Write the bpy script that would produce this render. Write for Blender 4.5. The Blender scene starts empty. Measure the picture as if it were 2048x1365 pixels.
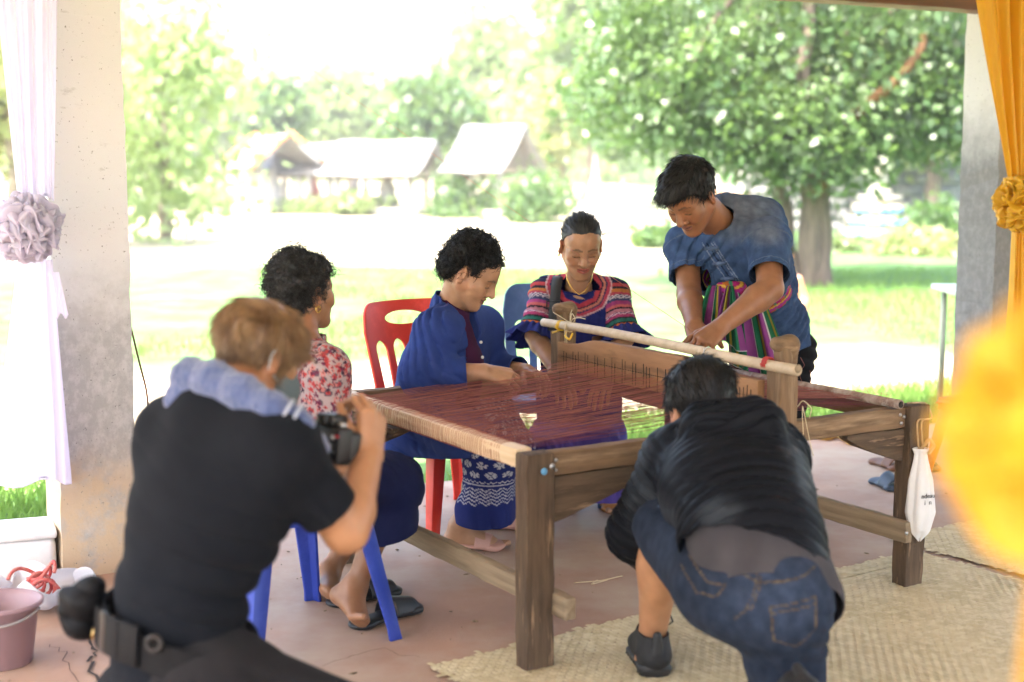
import bpy, bmesh, math, random
import numpy as np
from mathutils import Vector, Matrix

# ---------------------------------------------------------------- camera, light, exposure
SC = bpy.context.scene
COL = SC.collection
HC, PITCH, FPX = 1.40, math.atan(357 / 2844), 2844.0
cam_d = bpy.data.cameras.new('camera')
cam_d.lens = 50.0
cam_d.sensor_width = 36.0
cam_d.clip_start = 0.05
cam_d.clip_end = 900
cam_d.dof.use_dof = True
cam_d.dof.focus_distance = 4.95
cam_d.dof.aperture_fstop = 1.8
cam_o = bpy.data.objects.new('camera', cam_d)
COL.objects.link(cam_o)
cam_o.location = (0, 0, HC)
cam_o.rotation_euler = (math.pi / 2 - PITCH, 0, 0)
SC.camera = cam_o

SUN_EL, SUN_AZ = math.radians(60), math.radians(222)      # azimuth clockwise from +Y: behind the camera, to the left
world = bpy.data.worlds.new('World')
SC.world = world
world.use_nodes = True
nt = world.node_tree
nt.nodes.clear()
wo = nt.nodes.new('ShaderNodeOutputWorld')
wb = nt.nodes.new('ShaderNodeBackground')
sky = nt.nodes.new('ShaderNodeTexSky')
sky.sky_type = 'NISHITA'
sky.sun_disc = False
sky.sun_elevation = SUN_EL
sky.sun_rotation = SUN_AZ
sky.air_density = 1.0
sky.dust_density = 5.0
sky.ozone_density = 0.4
wb.inputs['Strength'].default_value = 0.15
nt.links.new(sky.outputs['Color'], wb.inputs['Color'])
nt.links.new(wb.outputs['Background'], wo.inputs['Surface'])
sun_d = bpy.data.lights.new('sun', 'SUN')
sun_d.energy = 2.7
sun_d.angle = math.radians(0.55)
sun_d.color = (1.0, 0.955, 0.88)
sun_o = bpy.data.objects.new('sun', sun_d)
COL.objects.link(sun_o)
sd = Vector((math.sin(SUN_AZ) * math.cos(SUN_EL), math.cos(SUN_AZ) * math.cos(SUN_EL), math.sin(SUN_EL)))
sun_o.rotation_euler = (-sd).to_track_quat('-Z', 'Y').to_euler()
sun_o.location = (-6, -6, 14)
SC.view_settings.view_transform = 'Standard'
SC.view_settings.look = 'None'
SC.view_settings.gamma = 1.0
SC.view_settings.exposure = 3.15
SC.view_settings.use_curve_mapping = False
SC.render.engine = 'CYCLES'
SC.cycles.use_denoising = True
SC.cycles.max_bounces = 8
SC.cycles.diffuse_bounces = 5
SC.cycles.transparent_max_bounces = 12
SC.cycles.caustics_reflective = False
SC.cycles.caustics_refractive = False
SC.cycles.sample_clamp_indirect = 6.0

rng = np.random.default_rng(11)
random.seed(5)

# ---------------------------------------------------------------- small helpers
CT, ST = math.cos(PITCH), math.sin(PITCH)
def at(px, py, Y):
    """a point of the place seen at this spot of the photograph, at distance Y in front of the camera"""
    u, v = (px - 1024) / FPX, (682.5 - py) / FPX
    d = np.array([u, CT + v * ST, -ST + v * CT])
    return np.array([0, 0, HC]) + d * (Y / d[1])
def on(px, py, z=0.0):
    u, v = (px - 1024) / FPX, (682.5 - py) / FPX
    d = np.array([u, CT + v * ST, -ST + v * CT])
    return np.array([0, 0, HC]) + d * ((z - HC) / d[2])
def A(*p): return np.array(p, float)
def nrm(v):
    v = np.asarray(v, float)
    return v / (np.linalg.norm(v) + 1e-12)
def lerp(a, b, t): return np.asarray(a) + (np.asarray(b) - np.asarray(a)) * t

def tag(o, label=None, cat=None, group=None, kind=None):
    if label: o['label'] = label
    if cat: o['category'] = cat
    if group: o['group'] = group
    if kind: o['kind'] = kind
    return o
def empty(name, loc, label=None, cat=None, group=None, kind=None):
    o = bpy.data.objects.new(name, None)
    o.empty_display_size = 0.1
    COL.objects.link(o)
    o.location = [float(c) for c in loc]
    return tag(o, label, cat, group, kind)
def link(name, me, parent=None, mats=()):
    o = bpy.data.objects.new(name, me)
    COL.objects.link(o)
    for m in mats: me.materials.append(m)
    if parent: o.parent = parent
    return o
def mesh_np(name, V, Q, smooth=True, col=None, tris=None, mi=None):
    """mesh from numpy vertices, quads (m,4) and triangles (k,3)"""
    V = np.asarray(V, np.float32)
    me = bpy.data.meshes.new(name)
    Q = np.zeros((0, 4), np.int32) if Q is None else np.asarray(Q, np.int32)
    T = np.zeros((0, 3), np.int32) if tris is None else np.asarray(tris, np.int32)
    me.vertices.add(len(V))
    me.vertices.foreach_set('co', V.ravel())
    me.loops.add(4 * len(Q) + 3 * len(T))
    me.loops.foreach_set('vertex_index', np.concatenate([Q.ravel(), T.ravel()]))
    me.polygons.add(len(Q) + len(T))
    ls = np.concatenate([np.arange(len(Q)) * 4, 4 * len(Q) + np.arange(len(T)) * 3]).astype(np.int32)
    me.polygons.foreach_set('loop_start', ls)
    if mi is not None: me.polygons.foreach_set('material_index', np.asarray(mi, np.int32))
    me.update(calc_edges=True)
    me.validate()
    if smooth: me.polygons.foreach_set('use_smooth', np.ones(len(me.polygons), bool))
    if col is not None:
        a = me.attributes.new('Col', 'FLOAT_COLOR', 'POINT')
        c = np.ones((len(V), 4), np.float32)
        c[:, :3] = col
        a.data.foreach_set('color', c.ravel())
    return me
def cat_mesh(parts):
    """join (V,Q[,col]) tuples"""
    Vs, Qs, Cs, n = [], [], [], 0
    for p in parts:
        Vs.append(p[0]); Qs.append(np.asarray(p[1]) + n); n += len(p[0])
        if len(p) > 2: Cs.append(p[2])
    return np.concatenate(Vs), np.concatenate(Qs), (np.concatenate(Cs) if Cs else None)

def tube_np(pts, r, n=8, cap=True):
    """tube along points (V,Q); r scalar or list"""
    pts = np.asarray(pts, float); m = len(pts)
    r = np.broadcast_to(np.asarray(r, float), (m,))
    t = np.gradient(pts, axis=0); t /= np.linalg.norm(t, axis=1)[:, None] + 1e-9
    ref = A(0, 0, 1) if abs(t[0][2]) < 0.9 else A(1, 0, 0)
    u = nrm(np.cross(t[0], ref)); V = []
    for i in range(m):
        u = nrm(u - t[i] * np.dot(u, t[i])); w = np.cross(t[i], u)
        a = np.arange(n) * 2 * math.pi / n
        V.append(pts[i] + r[i] * (np.cos(a)[:, None] * u + np.sin(a)[:, None] * w))
    V = np.concatenate(V)
    i, j = np.meshgrid(np.arange(m - 1), np.arange(n), indexing='ij')
    j2 = (j + 1) % n
    Q = np.stack([i * n + j, i * n + j2, (i + 1) * n + j2, (i + 1) * n + j], -1).reshape(-1, 4)
    if cap:
        V = np.concatenate([V, pts[:1], pts[-1:]])
        c0, c1 = m * n, m * n + 1
        jj = np.arange(0, n, 2)
        Qa = np.stack([np.full_like(jj, c0), (jj + 2) % n, (jj + 1) % n, jj], -1)
        b = (m - 1) * n
        Qb = np.stack([np.full_like(jj, c1), b + jj, b + (jj + 1) % n, b + (jj + 2) % n], -1)
        Q = np.concatenate([Q, Qa, Qb])
    return V, Q
def grid_np(nu, nv, fn):
    """surface fn(u,v)->(…,3) on a regular grid"""
    u, v = np.meshgrid(np.linspace(0, 1, nu), np.linspace(0, 1, nv), indexing='ij')
    V = fn(u, v).reshape(-1, 3)
    i, j = np.meshgrid(np.arange(nu - 1), np.arange(nv - 1), indexing='ij')
    Q = np.stack([i * nv + j, (i + 1) * nv + j, (i + 1) * nv + j + 1, i * nv + j + 1], -1).reshape(-1, 4)
    return V, Q
def lathe_np(prof, n=24):
    prof = np.asarray(prof, float); m = len(prof)
    a = np.arange(n) * 2 * math.pi / n
    V = np.stack([prof[:, 0:1] * np.cos(a), prof[:, 0:1] * np.sin(a), np.repeat(prof[:, 1:2], n, 1)], -1).reshape(-1, 3)
    i, j = np.meshgrid(np.arange(m - 1), np.arange(n), indexing='ij'); j2 = (j + 1) % n
    Q = np.stack([i * n + j, i * n + j2, (i + 1) * n + j2, (i + 1) * n + j], -1).reshape(-1, 4)
    return V, Q
def solidify(o, th, off=-1):
    m = o.modifiers.new('thickness', 'SOLIDIFY'); m.thickness = th; m.offset = off
    return o
def bevel(o, w, seg=2):
    m = o.modifiers.new('bevel', 'BEVEL'); m.width = w; m.segments = seg; m.limit_method = 'ANGLE'
    return o

def frame_x(p0, p1, up=(0, 0, 1)):
    x = nrm(np.asarray(p1) - np.asarray(p0)); z = np.asarray(up, float)
    y = nrm(np.cross(z, x)); z = np.cross(x, y)
    return np.stack([x, y, z], 1)
def place(o, pos, R, parent=None):
    M = Matrix([[*R[0], pos[0]], [*R[1], pos[1]], [*R[2], pos[2]], [0, 0, 0, 1]])
    if parent is not None:
        o.parent = parent
        M = Matrix.Translation(-Vector(parent.location)) @ M
    o.matrix_basis = M
    return o
def board(name, p0, p1, w, h, mat, parent=None, up=(0, 0, 1), bev=0.005, wear=0.0012, taper=1.0, prof=None):
    """a sawn timber from p0 to p1; local X runs along its length; prof(x01)->(zlo,zhi) shapes its edge"""
    p0, p1 = np.asarray(p0, float), np.asarray(p1, float)
    L = np.linalg.norm(p1 - p0)
    n = max(2, int(L / 0.05))
    bm = bmesh.new(); rings = []
    for i in range(n + 1):
        t = i / n
        f = 1 + (taper - 1) * t
        lo, hi = (-h / 2 * f, h / 2 * f) if prof is None else prof(t)
        ring = [bm.verts.new((t * L, y, z)) for y, z in ((-w / 2 * f, lo), (w / 2 * f, lo), (w / 2 * f, hi), (-w / 2 * f, hi))]
        rings.append(ring)
    for a, b in zip(rings, rings[1:]):
        for k in range(4): bm.faces.new((a[k], a[(k + 1) % 4], b[(k + 1) % 4], b[k]))
    bm.faces.new(rings[0][::-1]); bm.faces.new(rings[-1])
    bmesh.ops.recalc_face_normals(bm, faces=bm.faces)
    ed = [e for e in bm.edges if len(e.link_faces) == 2 and e.calc_face_angle(0) > 0.6]
    bmesh.ops.bevel(bm, geom=ed, offset=bev, segments=2, affect='EDGES', profile=0.6)
    for v in bm.verts:
        v.co += Vector((random.gauss(0, wear * .5), random.gauss(0, wear), random.gauss(0, wear)))
    me = bpy.data.meshes.new(name); bm.to_mesh(me); bm.free()
    me.polygons.foreach_set('use_smooth', np.ones(len(me.polygons), bool))
    me.materials.append(mat)
    o = bpy.data.objects.new(name, me); COL.objects.link(o)
    try: me.set_sharp_from_angle(angle=0.7)
    except Exception: pass
    return place(o, p0, frame_x(p0, p1, up), parent)
def boxes_np(lst):
    """[(centre, size)] axis aligned boxes"""
    V, Q = [], []
    for k, (c, s) in enumerate(lst):
        c, s = np.asarray(c, float), np.asarray(s, float) / 2
        V.append(np.array([c + s * (a, b, d) for d in (-1, 1) for a, b in ((-1, -1), (1, -1), (1, 1), (-1, 1))]))
        Q.append(np.array([(3, 2, 1, 0), (4, 5, 6, 7), (0, 1, 5, 4), (1, 2, 6, 5), (2, 3, 7, 6), (3, 0, 4, 7)]) + 8 * k)
    return np.concatenate(V), np.concatenate(Q)

# ---------------------------------------------------------------- materials
def mat(name, c1, c2=None, scale=12, rough=0.6, bump=0.0, bscale=90, attr=False, stretch=(1, 1, 1), metal=0.0,
        spec=0.4, sheen=0.0, transl=0.0, trcol=None, lo=0.35, hi=0.65, c3=None, s3=3.0, t3=(0.5, 0.7), sss=0.0, detail=5, bdist=0.01,
        weave=0.0, rvar=0.0, coat=0.0):
    m = bpy.data.materials.new(name); m.use_nodes = True
    t = m.node_tree; N, L = t.nodes, t.links
    b = N['Principled BSDF']; out = N['Material Output']
    tc = N.new('ShaderNodeTexCoord'); mp = N.new('ShaderNodeMapping')
    mp.inputs['Scale'].default_value = stretch
    L.new(tc.outputs['Object'], mp.inputs['Vector'])
    def noise(s, d=detail, r=0.6):
        n = N.new('ShaderNodeTexNoise'); n.inputs['Scale'].default_value = s; n.inputs['Detail'].default_value = d
        n.inputs['Roughness'].default_value = r
        L.new(mp.outputs['Vector'], n.inputs['Vector']); return n.outputs['Fac']
    def ramp(f, a, e):
        n = N.new('ShaderNodeMapRange'); n.inputs['From Min'].default_value = a; n.inputs['From Max'].default_value = e
        L.new(f, n.inputs['Value']); return n.outputs['Result']
    def mix(f, a, c, mode='MIX'):
        n = N.new('ShaderNodeMix'); n.data_type = 'RGBA'; n.blend_type = mode
        if isinstance(f, (int, float)): n.inputs[0].default_value = f
        else: L.new(f, n.inputs[0])
        for s, x in ((6, a), (7, c)):
            if isinstance(x, tuple): n.inputs[s].default_value = (*x, 1)
            else: L.new(x, n.inputs[s])
        return n.outputs[2]
    if attr:
        an = N.new('ShaderNodeAttribute'); an.attribute_name = 'Col'
        col = an.outputs['Color']
        if c2 is not None: col = mix(ramp(noise(scale), lo, hi), mix(1.0, col, c1, 'MULTIPLY'), mix(1.0, col, c2, 'MULTIPLY'))
    else:
        col = tuple(c1)
        if c2 is not None: col = mix(ramp(noise(scale), lo, hi), tuple(c1), tuple(c2))
    if c3 is not None: col = mix(ramp(noise(s3, 6, .65), *t3), col, tuple(c3))
    if isinstance(col, tuple): b.inputs['Base Color'].default_value = (*col, 1)
    else: L.new(col, b.inputs['Base Color'])
    b.inputs['Roughness'].default_value = rough
    if rvar: L.new(ramp(noise(scale * 1.7), .5 - .5 / rvar * .2, .5 + .5 / rvar * .2), b.inputs['Roughness'])
    b.inputs['Metallic'].default_value = metal
    b.inputs['Specular IOR Level'].default_value = spec
    if sheen:
        b.inputs['Sheen Weight'].default_value = sheen; b.inputs['Sheen Roughness'].default_value = .5
    if coat: b.inputs['Coat Weight'].default_value = coat; b.inputs['Coat Roughness'].default_value = .2
    if sss:
        b.inputs['Subsurface Weight'].default_value = sss; b.inputs['Subsurface Radius'].default_value = (.012, .005, .003)
        b.inputs['Subsurface Scale'].default_value = 1.0
    if bump:
        bn = N.new('ShaderNodeBump'); bn.inputs['Strength'].default_value = bump; bn.inputs['Distance'].default_value = bdist
        L.new(noise(bscale, 6, .65), bn.inputs['Height']); L.new(bn.outputs['Normal'], b.inputs['Normal'])
    sh = b.outputs['BSDF']
    if transl:
        tr = N.new('ShaderNodeBsdfTranslucent')
        if trcol is not None: tr.inputs['Color'].default_value = (*trcol, 1)
        elif isinstance(col, tuple): tr.inputs['Color'].default_value = (*col, 1)
        else: L.new(col, tr.inputs['Color'])
        ms = N.new('ShaderNodeMixShader'); ms.inputs[0].default_value = transl
        L.new(sh, ms.inputs[1]); L.new(tr.outputs[0], ms.inputs[2]); sh = ms.outputs[0]
    L.new(sh, out.inputs['Surface'])
    return m

# ---------------------------------------------------------------- implicit surfaces for people and cloth
class Field:
    """a smooth union of tapered limbs and ellipsoids, meshed on a grid"""
    def __init__(self): self.pr = []
    def rc(self, a, b, r1, r2, k=0.02, op='u', w=None, f1=1.0, f2=None):
        """tapered capsule; w is a sideways axis along which it is f times wider"""
        a, b = np.asarray(a, float), np.asarray(b, float)
        f2 = f1 if f2 is None else f2
        R = max(r1 * max(1, f1), r2 * max(1, f2))
        self.pr.append(('rc', op, k, np.minimum(a, b) - R, np.maximum(a, b) + R, (a, b, r1, r2, None if w is None else nrm(w), f1, f2)))
        return self
    def ell(self, c, r, R=None, k=0.02, op='u'):
        c, r = np.asarray(c, float), np.broadcast_to(np.asarray(r, float), (3,))
        R = np.eye(3) if R is None else R
        e = np.sqrt(((R * r) ** 2).sum(1))
        self.pr.append(('ell', op, k, c - e, c + e, (c, r, R)))
        return self
    def chain(self, pts, rs, k=0.02, w=None, fs=None):
        fs = fs or [1.0] * len(pts)
        for i in range(len(pts) - 1): self.rc(pts[i], pts[i + 1], rs[i], rs[i + 1], k, 'u', w, fs[i], fs[i + 1])
        return self
    def bounds(self):
        u = [p for p in self.pr if p[1] == 'u']
        return np.min([p[3] for p in u], 0), np.max([p[4] for p in u], 0)
    def grid(self, lo, hi, h):
        n = np.ceil((np.asarray(hi) - lo) / h).astype(int) + 1
        ax = [(lo[i] + np.arange(n[i]) * h).astype(np.float32) for i in range(3)]
        F = np.full(n, 1.0, np.float32)
        for typ, op, k, plo, phi, q in self.pr:
            mg = k + 3 * h + 0.004
            i0 = np.maximum(0, np.floor((plo - mg - lo) / h).astype(int)); i1 = np.minimum(n, np.ceil((phi + mg - lo) / h).astype(int) + 1)
            if (i1 <= i0).any(): continue
            sl = tuple(slice(a, b) for a, b in zip(i0, i1))
            X, Y, Z = ax[0][sl[0]][:, None, None], ax[1][sl[1]][None, :, None], ax[2][sl[2]][None, None, :]
            if typ == 'rc':
                a, b, r1, r2, w, f1, f2 = q
                ba = (b - a); bb = float(ba @ ba) + 1e-12
                px, py, pz = X - np.float32(a[0]), Y - np.float32(a[1]), Z - np.float32(a[2])
                dt = px * ba[0] + py * ba[1] + pz * ba[2]
                t = np.clip(dt / bb, 0, 1)
                q2 = px * px + py * py + pz * pz - 2 * t * dt + t * t * bb
                if w is not None:
                    qw = px * w[0] + py * w[1] + pz * w[2] - t * float(ba @ w)
                    f = f1 + (f2 - f1) * t
                    q2 = q2 + qw * qw * (1 / (f * f) - 1)
                D = np.sqrt(np.maximum(q2, 0)) - (r1 + (r2 - r1) * t)
            else:
                c, r, R = q
                px, py, pz = X - np.float32(c[0]), Y - np.float32(c[1]), Z - np.float32(c[2])
                l = [px * R[0, i] + py * R[1, i] + pz * R[2, i] for i in range(3)]
                k0 = np.sqrt((l[0] / r[0]) ** 2 + (l[1] / r[1]) ** 2 + (l[2] / r[2]) ** 2)
                k1 = np.sqrt((l[0] / r[0] ** 2) ** 2 + (l[1] / r[1] ** 2) ** 2 + (l[2] / r[2] ** 2) ** 2) + 1e-9
                D = k0 * (k0 - 1) / k1
            G = F[sl]
            if op == 'u':
                hh = np.maximum(k - np.abs(G - D), 0) / k
                G = np.minimum(G, D) - hh * hh * k * 0.25
            else:
                D = -D
                hh = np.maximum(k - np.abs(G - D), 0) / k
                G = np.maximum(G, D) + hh * hh * k * 0.25
            F[sl] = G
        return F, ax
    def mesh(self, h, lo=None, hi=None, disp=None, extra=None, cuts=(), band=0.05):
        l0, h0 = self.bounds()
        lo = l0 - 3 * h if lo is None else np.maximum(np.asarray(lo, float), l0 - 3 * h)
        hi = h0 + 3 * h if hi is None else np.minimum(np.asarray(hi, float), h0 + 3 * h)
        F, ax = self.grid(lo, hi, h)
        if disp is not None or extra is not None:
            idx = np.nonzero(np.abs(F) < band) if extra is None else np.nonzero(F < band)
            P = np.stack([ax[i][idx[i]] for i in range(3)], -1).astype(float)
            v = F[idx]
            if disp is not None: v = v + disp(P)
            if extra is not None: v = np.maximum(v, extra(P))
            F[idx] = v
        V, Q = nets(F); V = V * h + lo
        for no_, co_, rg, rad in cuts:
            if len(V) == 0: break
            g = (V - co_) @ nrm(no_)
            if isinstance(rg, tuple):
                ab = rg[1] - rg[0]; t = np.clip((V - rg[0]) @ ab / (ab @ ab), 0, 1)
                g = np.where(((V - rg[0] - t[:, None] * ab) ** 2).sum(1) < rad * rad, g, -1)
            elif rg is not None: g = np.where(((V - rg) ** 2).sum(1) < rad * rad, g, -1)
            keep = (g[Q] < 0).any(1)
            V = np.where((g > 0)[:, None] & (g < 2.2 * h)[:, None], V - g[:, None] * nrm(no_), V)
            keep &= (g[Q] < 2.2 * h).all(1)
            Q = Q[keep]; V, Q = compact(V, Q)
        return V, Q
def compact(V, Q):
    used = np.zeros(len(V), bool); used[Q.ravel()] = True
    ix = np.cumsum(used) - 1
    return V[used], ix[Q]
EDG = [((0, 0, 0), (1, 0, 0)), ((0, 1, 0), (1, 1, 0)), ((0, 0, 1), (1, 0, 1)), ((0, 1, 1), (1, 1, 1)),
       ((0, 0, 0), (0, 1, 0)), ((1, 0, 0), (1, 1, 0)), ((0, 0, 1), (0, 1, 1)), ((1, 0, 1), (1, 1, 1)),
       ((0, 0, 0), (0, 0, 1)), ((1, 0, 0), (1, 0, 1)), ((0, 1, 0), (0, 1, 1)), ((1, 1, 0), (1, 1, 1))]
def nets(F):
    s = F < 0
    c = np.zeros(tuple(np.array(F.shape) - 1), np.int8)
    for a in (0, 1):
        for b in (0, 1):
            for d in (0, 1):
                c += s[a:F.shape[0] - 1 + a, b:F.shape[1] - 1 + b, d:F.shape[2] - 1 + d]
    act = (c > 0) & (c < 8)
    I = np.stack(np.nonzero(act), -1)
    vid = np.full(c.shape, -1, np.int32); vid[act] = np.arange(len(I))
    acc = np.zeros((len(I), 3)); num = np.zeros(len(I))
    for a, b in EDG:
        a, b = np.array(a), np.array(b)
        fa = F[tuple((I + a).T)]; fb = F[tuple((I + b).T)]
        m = (fa < 0) != (fb < 0)
        t = (fa[m] / (fa[m] - fb[m]))[:, None]
        acc[m] += a + t * (b - a); num[m] += 1
    V = I + acc / np.maximum(num, 1)[:, None]
    Qs = []
    n = F.shape
    e = np.nonzero(s[:-1, 1:-1, 1:-1] != s[1:, 1:-1, 1:-1]); i, j, k = e[0], e[1] + 1, e[2] + 1
    q = np.stack([vid[i, j - 1, k - 1], vid[i, j, k - 1], vid[i, j, k], vid[i, j - 1, k]], -1); f = ~s[i, j, k]; q[f] = q[f][:, ::-1]; Qs.append(q)
    e = np.nonzero(s[1:-1, :-1, 1:-1] != s[1:-1, 1:, 1:-1]); i, j, k = e[0] + 1, e[1], e[2] + 1
    q = np.stack([vid[i - 1, j, k - 1], vid[i - 1, j, k], vid[i, j, k], vid[i, j, k - 1]], -1); f = ~s[i, j, k]; q[f] = q[f][:, ::-1]; Qs.append(q)
    e = np.nonzero(s[1:-1, 1:-1, :-1] != s[1:-1, 1:-1, 1:]); i, j, k = e[0] + 1, e[1] + 1, e[2]
    q = np.stack([vid[i - 1, j - 1, k], vid[i, j - 1, k], vid[i, j, k], vid[i - 1, j, k]], -1); f = ~s[i, j, k]; q[f] = q[f][:, ::-1]; Qs.append(q)
    return V, np.concatenate(Qs)

_nr = np.random.default_rng(3)
_ND = [nrm(_nr.normal(size=3)) for _ in range(14)]; _NP = _nr.uniform(0, 6.28, 14)
def nz(P, f, n=7, seed=0):
    """cheap smooth noise in about -1..1"""
    P = np.asarray(P); s = 0
    for i in range(n):
        j = (i + seed * 3) % 14
        s = s + np.sin((P @ _ND[j]) * f * (0.7 + 0.6 * i / n) + _NP[(i + seed) % 14] + seed)
    return s / (n ** 0.5) / 1.2
def folds(amp, freq, d, warp=1.6, wf=6.0, seed=0, soft=0.5):
    """creases running across direction d"""
    d = nrm(d)
    def f(P):
        s = (P @ d) * freq * 1.6 + warp * 1.5 * nz(P, wf, 5, seed)
        m = np.clip(0.18 + 1.0 * nz(P, wf * 1.1, 5, seed + 2), 0.06, 1.3)
        return 2.1 * amp * m * (0.62 - np.abs(np.sin(s)) ** soft * 1.0 - 0.12 * np.sin(2.3 * s + 1))
    return f
def sleeve(sh, el, t, r=.115, over=.6):
    h_ = lerp(sh, el, t); d_ = nrm(el - sh)
    return (d_, h_, (h_, el + d_ * over * .1), r)
def dsum(*fs): return lambda P: sum(f(P) for f in fs)
def near(c, r, f):
    """limit creases to a neighbourhood"""
    c = np.asarray(c)
    return lambda P: f(P) * np.clip(1.6 - np.linalg.norm(P - c, axis=1) / r, 0, 1)

def obj_np(name, V, Q, material, parent, col=None, smooth=True, thick=0):
    off = np.array(parent.location) if parent else 0
    me = mesh_np(name, V - off, Q, smooth, col)
    o = link(name, me, parent, [material])
    if thick: solidify(o, thick)
    return o

# ---------------------------------------------------------------- body parts
def head_frame(fwd, up):
    f = nrm(fwd); r = nrm(np.cross(f, up)); u = np.cross(r, f)
    return np.stack([r, f, u], 1)          # columns: right, forward, up
def head_prims(S, c, R, s=1.0, old=0.0, smile=0.0, nose=1.0, jaw=1.0):
    T = lambda *p: c + R @ (np.array(p) * s)
    S.ell(T(0, -.012, .032), np.array([.074, .094, .086]) * s, R, .02)
    S.ell(T(0, .03, .036), np.array([.062, .056, .058]) * s, R, .02)
    S.ell(T(0, .034, -.03), np.array([.057 * jaw, .055, .08]) * s, R, .03)
    for q in (-1, 1):
        S.rc(T(q * .050 * jaw, .0, -.045), T(q * .018, .066, -.098), .024 * s, .018 * s, .03)
    S.ell(T(0, .074, -.1), .018 * s, R, .02)
    for q in (-1, 1):
        S.ell(T(q * .041, .057, -.02), .025 * s, R, .022)
        S.rc(T(q * .010, .084, .021), T(q * .046, .064, .021), .0095 * s, .009 * s, .012)
        S.ell(T(q * .031, .097, .002), .0175 * s, R, .012, 's')
        S.ell(T(q * .031, .0695, .002), np.array([.0155, .0145, .0125]) * s, R, .004)
        if smile: S.ell(T(q * .036, .073, -.038), .015 * s, R, .016)
        if old:
            S.rc(T(q * .019, .101, -.03), T(q * .034, .086, -.066), .0028 * s, .002 * s, .007, 's')
            S.rc(T(q * .02, .086, -.011), T(q * .042, .077, -.012), .0018 * s, .0012 * s, .006, 's')
    S.rc(T(0, .085, .014), T(0, .104 + .003 * nose, -.025), .008 * s, .0118 * s * nose, .012)
    for q in (-1, 1): S.ell(T(q * .0135 * nose, .096, -.031), .0092 * s, R, .006)
    S.ell(T(0, .073, -.062), np.array([.029, .02, .024]) * s, R, .015)
    w = .021 + .005 * smile
    for q in (-1, 1):
        S.rc(T(q * w, .085 - .003 * smile, -.0585 + .004 * smile), T(q * .004, .0935, -.0555), .0042 * s, .0058 * s, .004)
        S.rc(T(q * (w - .003), .085, -.066 + .003 * smile), T(0, .0915, -.0695), .0046 * s, .0068 * s, .004)
    for q in (-1, 1): S.rc(T(q * (w + .004), .0915, -.061 + .005 * smile), T(0, .0985, -.0622), .0022 * s, .0026 * s, .003, 's')
    for q in (-1, 1):
        Re = R @ np.array(Matrix.Rotation(q * -.42, 3, 'Z'))
        S.ell(T(q * .079, -.012, -.006), np.array([.0085, .0195, .031]) * s, Re, .007)
        S.ell(T(q * .082, -.008, -.03), np.array([.008, .011, .011]) * s, Re, .006)
        S.ell(T(q * .088, -.006, -.005), np.array([.007, .0105, .018]) * s, Re, .006, 's')
    return T
def head_color(P, c, R, s, skin, lip, brow=(.02, .014, .01), browth=.0042):
    L = ((P - c) @ R) / s
    x, y, z = np.abs(L[:, 0]), L[:, 1], L[:, 2]
    C = np.tile(np.array(skin, float), (len(P), 1))
    C *= (1 + .10 * nz(P, 60, 6, 1) + .06 * nz(P, 160, 6, 4))[:, None]
    def put(m, col): 
        m = np.clip(m, 0, 1)[:, None]; C[:] = C * (1 - m) + np.array(col) * m
    # ruddier cheeks, nose and ears
    put(.35 * np.exp(-(((x - .042) / .02) ** 2 + ((z + .03) / .022) ** 2)) * (y > .03), np.array(skin) * (1.12, .82, .78))
    put(.30 * (x > .07), np.array(skin) * (1.1, .78, .72))
    m = ((x / .025) ** 2 + ((z + .0625) / .0125) ** 2 < 1) & (y > .078)
    put(.8 * m, lip)
    put(.9 * ((np.abs(z + .0617 - .004 * (x / .02) ** 2) < .0018) & (x < .026) & (y > .075)), np.array(lip) * .25)
    by = np.interp(x, [.011, .03, .05], [.0268, .0305, .0225])
    put(.62 * ((np.abs(z - by) < browth * np.interp(x, [.01, .03, .05], [.8, 1, .4])) & (x > .010) & (x < .05) & (y > .04)), brow)
    lz = np.interp(x, [.016, .031, .046], [-.004, -.0072, -.0035])
    put(.8 * ((np.abs(z - lz) < .0017) & (x > .0155) & (x < .0465) & (y > .045)), (.012, .008, .006))
    put(.4 * ((np.abs(z - .009) < .0012) & (x > .017) & (x < .044) & (y > .045)), np.array(skin) * .35)
    put(.8 * (((x - .0085) / .0042) ** 2 + ((z + .0375) / .003) ** 2 < 1) * (y > .09), np.array(skin) * .15)
    return np.clip(C, .003, .9)

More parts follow.
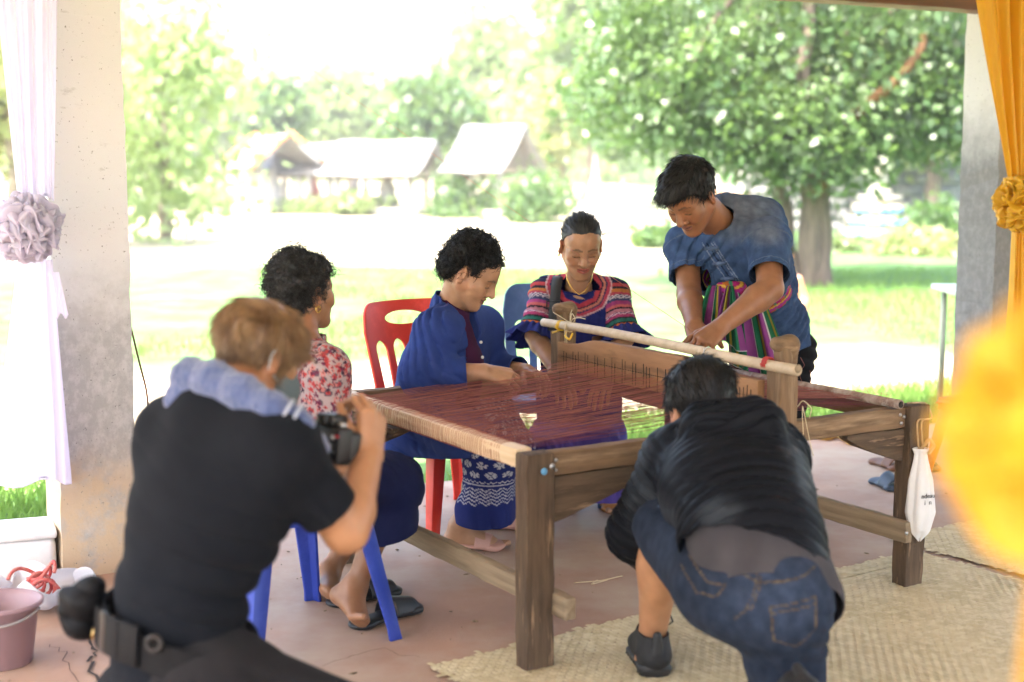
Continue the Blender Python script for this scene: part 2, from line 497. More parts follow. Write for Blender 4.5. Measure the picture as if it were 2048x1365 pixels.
def hand_prims(S, wrist, d, dorsal, right, curl=(.5, .6, .4), spread=1.0, thumb=(.7, .55, -.45), s=1.0, curls=None):
    """palm, four jointed fingers of unequal length and a thumb; d: wrist to knuckles, dorsal: back of the hand"""
    y = nrm(d); z = nrm(np.asarray(dorsal) - y * (np.asarray(dorsal) @ y)); x = np.cross(y, z) * (-1 if right else 1)   # x: towards the thumb
    B = np.stack([x, y, z], 1); T = lambda *p: wrist + B @ (np.array(p) * s)
    M = [(.027, .086, .0), (.0075, .091, .003), (-.0125, .087, .001), (-.031, .078, -.004)]
    for m, r in zip(M, (.0125, .0125, .0118, .0105)):
        S.rc(T(m[0] * .55, .0, 0), T(*m), .0165 * s, r * s, .010)
    LEN = [(.042, .025, .020), (.047, .029, .021), (.043, .027, .020), (.033, .020, .018)]
    RAD = [.0092, .0094, .0088, .0078]
    for i in range(4):
        cu = curls[i] if curls else curl
        a = 0.0; p = np.array(M[i]); sx = (.10, .02, -.06, -.15)[i] * spread
        for j in range(3):
            a += cu[j]
            q = p + LEN[i][j] * np.array([sx * math.cos(a), math.cos(a), -math.sin(a)])
            r0 = RAD[i] * (1, .92, .84)[j]; r1 = RAD[i] * (.93, .85, .70)[j]
            S.rc(T(*p), T(*q), r0 * s, r1 * s, .0035); p = q
    p = np.array([.024, .022, -.006]); t = nrm(thumb)
    b = nrm(np.array([t[0] * .35, t[1] + .3, t[2] - .05]))
    for L_, r0, r1, dd in ((.042, .0145, .0115, t), (.032, .0108, .0098, nrm(t + b)), (.024, .0098, .0075, b)):
        q = p + L_ * dd; S.rc(T(*p), T(*q), r0 * s, r1 * s, .006); p = q
    return T
def foot_prims(S, ankle, fwd, up, toe_bend=0.0, s=1.0, big_left=False):
    y = nrm(fwd); z = nrm(np.asarray(up) - y * (np.asarray(up) @ y)); x = np.cross(y, z)
    B = np.stack([x, y, z], 1); T = lambda *p: ankle + B @ (np.array(p) * s)
    S.rc(T(0, -.035, -.055), T(0, -.01, 0), .028 * s, .034 * s, .02)
    S.rc(T(0, -.035, -.055), T(0, .12, -.065), .027 * s, .018 * s, .02, w=x, f1=1.0, f2=2.0)
    S.rc(T(0, .0, -.01), T(0, .10, -.052), .032 * s, .018 * s, .03, w=x, f1=1, f2=1.6)
    sg = -1 if big_left else 1
    ct, st = math.cos(toe_bend), math.sin(toe_bend)
    for i, (xx, L_, r) in enumerate(((.028, .055, .0125), (.010, .055, .0095), (-.005, .048, .009), (-.019, .040, .0085), (-.031, .030, .008))):
        b = np.array([sg * xx, .115 - .006 * i, -.070])
        S.rc(T(*b), T(*(b + L_ * np.array([sg * .05, ct, st]))), r * .95 * s, r * .9 * s, .003)
    return T

# ---------------------------------------------------------------- hair
def hair_cap(c, R, s, th, line_y, line_z, extra_prims=(), h=.004, bumps=None):
    """a cap of hair over the skull, ending at a hairline z(y) given in the head's own frame"""
    S = Field(); T = lambda *p: c + R @ (np.array(p) * s)
    S.ell(T(0, -.012, .034), (np.array([.076, .096, .088]) + th) * s, R, .02)
    for e in extra_prims: S.ell(T(*e[0]), np.array(e[1]) * s, R, .02)
    def ex(P):
        L = ((P - c) @ R) / s
        g = np.interp(L[:, 1], line_y, line_z) + .004 * nz(P, 120, 5, 3) - L[:, 2]
        core = np.linalg.norm((L - np.array([0, -.012, .032])) / np.array([.070, .090, .082]), axis=1)
        return np.maximum(g * s * .8, (1 - core) * .06)
    return S.mesh(h, disp=bumps, extra=ex)
def strands_np(V, Q, n, path, m=6, r0=.0011, r1=.0003, seed=1):
    """n three-sided strands rooted on the mesh; path(root, normal, rng)->(n,m,3)"""
    g = np.random.default_rng(seed)
    f = Q[g.integers(0, len(Q), n)]
    w = g.dirichlet(np.ones(4), n)
    root = (V[f] * w[:, :, None]).sum(1)
    N = np.cross(V[f[:, 2]] - V[f[:, 0]], V[f[:, 3]] - V[f[:, 1]]); N /= np.linalg.norm(N, axis=1)[:, None] + 1e-12
    P = path(root, N, g)                      # n,m,3
    m = P.shape[1]
    t = np.gradient(P, axis=1); t /= np.linalg.norm(t, axis=2)[:, :, None] + 1e-12
    ref = g.normal(size=(n, 1, 3)); u = np.cross(t, ref); u /= np.linalg.norm(u, axis=2)[:, :, None] + 1e-12
    v = np.cross(t, u)
    r = np.linspace(r0, r1, m)[None, :, None]
    ring = np.stack([P + r * (math.cos(a) * u + math.sin(a) * v) for a in (0, 2.094, 4.189)], 2)   # n,m,3,3
    VV = ring.reshape(-1, 3)
    b = (np.arange(n) * m * 3)[:, None, None] + (np.arange(m - 1) * 3)[None, :, None]
    j = np.arange(3)[None, None, :]; j2 = (j + 1) % 3
    QQ = np.stack([b + j, b + j2, b + 3 + j2, b + 3 + j], -1).reshape(-1, 4)
    return VV, QQ
def straight_path(L, comb, out=.35, droop=.0, jit=.25, m=5):
    """strands lying along comb(root) and lifting off the scalp"""
    def f(root, N, g):
        n = len(root)
        d = comb(root)
        d = d - N * (d * N).sum(1)[:, None] * (1 - .0)
        d = d / (np.linalg.norm(d, axis=1)[:, None] + 1e-9) + g.normal(size=(n, 3)) * jit + N * out
        d /= np.linalg.norm(d, axis=1)[:, None]
        ln = L * g.uniform(.6, 1.25, n)
        t = np.linspace(0, 1, m)[None, :, None]
        P = root[:, None] - N[:, None] * .003 + d[:, None] * (t * ln[:, None, None])
        P += -N[:, None] * (t ** 2) * (ln[:, None, None] * out * .55)
        P[:, :, 2] -= (t[:, :, 0] ** 2) * ln[:, None] * droop
        return P
    return f
def curl_path(L, rad, turns=1.6, m=10):
    def f(root, N, g):
        n = len(root)
        a = g.normal(size=(n, 3)); u = np.cross(N, a); u /= np.linalg.norm(u, axis=1)[:, None]; v = np.cross(N, u)
        t = np.linspace(0, 1, m)[None, :]
        ln = L * g.uniform(.5, 1.2, n)[:, None]; rr = rad * g.uniform(.6, 1.4, n)[:, None]
        ph = g.uniform(0, 6.28, n)[:, None]; tw = turns * g.uniform(.7, 1.3, n)[:, None] * 6.28 * g.choice([-1, 1], n)[:, None]
        lean = g.normal(size=(n, 3)) * .5; lean[:, 2] -= .25
        ax = N[:, None] * (ln * t * (1 - .45 * t))[:, :, None] + lean[:, None] * (ln * t ** 1.5 * .8)[:, :, None]
        k = np.minimum(1, t * 3)
        return root[:, None] - N[:, None] * .004 + ax + u[:, None] * (rr * k * np.cos(ph + tw * t))[:, :, None] + v[:, None] * (rr * k * np.sin(ph + tw * t))[:, :, None]
    return f

def person(label, base, category='person'):
    return empty('person', base, label, category)

# ---------------------------------------------------------------- the setting
DE = nrm(A(.878, .478, 0)); DN = A(-.478, .878, 0)        # along the pavilion's edge, and outwards over the lawn
FE = A(-1.884, 5.30, 0)                                     # a point on the floor's edge
def node_ground():
    m = bpy.data.materials.new('lawn_and_sand'); m.use_nodes = True
    t = m.node_tree; N, L = t.nodes, t.links; b = N['Principled BSDF']
    geo = N.new('ShaderNodeNewGeometry'); sep = N.new('ShaderNodeSeparateXYZ'); L.new(geo.outputs['Position'], sep.inputs[0])
    def noise(s, d=6):
        n = N.new('ShaderNodeTexNoise'); n.inputs['Scale'].default_value = s; n.inputs['Detail'].default_value = d
        n.inputs['Roughness'].default_value = .62; L.new(geo.outputs['Position'], n.inputs['Vector']); return n.outputs['Fac']
    def ma(op, a, c):
        n = N.new('ShaderNodeMath'); n.operation = op
        for i, x in enumerate((a, c)):
            if isinstance(x, (int, float)): n.inputs[i].default_value = x
            else: L.new(x, n.inputs[i])
        return n.outputs[0]
    def ss(x, a, c):
        n = N.new('ShaderNodeMapRange'); n.interpolation_type = 'SMOOTHSTEP'
        n.inputs['From Min'].default_value = a; n.inputs['From Max'].default_value = c; L.new(x, n.inputs['Value']); return n.outputs['Result']
    X, Y = sep.outputs['X'], sep.outputs['Y']
    wob = ma('MULTIPLY', ma('SUBTRACT', noise(.55), .5), 2.6)
    wob2 = ma('MULTIPLY', ma('SUBTRACT', noise(.16), .5), 14.0)
    e = ma('ADD', ma('SUBTRACT', Y, ma('MULTIPLY', X, .55)), ma('MULTIPLY', wob, .35))
    f = ma('ADD', ma('ADD', Y, ma('MULTIPLY', X, -.12)), wob)
    track = ma('MULTIPLY', ss(e, 7.55, 7.95), ma('SUBTRACT', 1.0, ss(f, 9.9, 11.4)))
    f2 = ma('ADD', Y, wob2)
    far = ma('MULTIPLY', ss(f2, 18.5, 24.0), ma('SUBTRACT', 1.0, ss(ma('SUBTRACT', X, ma('MULTIPLY', Y, .06)), .5, 3.5)))
    far = ma('MULTIPLY', far, ss(noise(.09, 3), .30, .48))
    spots = ss(noise(1.1), .60, .68)
    sand = ma('MINIMUM', 1.0, ma('ADD', ma('MAXIMUM', track, far), ma('MULTIPLY', spots, .4)))
    g = N.new('ShaderNodeMix'); g.data_type = 'RGBA'; g.inputs[6].default_value = (.055, .13, .035, 1); g.inputs[7].default_value = (.11, .20, .07, 1)
    L.new(ss(noise(2.6), .35, .65), g.inputs[0])
    s = N.new('ShaderNodeMix'); s.data_type = 'RGBA'; s.inputs[6].default_value = (.42, .37, .28, 1); s.inputs[7].default_value = (.31, .26, .18, 1)
    L.new(ss(noise(7), .3, .7), s.inputs[0])
    x = N.new('ShaderNodeMix'); x.data_type = 'RGBA'; L.new(sand, x.inputs[0]); L.new(g.outputs[2], x.inputs[6]); L.new(s.outputs[2], x.inputs[7])
    L.new(x.outputs[2], b.inputs['Base Color']); b.inputs['Roughness'].default_value = .9; b.inputs['Specular IOR Level'].default_value = .15
    bp = N.new('ShaderNodeBump'); bp.inputs['Strength'].default_value = .5; bp.inputs['Distance'].default_value = .03
    L.new(noise(38), bp.inputs['Height']); L.new(bp.outputs['Normal'], b.inputs['Normal'])
    return m
GZ = -.12
def hill(x, y): return GZ + 0 * x + 4.0 * np.clip((y - 95) / 160, 0, 1) ** 1.5
gx = np.concatenate([np.linspace(-400, -40, 16), np.linspace(-36, 36, 60), np.linspace(40, 400, 16)])
gy = np.concatenate([np.linspace(-60, 4, 10), np.linspace(5, 50, 70), np.linspace(54, 420, 30)])
GX, GY = np.meshgrid(gx, gy, indexing='ij')
Vg = np.stack([GX, GY, hill(GX, GY) + np.where((GY > 9) & (GY < 60), .05 * np.sin(GX * .7) * np.cos(GY * .5), 0)], -1).reshape(-1, 3)
i, j = np.meshgrid(np.arange(len(gx) - 1), np.arange(len(gy) - 1), indexing='ij'); nv = len(gy)
Qg = np.stack([i * nv + j, (i + 1) * nv + j, (i + 1) * nv + j + 1, i * nv + j + 1], -1).reshape(-1, 4)
tag(link('ground', mesh_np('ground', Vg, Qg), None, [node_ground()]), kind='structure')

# red-painted concrete floor of the pavilion
def node_floor():
    m = mat('painted_concrete_floor', (.42, .262, .185), (.33, .212, .158), 2.2, rough=.6, bump=.25, bscale=60, c3=(.46, .37, .29), s3=1.3, t3=(.42, .64), spec=.22, bdist=.004)
    return m
M_floor = node_floor()
c = [FE - DE * 6, FE + DE * 12, FE + DE * 12 - DN * 12, FE - DE * 6 - DN * 12]
n1, n2 = 120, 80
def floor_fn(u, v):
    P = (c[0] + (c[1] - c[0]) * u[..., None] + (c[3] - c[0]) * v[..., None])
    w = .012 * np.sin(u * 300) + .02 * np.sin(u * 71 + 1) + .012 * np.sin(u * 517)
    P = P + DN * (w * (v < .001))[..., None]
    return P
Vf, Qf = grid_np(n1, n2, floor_fn)
me = mesh_np('floor', Vf, Qf[:, ::-1])
fl = tag(solidify(link('floor', me, None, [M_floor]), .16), kind='structure')
# a crack running over the floor, and smaller ones
M_crack = mat('crack_dark', (.05, .035, .028), rough=.95)  # flat dark strips laid just above the floor
def crack(pts, w):
    P = []
    for a, b in zip(pts, pts[1:]):
        for t in np.linspace(0, 1, 7)[:-1]: P.append(lerp(a, b, t) + A(random.gauss(0, .006), random.gauss(0, .008), 0))
    P.append(pts[-1]); P = np.array(P); n = len(P)
    t = np.gradient(P, axis=0); s = np.stack([-t[:, 1], t[:, 0], 0 * t[:, 0]], 1); s /= np.linalg.norm(s, axis=1)[:, None] + 1e-9
    ww = w * (.35 + np.abs(np.sin(np.arange(n) * 1.7)) * rng.uniform(.4, 1, n)); ww[0] = ww[-1] = .0004
    V = np.concatenate([P + s * ww[:, None], P - s * ww[:, None]]); V[:, 2] = .004
    Q = np.array([(k, k + 1, n + k + 1, n + k) for k in range(n - 1)])
    link('crack', mesh_np('crack', V, Q[:, ::-1]), fl, [M_crack])
crack([on(170, 1215), on(168, 1262), on(188, 1300), on(180, 1330), on(215, 1400)], .005)
crack([on(140, 1255), on(185, 1225), on(172, 1205)], .0018)
crack([on(95, 1290), on(130, 1310), on(160, 1380)], .0016)
crack([on(650, 1330), on(760, 1300), on(840, 1318)], .0012)

# grass blades near the pavilion and tufts further out
M_grass = mat('grass_blade', (.10, .20, .035), (.19, .29, .07), 1.5, rough=.6, transl=.35, trcol=(.25, .42, .09), spec=.25)
def blades(n, pts, h0, h1, w, name, density_label=None):
    a = rng.uniform(0, 6.28, n); h = rng.uniform(h0, h1, n); b = rng.uniform(.2, .9, n) * h; ba = rng.uniform(0, 6.28, n)
    sx, sy = np.cos(a) * w, np.sin(a) * w
    z = pts[:, 2]
    v0 = np.stack([pts[:, 0] - sx, pts[:, 1] - sy, z], 1); v1 = np.stack([pts[:, 0] + sx, pts[:, 1] + sy, z], 1)
    mx, my = pts[:, 0] + np.cos(ba) * b * .4, pts[:, 1] + np.sin(ba) * b * .4
    v2 = np.stack([mx + sx * .7, my + sy * .7, z + h * .65], 1); v3 = np.stack([mx - sx * .7, my - sy * .7, z + h * .65], 1)
    v4 = np.stack([pts[:, 0] + np.cos(ba) * b, pts[:, 1] + np.sin(ba) * b, z + h], 1)
    V = np.stack([v0, v1, v2, v3, v4], 1).reshape(-1, 3); k = np.arange(n) * 5
    me = mesh_np(name, V, np.stack([k, k + 1, k + 2, k + 3], 1), True, None, np.stack([k + 3, k + 2, k + 4], 1))
    return tag(link(name, me, None, [M_grass]), 'short green lawn grass along the pavilion floor edge and under the trees', 'grass', kind='stuff')
P1 = []
def edge_pts(n, s0, s1, d0, d1, keep):
    s = rng.uniform(s0, s1, n); d = rng.uniform(d0, d1, n)
    P = FE + DE * s[:, None] + DN * d[:, None]; P[:, 2] = GZ
    return P[keep(P)]
kn = lambda P: nz(P, 2.2, 6, 2)
P1.append(edge_pts(26000, -2.2, 8, .02, 1.5, lambda P: kn(P) > -.35 - .0 * P[:, 0]))
P1.append(edge_pts(9000, -2, 8, .02, .3, lambda P: kn(P) > -.9))
q = np.stack([rng.uniform(-6, 9, 42000), rng.uniform(11, 20, 42000), np.full(42000, GZ)], 1)
P1.append(q[(nz(q, 1.1, 6, 5) > .05 - (q[:, 0] > 2) * .7)])
P1 = np.concatenate(P1)
blades(len(P1), P1, .035, .12, .0055, 'grass')

# grit and dry bits scattered on the floor
n = 260
ps = np.stack([rng.uniform(-2.0, 3.2, n), rng.uniform(3.0, 6.2, n)], 1); a = rng.uniform(0, 6.28, n); l_ = rng.gamma(1.5, .0035, n) + .002; w_ = l_ * rng.uniform(.25, .7, n)
dx, dy = np.stack([np.cos(a), np.sin(a)], 1) * l_[:, None], np.stack([-np.sin(a), np.cos(a)], 1) * w_[:, None]
ok = ((np.column_stack([ps, np.zeros(n)]) - FE) @ DN) < -.1; ps, dx, dy = ps[ok], dx[ok], dy[ok]
q_ = np.stack([ps - dx, ps - dy, ps + dx, ps + dy], 1); V = np.concatenate([np.concatenate([q_, np.full(q_.shape[:2] + (1,), .002)], 2), np.concatenate([q_ * .7 + q_.mean(1, keepdims=True) * .3, np.full(q_.shape[:2] + (1,), .005)], 2)], 1).reshape(-1, 3)
k = (np.arange(len(q_)) * 8)[:, None]
Q = np.concatenate([k + np.array([[4, 5, 6, 7]])] + [k + np.array([[i, (i + 1) % 4, 4 + (i + 1) % 4, 4 + i]]) for i in range(4)])
tag(link('debris', mesh_np('debris', V, Q, False), None, [mat('grit', (.12, .085, .06), (.30, .22, .13), 60, rough=.9)]), 'grit and dry bits scattered on the red floor', 'debris', kind='stuff')

# concrete pillars
def node_pillar(name, base, dark, lowc, zlow, patch):
    m = bpy.data.materials.new(name); m.use_nodes = True
    t = m.node_tree; N, L = t.nodes, t.links; b = N['Principled BSDF']
    tc = N.new('ShaderNodeTexCoord'); sep = N.new('ShaderNodeSeparateXYZ'); L.new(tc.outputs['Object'], sep.inputs[0])
    def noise(s, d=7, st=(1, 1, 1), r=.65):
        mp = N.new('ShaderNodeMapping'); mp.inputs['Scale'].default_value = st; L.new(tc.outputs['Object'], mp.inputs[0])
        n = N.new('ShaderNodeTexNoise'); n.inputs['Scale'].default_value = s; n.inputs['Detail'].default_value = d; n.inputs['Roughness'].default_value = r
        L.new(mp.outputs[0], n.inputs['Vector']); return n.outputs['Fac']
    def ss(x, a, c):
        n = N.new('ShaderNodeMapRange'); n.interpolation_type = 'SMOOTHSTEP'
        n.inputs['From Min'].default_value = a; n.inputs['From Max'].default_value = c; L.new(x, n.inputs['Value']); return n.outputs['Result']
    def ma(op, a, c):
        n = N.new('ShaderNodeMath'); n.operation = op
        for i, x in enumerate((a, c)):
            if isinstance(x, (int, float)): n.inputs[i].default_value = x
            else: L.new(x, n.inputs[i])
        return n.outputs[0]
    def mix(f, a, c):
        n = N.new('ShaderNodeMix'); n.data_type = 'RGBA'; L.new(f, n.inputs[0])
        for s, x in ((6, a), (7, c)):
            if isinstance(x, tuple): n.inputs[s].default_value = (*x, 1)
            else: L.new(x, n.inputs[s])
        return n.outputs[2]
    Z = sep.outputs['Z']
    zz = ma('ADD', Z, ma('MULTIPLY', ma('SUBTRACT', noise(4), .5), .5))
    up = ss(zz, zlow[1], zlow[2])                     # whitewash remains above
    worn = ma('MULTIPLY', ss(noise(26, 10, (1, 1, .7), .75), .42, .64), .6)
    wash = ma('MULTIPLY', up, ma('SUBTRACT', 1.0, ma('MULTIPLY', ss(noise(9, 8, (1, 1, 2.4)), .62, .68), patch)))
    col = mix(worn, dark, tuple(x * 1.5 for x in dark))
    col = mix(wash, col, base)
    col = mix(ma('MULTIPLY', ma('SUBTRACT', 1.0, ss(zz, zlow[0] - .12, zlow[0] + .2)), ss(noise(7), .3, .55)), col, lowc)  # foot tint: the left pillar's ochre is bounce light put into the colour
    col = mix(ss(noise(90, 3), .66, .72), col, tuple(x * .5 for x in dark))
    L.new(col, b.inputs['Base Color']); b.inputs['Roughness'].default_value = .85; b.inputs['Specular IOR Level'].default_value = .2
    bp = N.new('ShaderNodeBump'); bp.inputs['Strength'].default_value = .45; bp.inputs['Distance'].default_value = .006
    L.new(noise(24, 10), bp.inputs['Height']); L.new(bp.outputs['Normal'], b.inputs['Normal'])
    return m
def pillar(centre, w, h, material, label):
    bm = bmesh.new()
    n = 40
    rings = []
    for k in range(n + 1):
        z = h * k / n
        rings.append([bm.verts.new((x * w / 2 + random.gauss(0, .0015), y * w / 2 + random.gauss(0, .0015), z)) for x, y in ((-1, -1), (1, -1), (1, 1), (-1, 1))])
    for a, b in zip(rings, rings[1:]):
        for k in range(4): bm.faces.new((a[k], a[(k + 1) % 4], b[(k + 1) % 4], b[k]))
    bm.faces.new(rings[0][::-1]); bm.faces.new(rings[-1])
    ed = [e for e in bm.edges if len(e.link_faces) == 2 and e.calc_face_angle(0) > .8]
    bmesh.ops.bevel(bm, geom=ed, offset=.007, segments=2, affect='EDGES')
    for v in bm.verts: v.co += Vector((random.gauss(0, .0011), random.gauss(0, .0011), 0))
    me = bpy.data.meshes.new('concrete_pillar'); bm.to_mesh(me); bm.free()
    o = link('concrete_pillar', me, None, [material])
    o.location = centre; o.rotation_euler = (0, 0, math.atan2(DE[1], DE[0]))
    return tag(o, label, 'pillar')
PL = on(205, 1150) + DN * .13; PL[2] = 0
M_pl = node_pillar('whitewashed_concrete', (.72, .73, .75), (.40, .40, .39), (.60, .47, .32), (.30, .80, 1.12), .45)
M_pr = node_pillar('weathered_concrete', (.66, .66, .66), (.22, .225, .225), (.26, .25, .24), (.1, 1.35, 1.75), .5)
PLo = pillar(PL, .255, 2.42, M_pl, 'worn whitewashed concrete pillar with warm bounce light painted on its foot beside the lilac drape')
k = 2.0                                                    # the next pillar along the edge line
for k in np.linspace(3, 6, 400):
    p = PL + DE * k
    if p[0] / p[1] > (1985 - 1024) / FPX: break
PR = p
PRo = pillar(PR, .235, 2.42, M_pr, 'grey weathered concrete pillar behind the yellow drape')

# pavilion roof: edge beam, ceiling boards, rafters
M_beam = mat('brown_beam', (.20, .085, .04), (.14, .06, .03), 3, rough=.5, stretch=(1, 12, 12), bump=.2)
M_ceil = mat('pale_ceiling', (.78, .76, .72), (.72, .69, .64), 2, rough=.8)
pav = empty('pavilion', (PL + DE * 2), 'open pavilion roof with a brown edge beam above the pillars', 'pavilion')
BZ = float(at(1940, 24, PR[1] - .1)[2])
board('edge_beam', PL - DE * 3.5 + A(0, 0, BZ + .1), PL + DE * 9 + A(0, 0, BZ + .1), .14, .2, M_beam, pav, bev=.006)
rc = PL + DE * 2.4
V, Q = boxes_np([((0, 0, 0), (11.5, 7.8, .08))])
o = link('roof', mesh_np('roof', V, Q, False), None, [M_ceil])
o.rotation_euler = (0, 0, math.atan2(DE[1], DE[0])); o.location = PL + DE * 2.3 - DN * 2.9 + A(0, 0, BZ + .42) - np.array(pav.location); o.parent = pav
for s in np.arange(-3.2, 7.9, 1.15):
    p = PL + DE * s + A(0, 0, BZ + .29)
    board('rafter', p + DN * .85, p - DN * 6.7, .06, .17, M_beam, pav)

# ---------------------------------------------------------------- far side of the temple ground
M_bark = mat('tree_bark', (.19, .14, .105), (.10, .075, .06), 5, rough=.9, stretch=(3, 3, .7), bump=.8, bscale=14, bdist=.03)
M_bark2 = mat('pale_bark', (.30, .25, .19), (.2, .16, .12), 5, rough=.9, stretch=(3, 3, .7), bump=.8, bscale=14, bdist=.03)
M_cut = mat('dead_orange_limb', (.17, .075, .022), (.12, .055, .02), 6, rough=.8, bump=.3)
def leafmat(name, a, b, tr, t=.4): return mat(name, a, b, .9, rough=.36, transl=t, trcol=tr, spec=.6, lo=.4, hi=.6)
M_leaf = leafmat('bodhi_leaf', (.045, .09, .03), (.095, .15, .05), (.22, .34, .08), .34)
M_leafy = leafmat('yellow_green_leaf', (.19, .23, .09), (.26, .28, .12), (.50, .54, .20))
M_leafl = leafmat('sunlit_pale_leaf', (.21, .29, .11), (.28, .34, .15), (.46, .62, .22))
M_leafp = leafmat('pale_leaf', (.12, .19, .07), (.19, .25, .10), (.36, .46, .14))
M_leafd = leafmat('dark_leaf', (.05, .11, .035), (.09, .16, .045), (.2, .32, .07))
def leaves_np(P, size, g, flat=.5):
    n = len(P)
    a = g.normal(size=(n, 3)); a[:, 2] -= .55; a /= np.linalg.norm(a, axis=1)[:, None]
    b = g.normal(size=(n, 3)); b[:, 2] *= flat; b = np.cross(a, b); b /= np.linalg.norm(b, axis=1)[:, None]
    nn = np.cross(a, b)
    s = (size * g.uniform(.5, 1.55, n))[:, None]
    V = np.stack([P, P + a * s * .42 + b * s * .36 + nn * s * .05, P + a * s * 1.1, P + a * s * .42 - b * s * .36 + nn * s * .05], 1).reshape(-1, 3)
    k = np.arange(n) * 4
    return V, np.stack([k, k + 1, k + 2, k + 3], 1)
def clump_pts(cl, rad, per, g):
    P = np.repeat(cl, per, 0) + g.normal(size=(len(cl) * per, 3)) * np.repeat(rad, per)[:, None] * np.array([1, 1, .7])
    return P
def limb(pts, r0, r1, n=10, seed=0):
    pts = np.array(pts, float)
    t = np.linspace(0, 1, len(pts)); tt = np.linspace(0, 1, len(pts) * 5)
    P = np.stack([np.interp(tt, t, pts[:, i]) for i in range(3)], 1)
    for _ in range(3): P[1:-1] = (P[:-2] + 2 * P[1:-1] + P[2:]) / 4
    P += .02 * r0 / .15 * np.stack([np.sin(tt * 23 + seed), np.cos(tt * 19 + seed), 0 * tt], 1)
    return tube_np(P, r0 + (r1 - r0) * tt ** .8, n)
def tree(base, trunks, crown_ells, n_cl, per, leafsize, leaf, bark, label, seed, twigs=True, cl_rad=.35, gap=None):
    g = np.random.default_rng(seed)
    root = empty('tree', base, label, 'tree')
    b = np.asarray(base, float)
    cl = []
    for k in range(n_cl):
        e = crown_ells[g.integers(0, len(crown_ells))]
        d = g.normal(size=3); d /= np.linalg.norm(d)
        cl.append(b + np.array(e[0]) + d * np.array(e[1]) * g.uniform(.35, 1.0) ** .6)
    cl = np.array(cl)
    tp = [limb([b + np.array(p) for p in t[0]], t[1], t[2], seed=k) for k, t in enumerate(trunks)]
    if twigs:
        tops = np.array([b + np.array(t[0][-1]) for t in trunks] + [b + np.array(t[0][-2]) for t in trunks])
        for k in g.choice(len(cl), min(len(cl), 34), False):
            o_ = tops[np.argmin(np.linalg.norm(tops - cl[k], axis=1))]
            mid = lerp(o_, cl[k], .5) + g.normal(size=3) * .15
            tp.append(limb([o_, mid, cl[k]], .05, .012, 6, k))
    V, Q, _ = cat_mesh(tp)
    obj_np('trunk', V, Q, bark, root)
    P = clump_pts(cl, cl_rad * g.uniform(.6, 1.3, len(cl)), per, g)
    V, Q = leaves_np(P, leafsize, g)
    obj_np('crown', V, Q, leaf, root, smooth=False)
    return root
# the big tree on the right
TB = on(1620, 572, GZ)
big_tree = tree(TB, [([(0, 0, -.1), (.0, 0, .5), (-.02, 0, 1.2), (.05, .1, 2.1), (.0, .2, 3.6), (-.3, .2, 5)], .17, .11),
          ([(-.2, .05, -.1), (-.3, .1, .8), (-.45, .2, 1.6), (-.5, .2, 2.4), (-.9, .1, 3.6)], .12, .07),
          ([(.15, -.05, -.1), (.14, 0, .6), (.12, .0, 1.3), (.2, .1, 2.2), (.6, .3, 3.2)], .13, .08)],
     [((-1.2, 0, 3.1), (1.5, 1.6, 1.0)), ((-1.9, -.2, 2.55), (.95, 1.0, .65)), ((.0, -.5, 2.6), (1.6, 1.0, .95)), ((.8, .3, 3.4), (1.8, 1.8, 1.0)), ((-.5, 0, 4.5), (2.6, 2.2, 1.1)), ((1.7, .2, 2.6), (.9, 1.2, .8)), ((-.6, -.4, 1.95), (.95, .5, .45)), ((.1, -.5, 2.0), (.7, .5, .5)), ((.0, -.3, 1.75), (.35, .35, .3)), ((1.5, -.2, 2.2), (.8, .6, .4))],
     430, 96, .098, M_leaf, M_bark, 'tall dark green leafy tree with a knotty trunk right of the standing man', 21, cl_rad=.30)
V, Q = limb([at(1632, 385, 17.2), at(1690, 242, 16.8), at(1760, 192, 16.5), at(1832, 122, 16.4), at(1850, 62, 16.5)], .10, .045)
obj_np('dead_limb', V, Q, M_cut, big_tree)
V, Q = limb([at(1640, 370, 17.3), at(1700, 285, 17.2), at(1760, 235, 17.2), at(1830, 170, 17.3), at(1880, 60, 17.5)], .13, .06)
obj_np('limb', V, Q, M_bark, big_tree)
V, Q = limb([at(1618, 380, 17.2), at(1612, 250, 16.9), at(1606, 120, 16.7), at(1625, 20, 16.7), at(1590, -80, 16.8)], .11, .06)
obj_np('limb', V, Q, M_bark, big_tree)
# trees beyond
def simple_tree(px, Y, pz, r, label, leaf, seed, n_cl=90, per=55, ls=.22, bark=M_bark2, zoff=0, low=False):
    b = on(px, 420, 0) * 0 + at(px, 400, Y); b[2] = float(hill(0, Y)) + zoff
    H = pz
    tree(b, [([(0, 0, -.2), (.1, 0, H * .3), (-.05, .1, H * .6), (.2, .1, H * .9)], r * .09, r * .04)],
         [((0, 0, H * .62), (r, r, H * .30)), ((-r * .5, 0, H * .5), (r * .6, r * .6, H * .2)), ((r * .5, -.2, H * .7), (r * .6, r * .6, H * .2)), ((0, 0, H * .88), (r * .6, r * .6, H * .15))]
         + ([((.1, -.2, H * .34), (r * 1.0, r * .9, H * .22)), ((-.3, -.2, H * .2), (r * .8, r * .7, H * .12))] if low else []),
         n_cl, per, ls, leaf, bark, label, seed, twigs=True, cl_rad=r * (.34 if low else .2))
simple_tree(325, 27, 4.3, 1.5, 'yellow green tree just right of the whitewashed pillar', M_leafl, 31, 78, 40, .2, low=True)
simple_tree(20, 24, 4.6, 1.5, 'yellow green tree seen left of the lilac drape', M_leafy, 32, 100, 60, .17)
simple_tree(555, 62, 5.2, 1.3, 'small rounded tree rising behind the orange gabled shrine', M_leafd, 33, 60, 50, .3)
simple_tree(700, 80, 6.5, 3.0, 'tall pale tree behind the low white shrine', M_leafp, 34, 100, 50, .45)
simple_tree(850, 52, 4.6, 1.6, 'round bush-like tree behind the long white shrine roof', M_leafd, 35, 70, 50, .3)
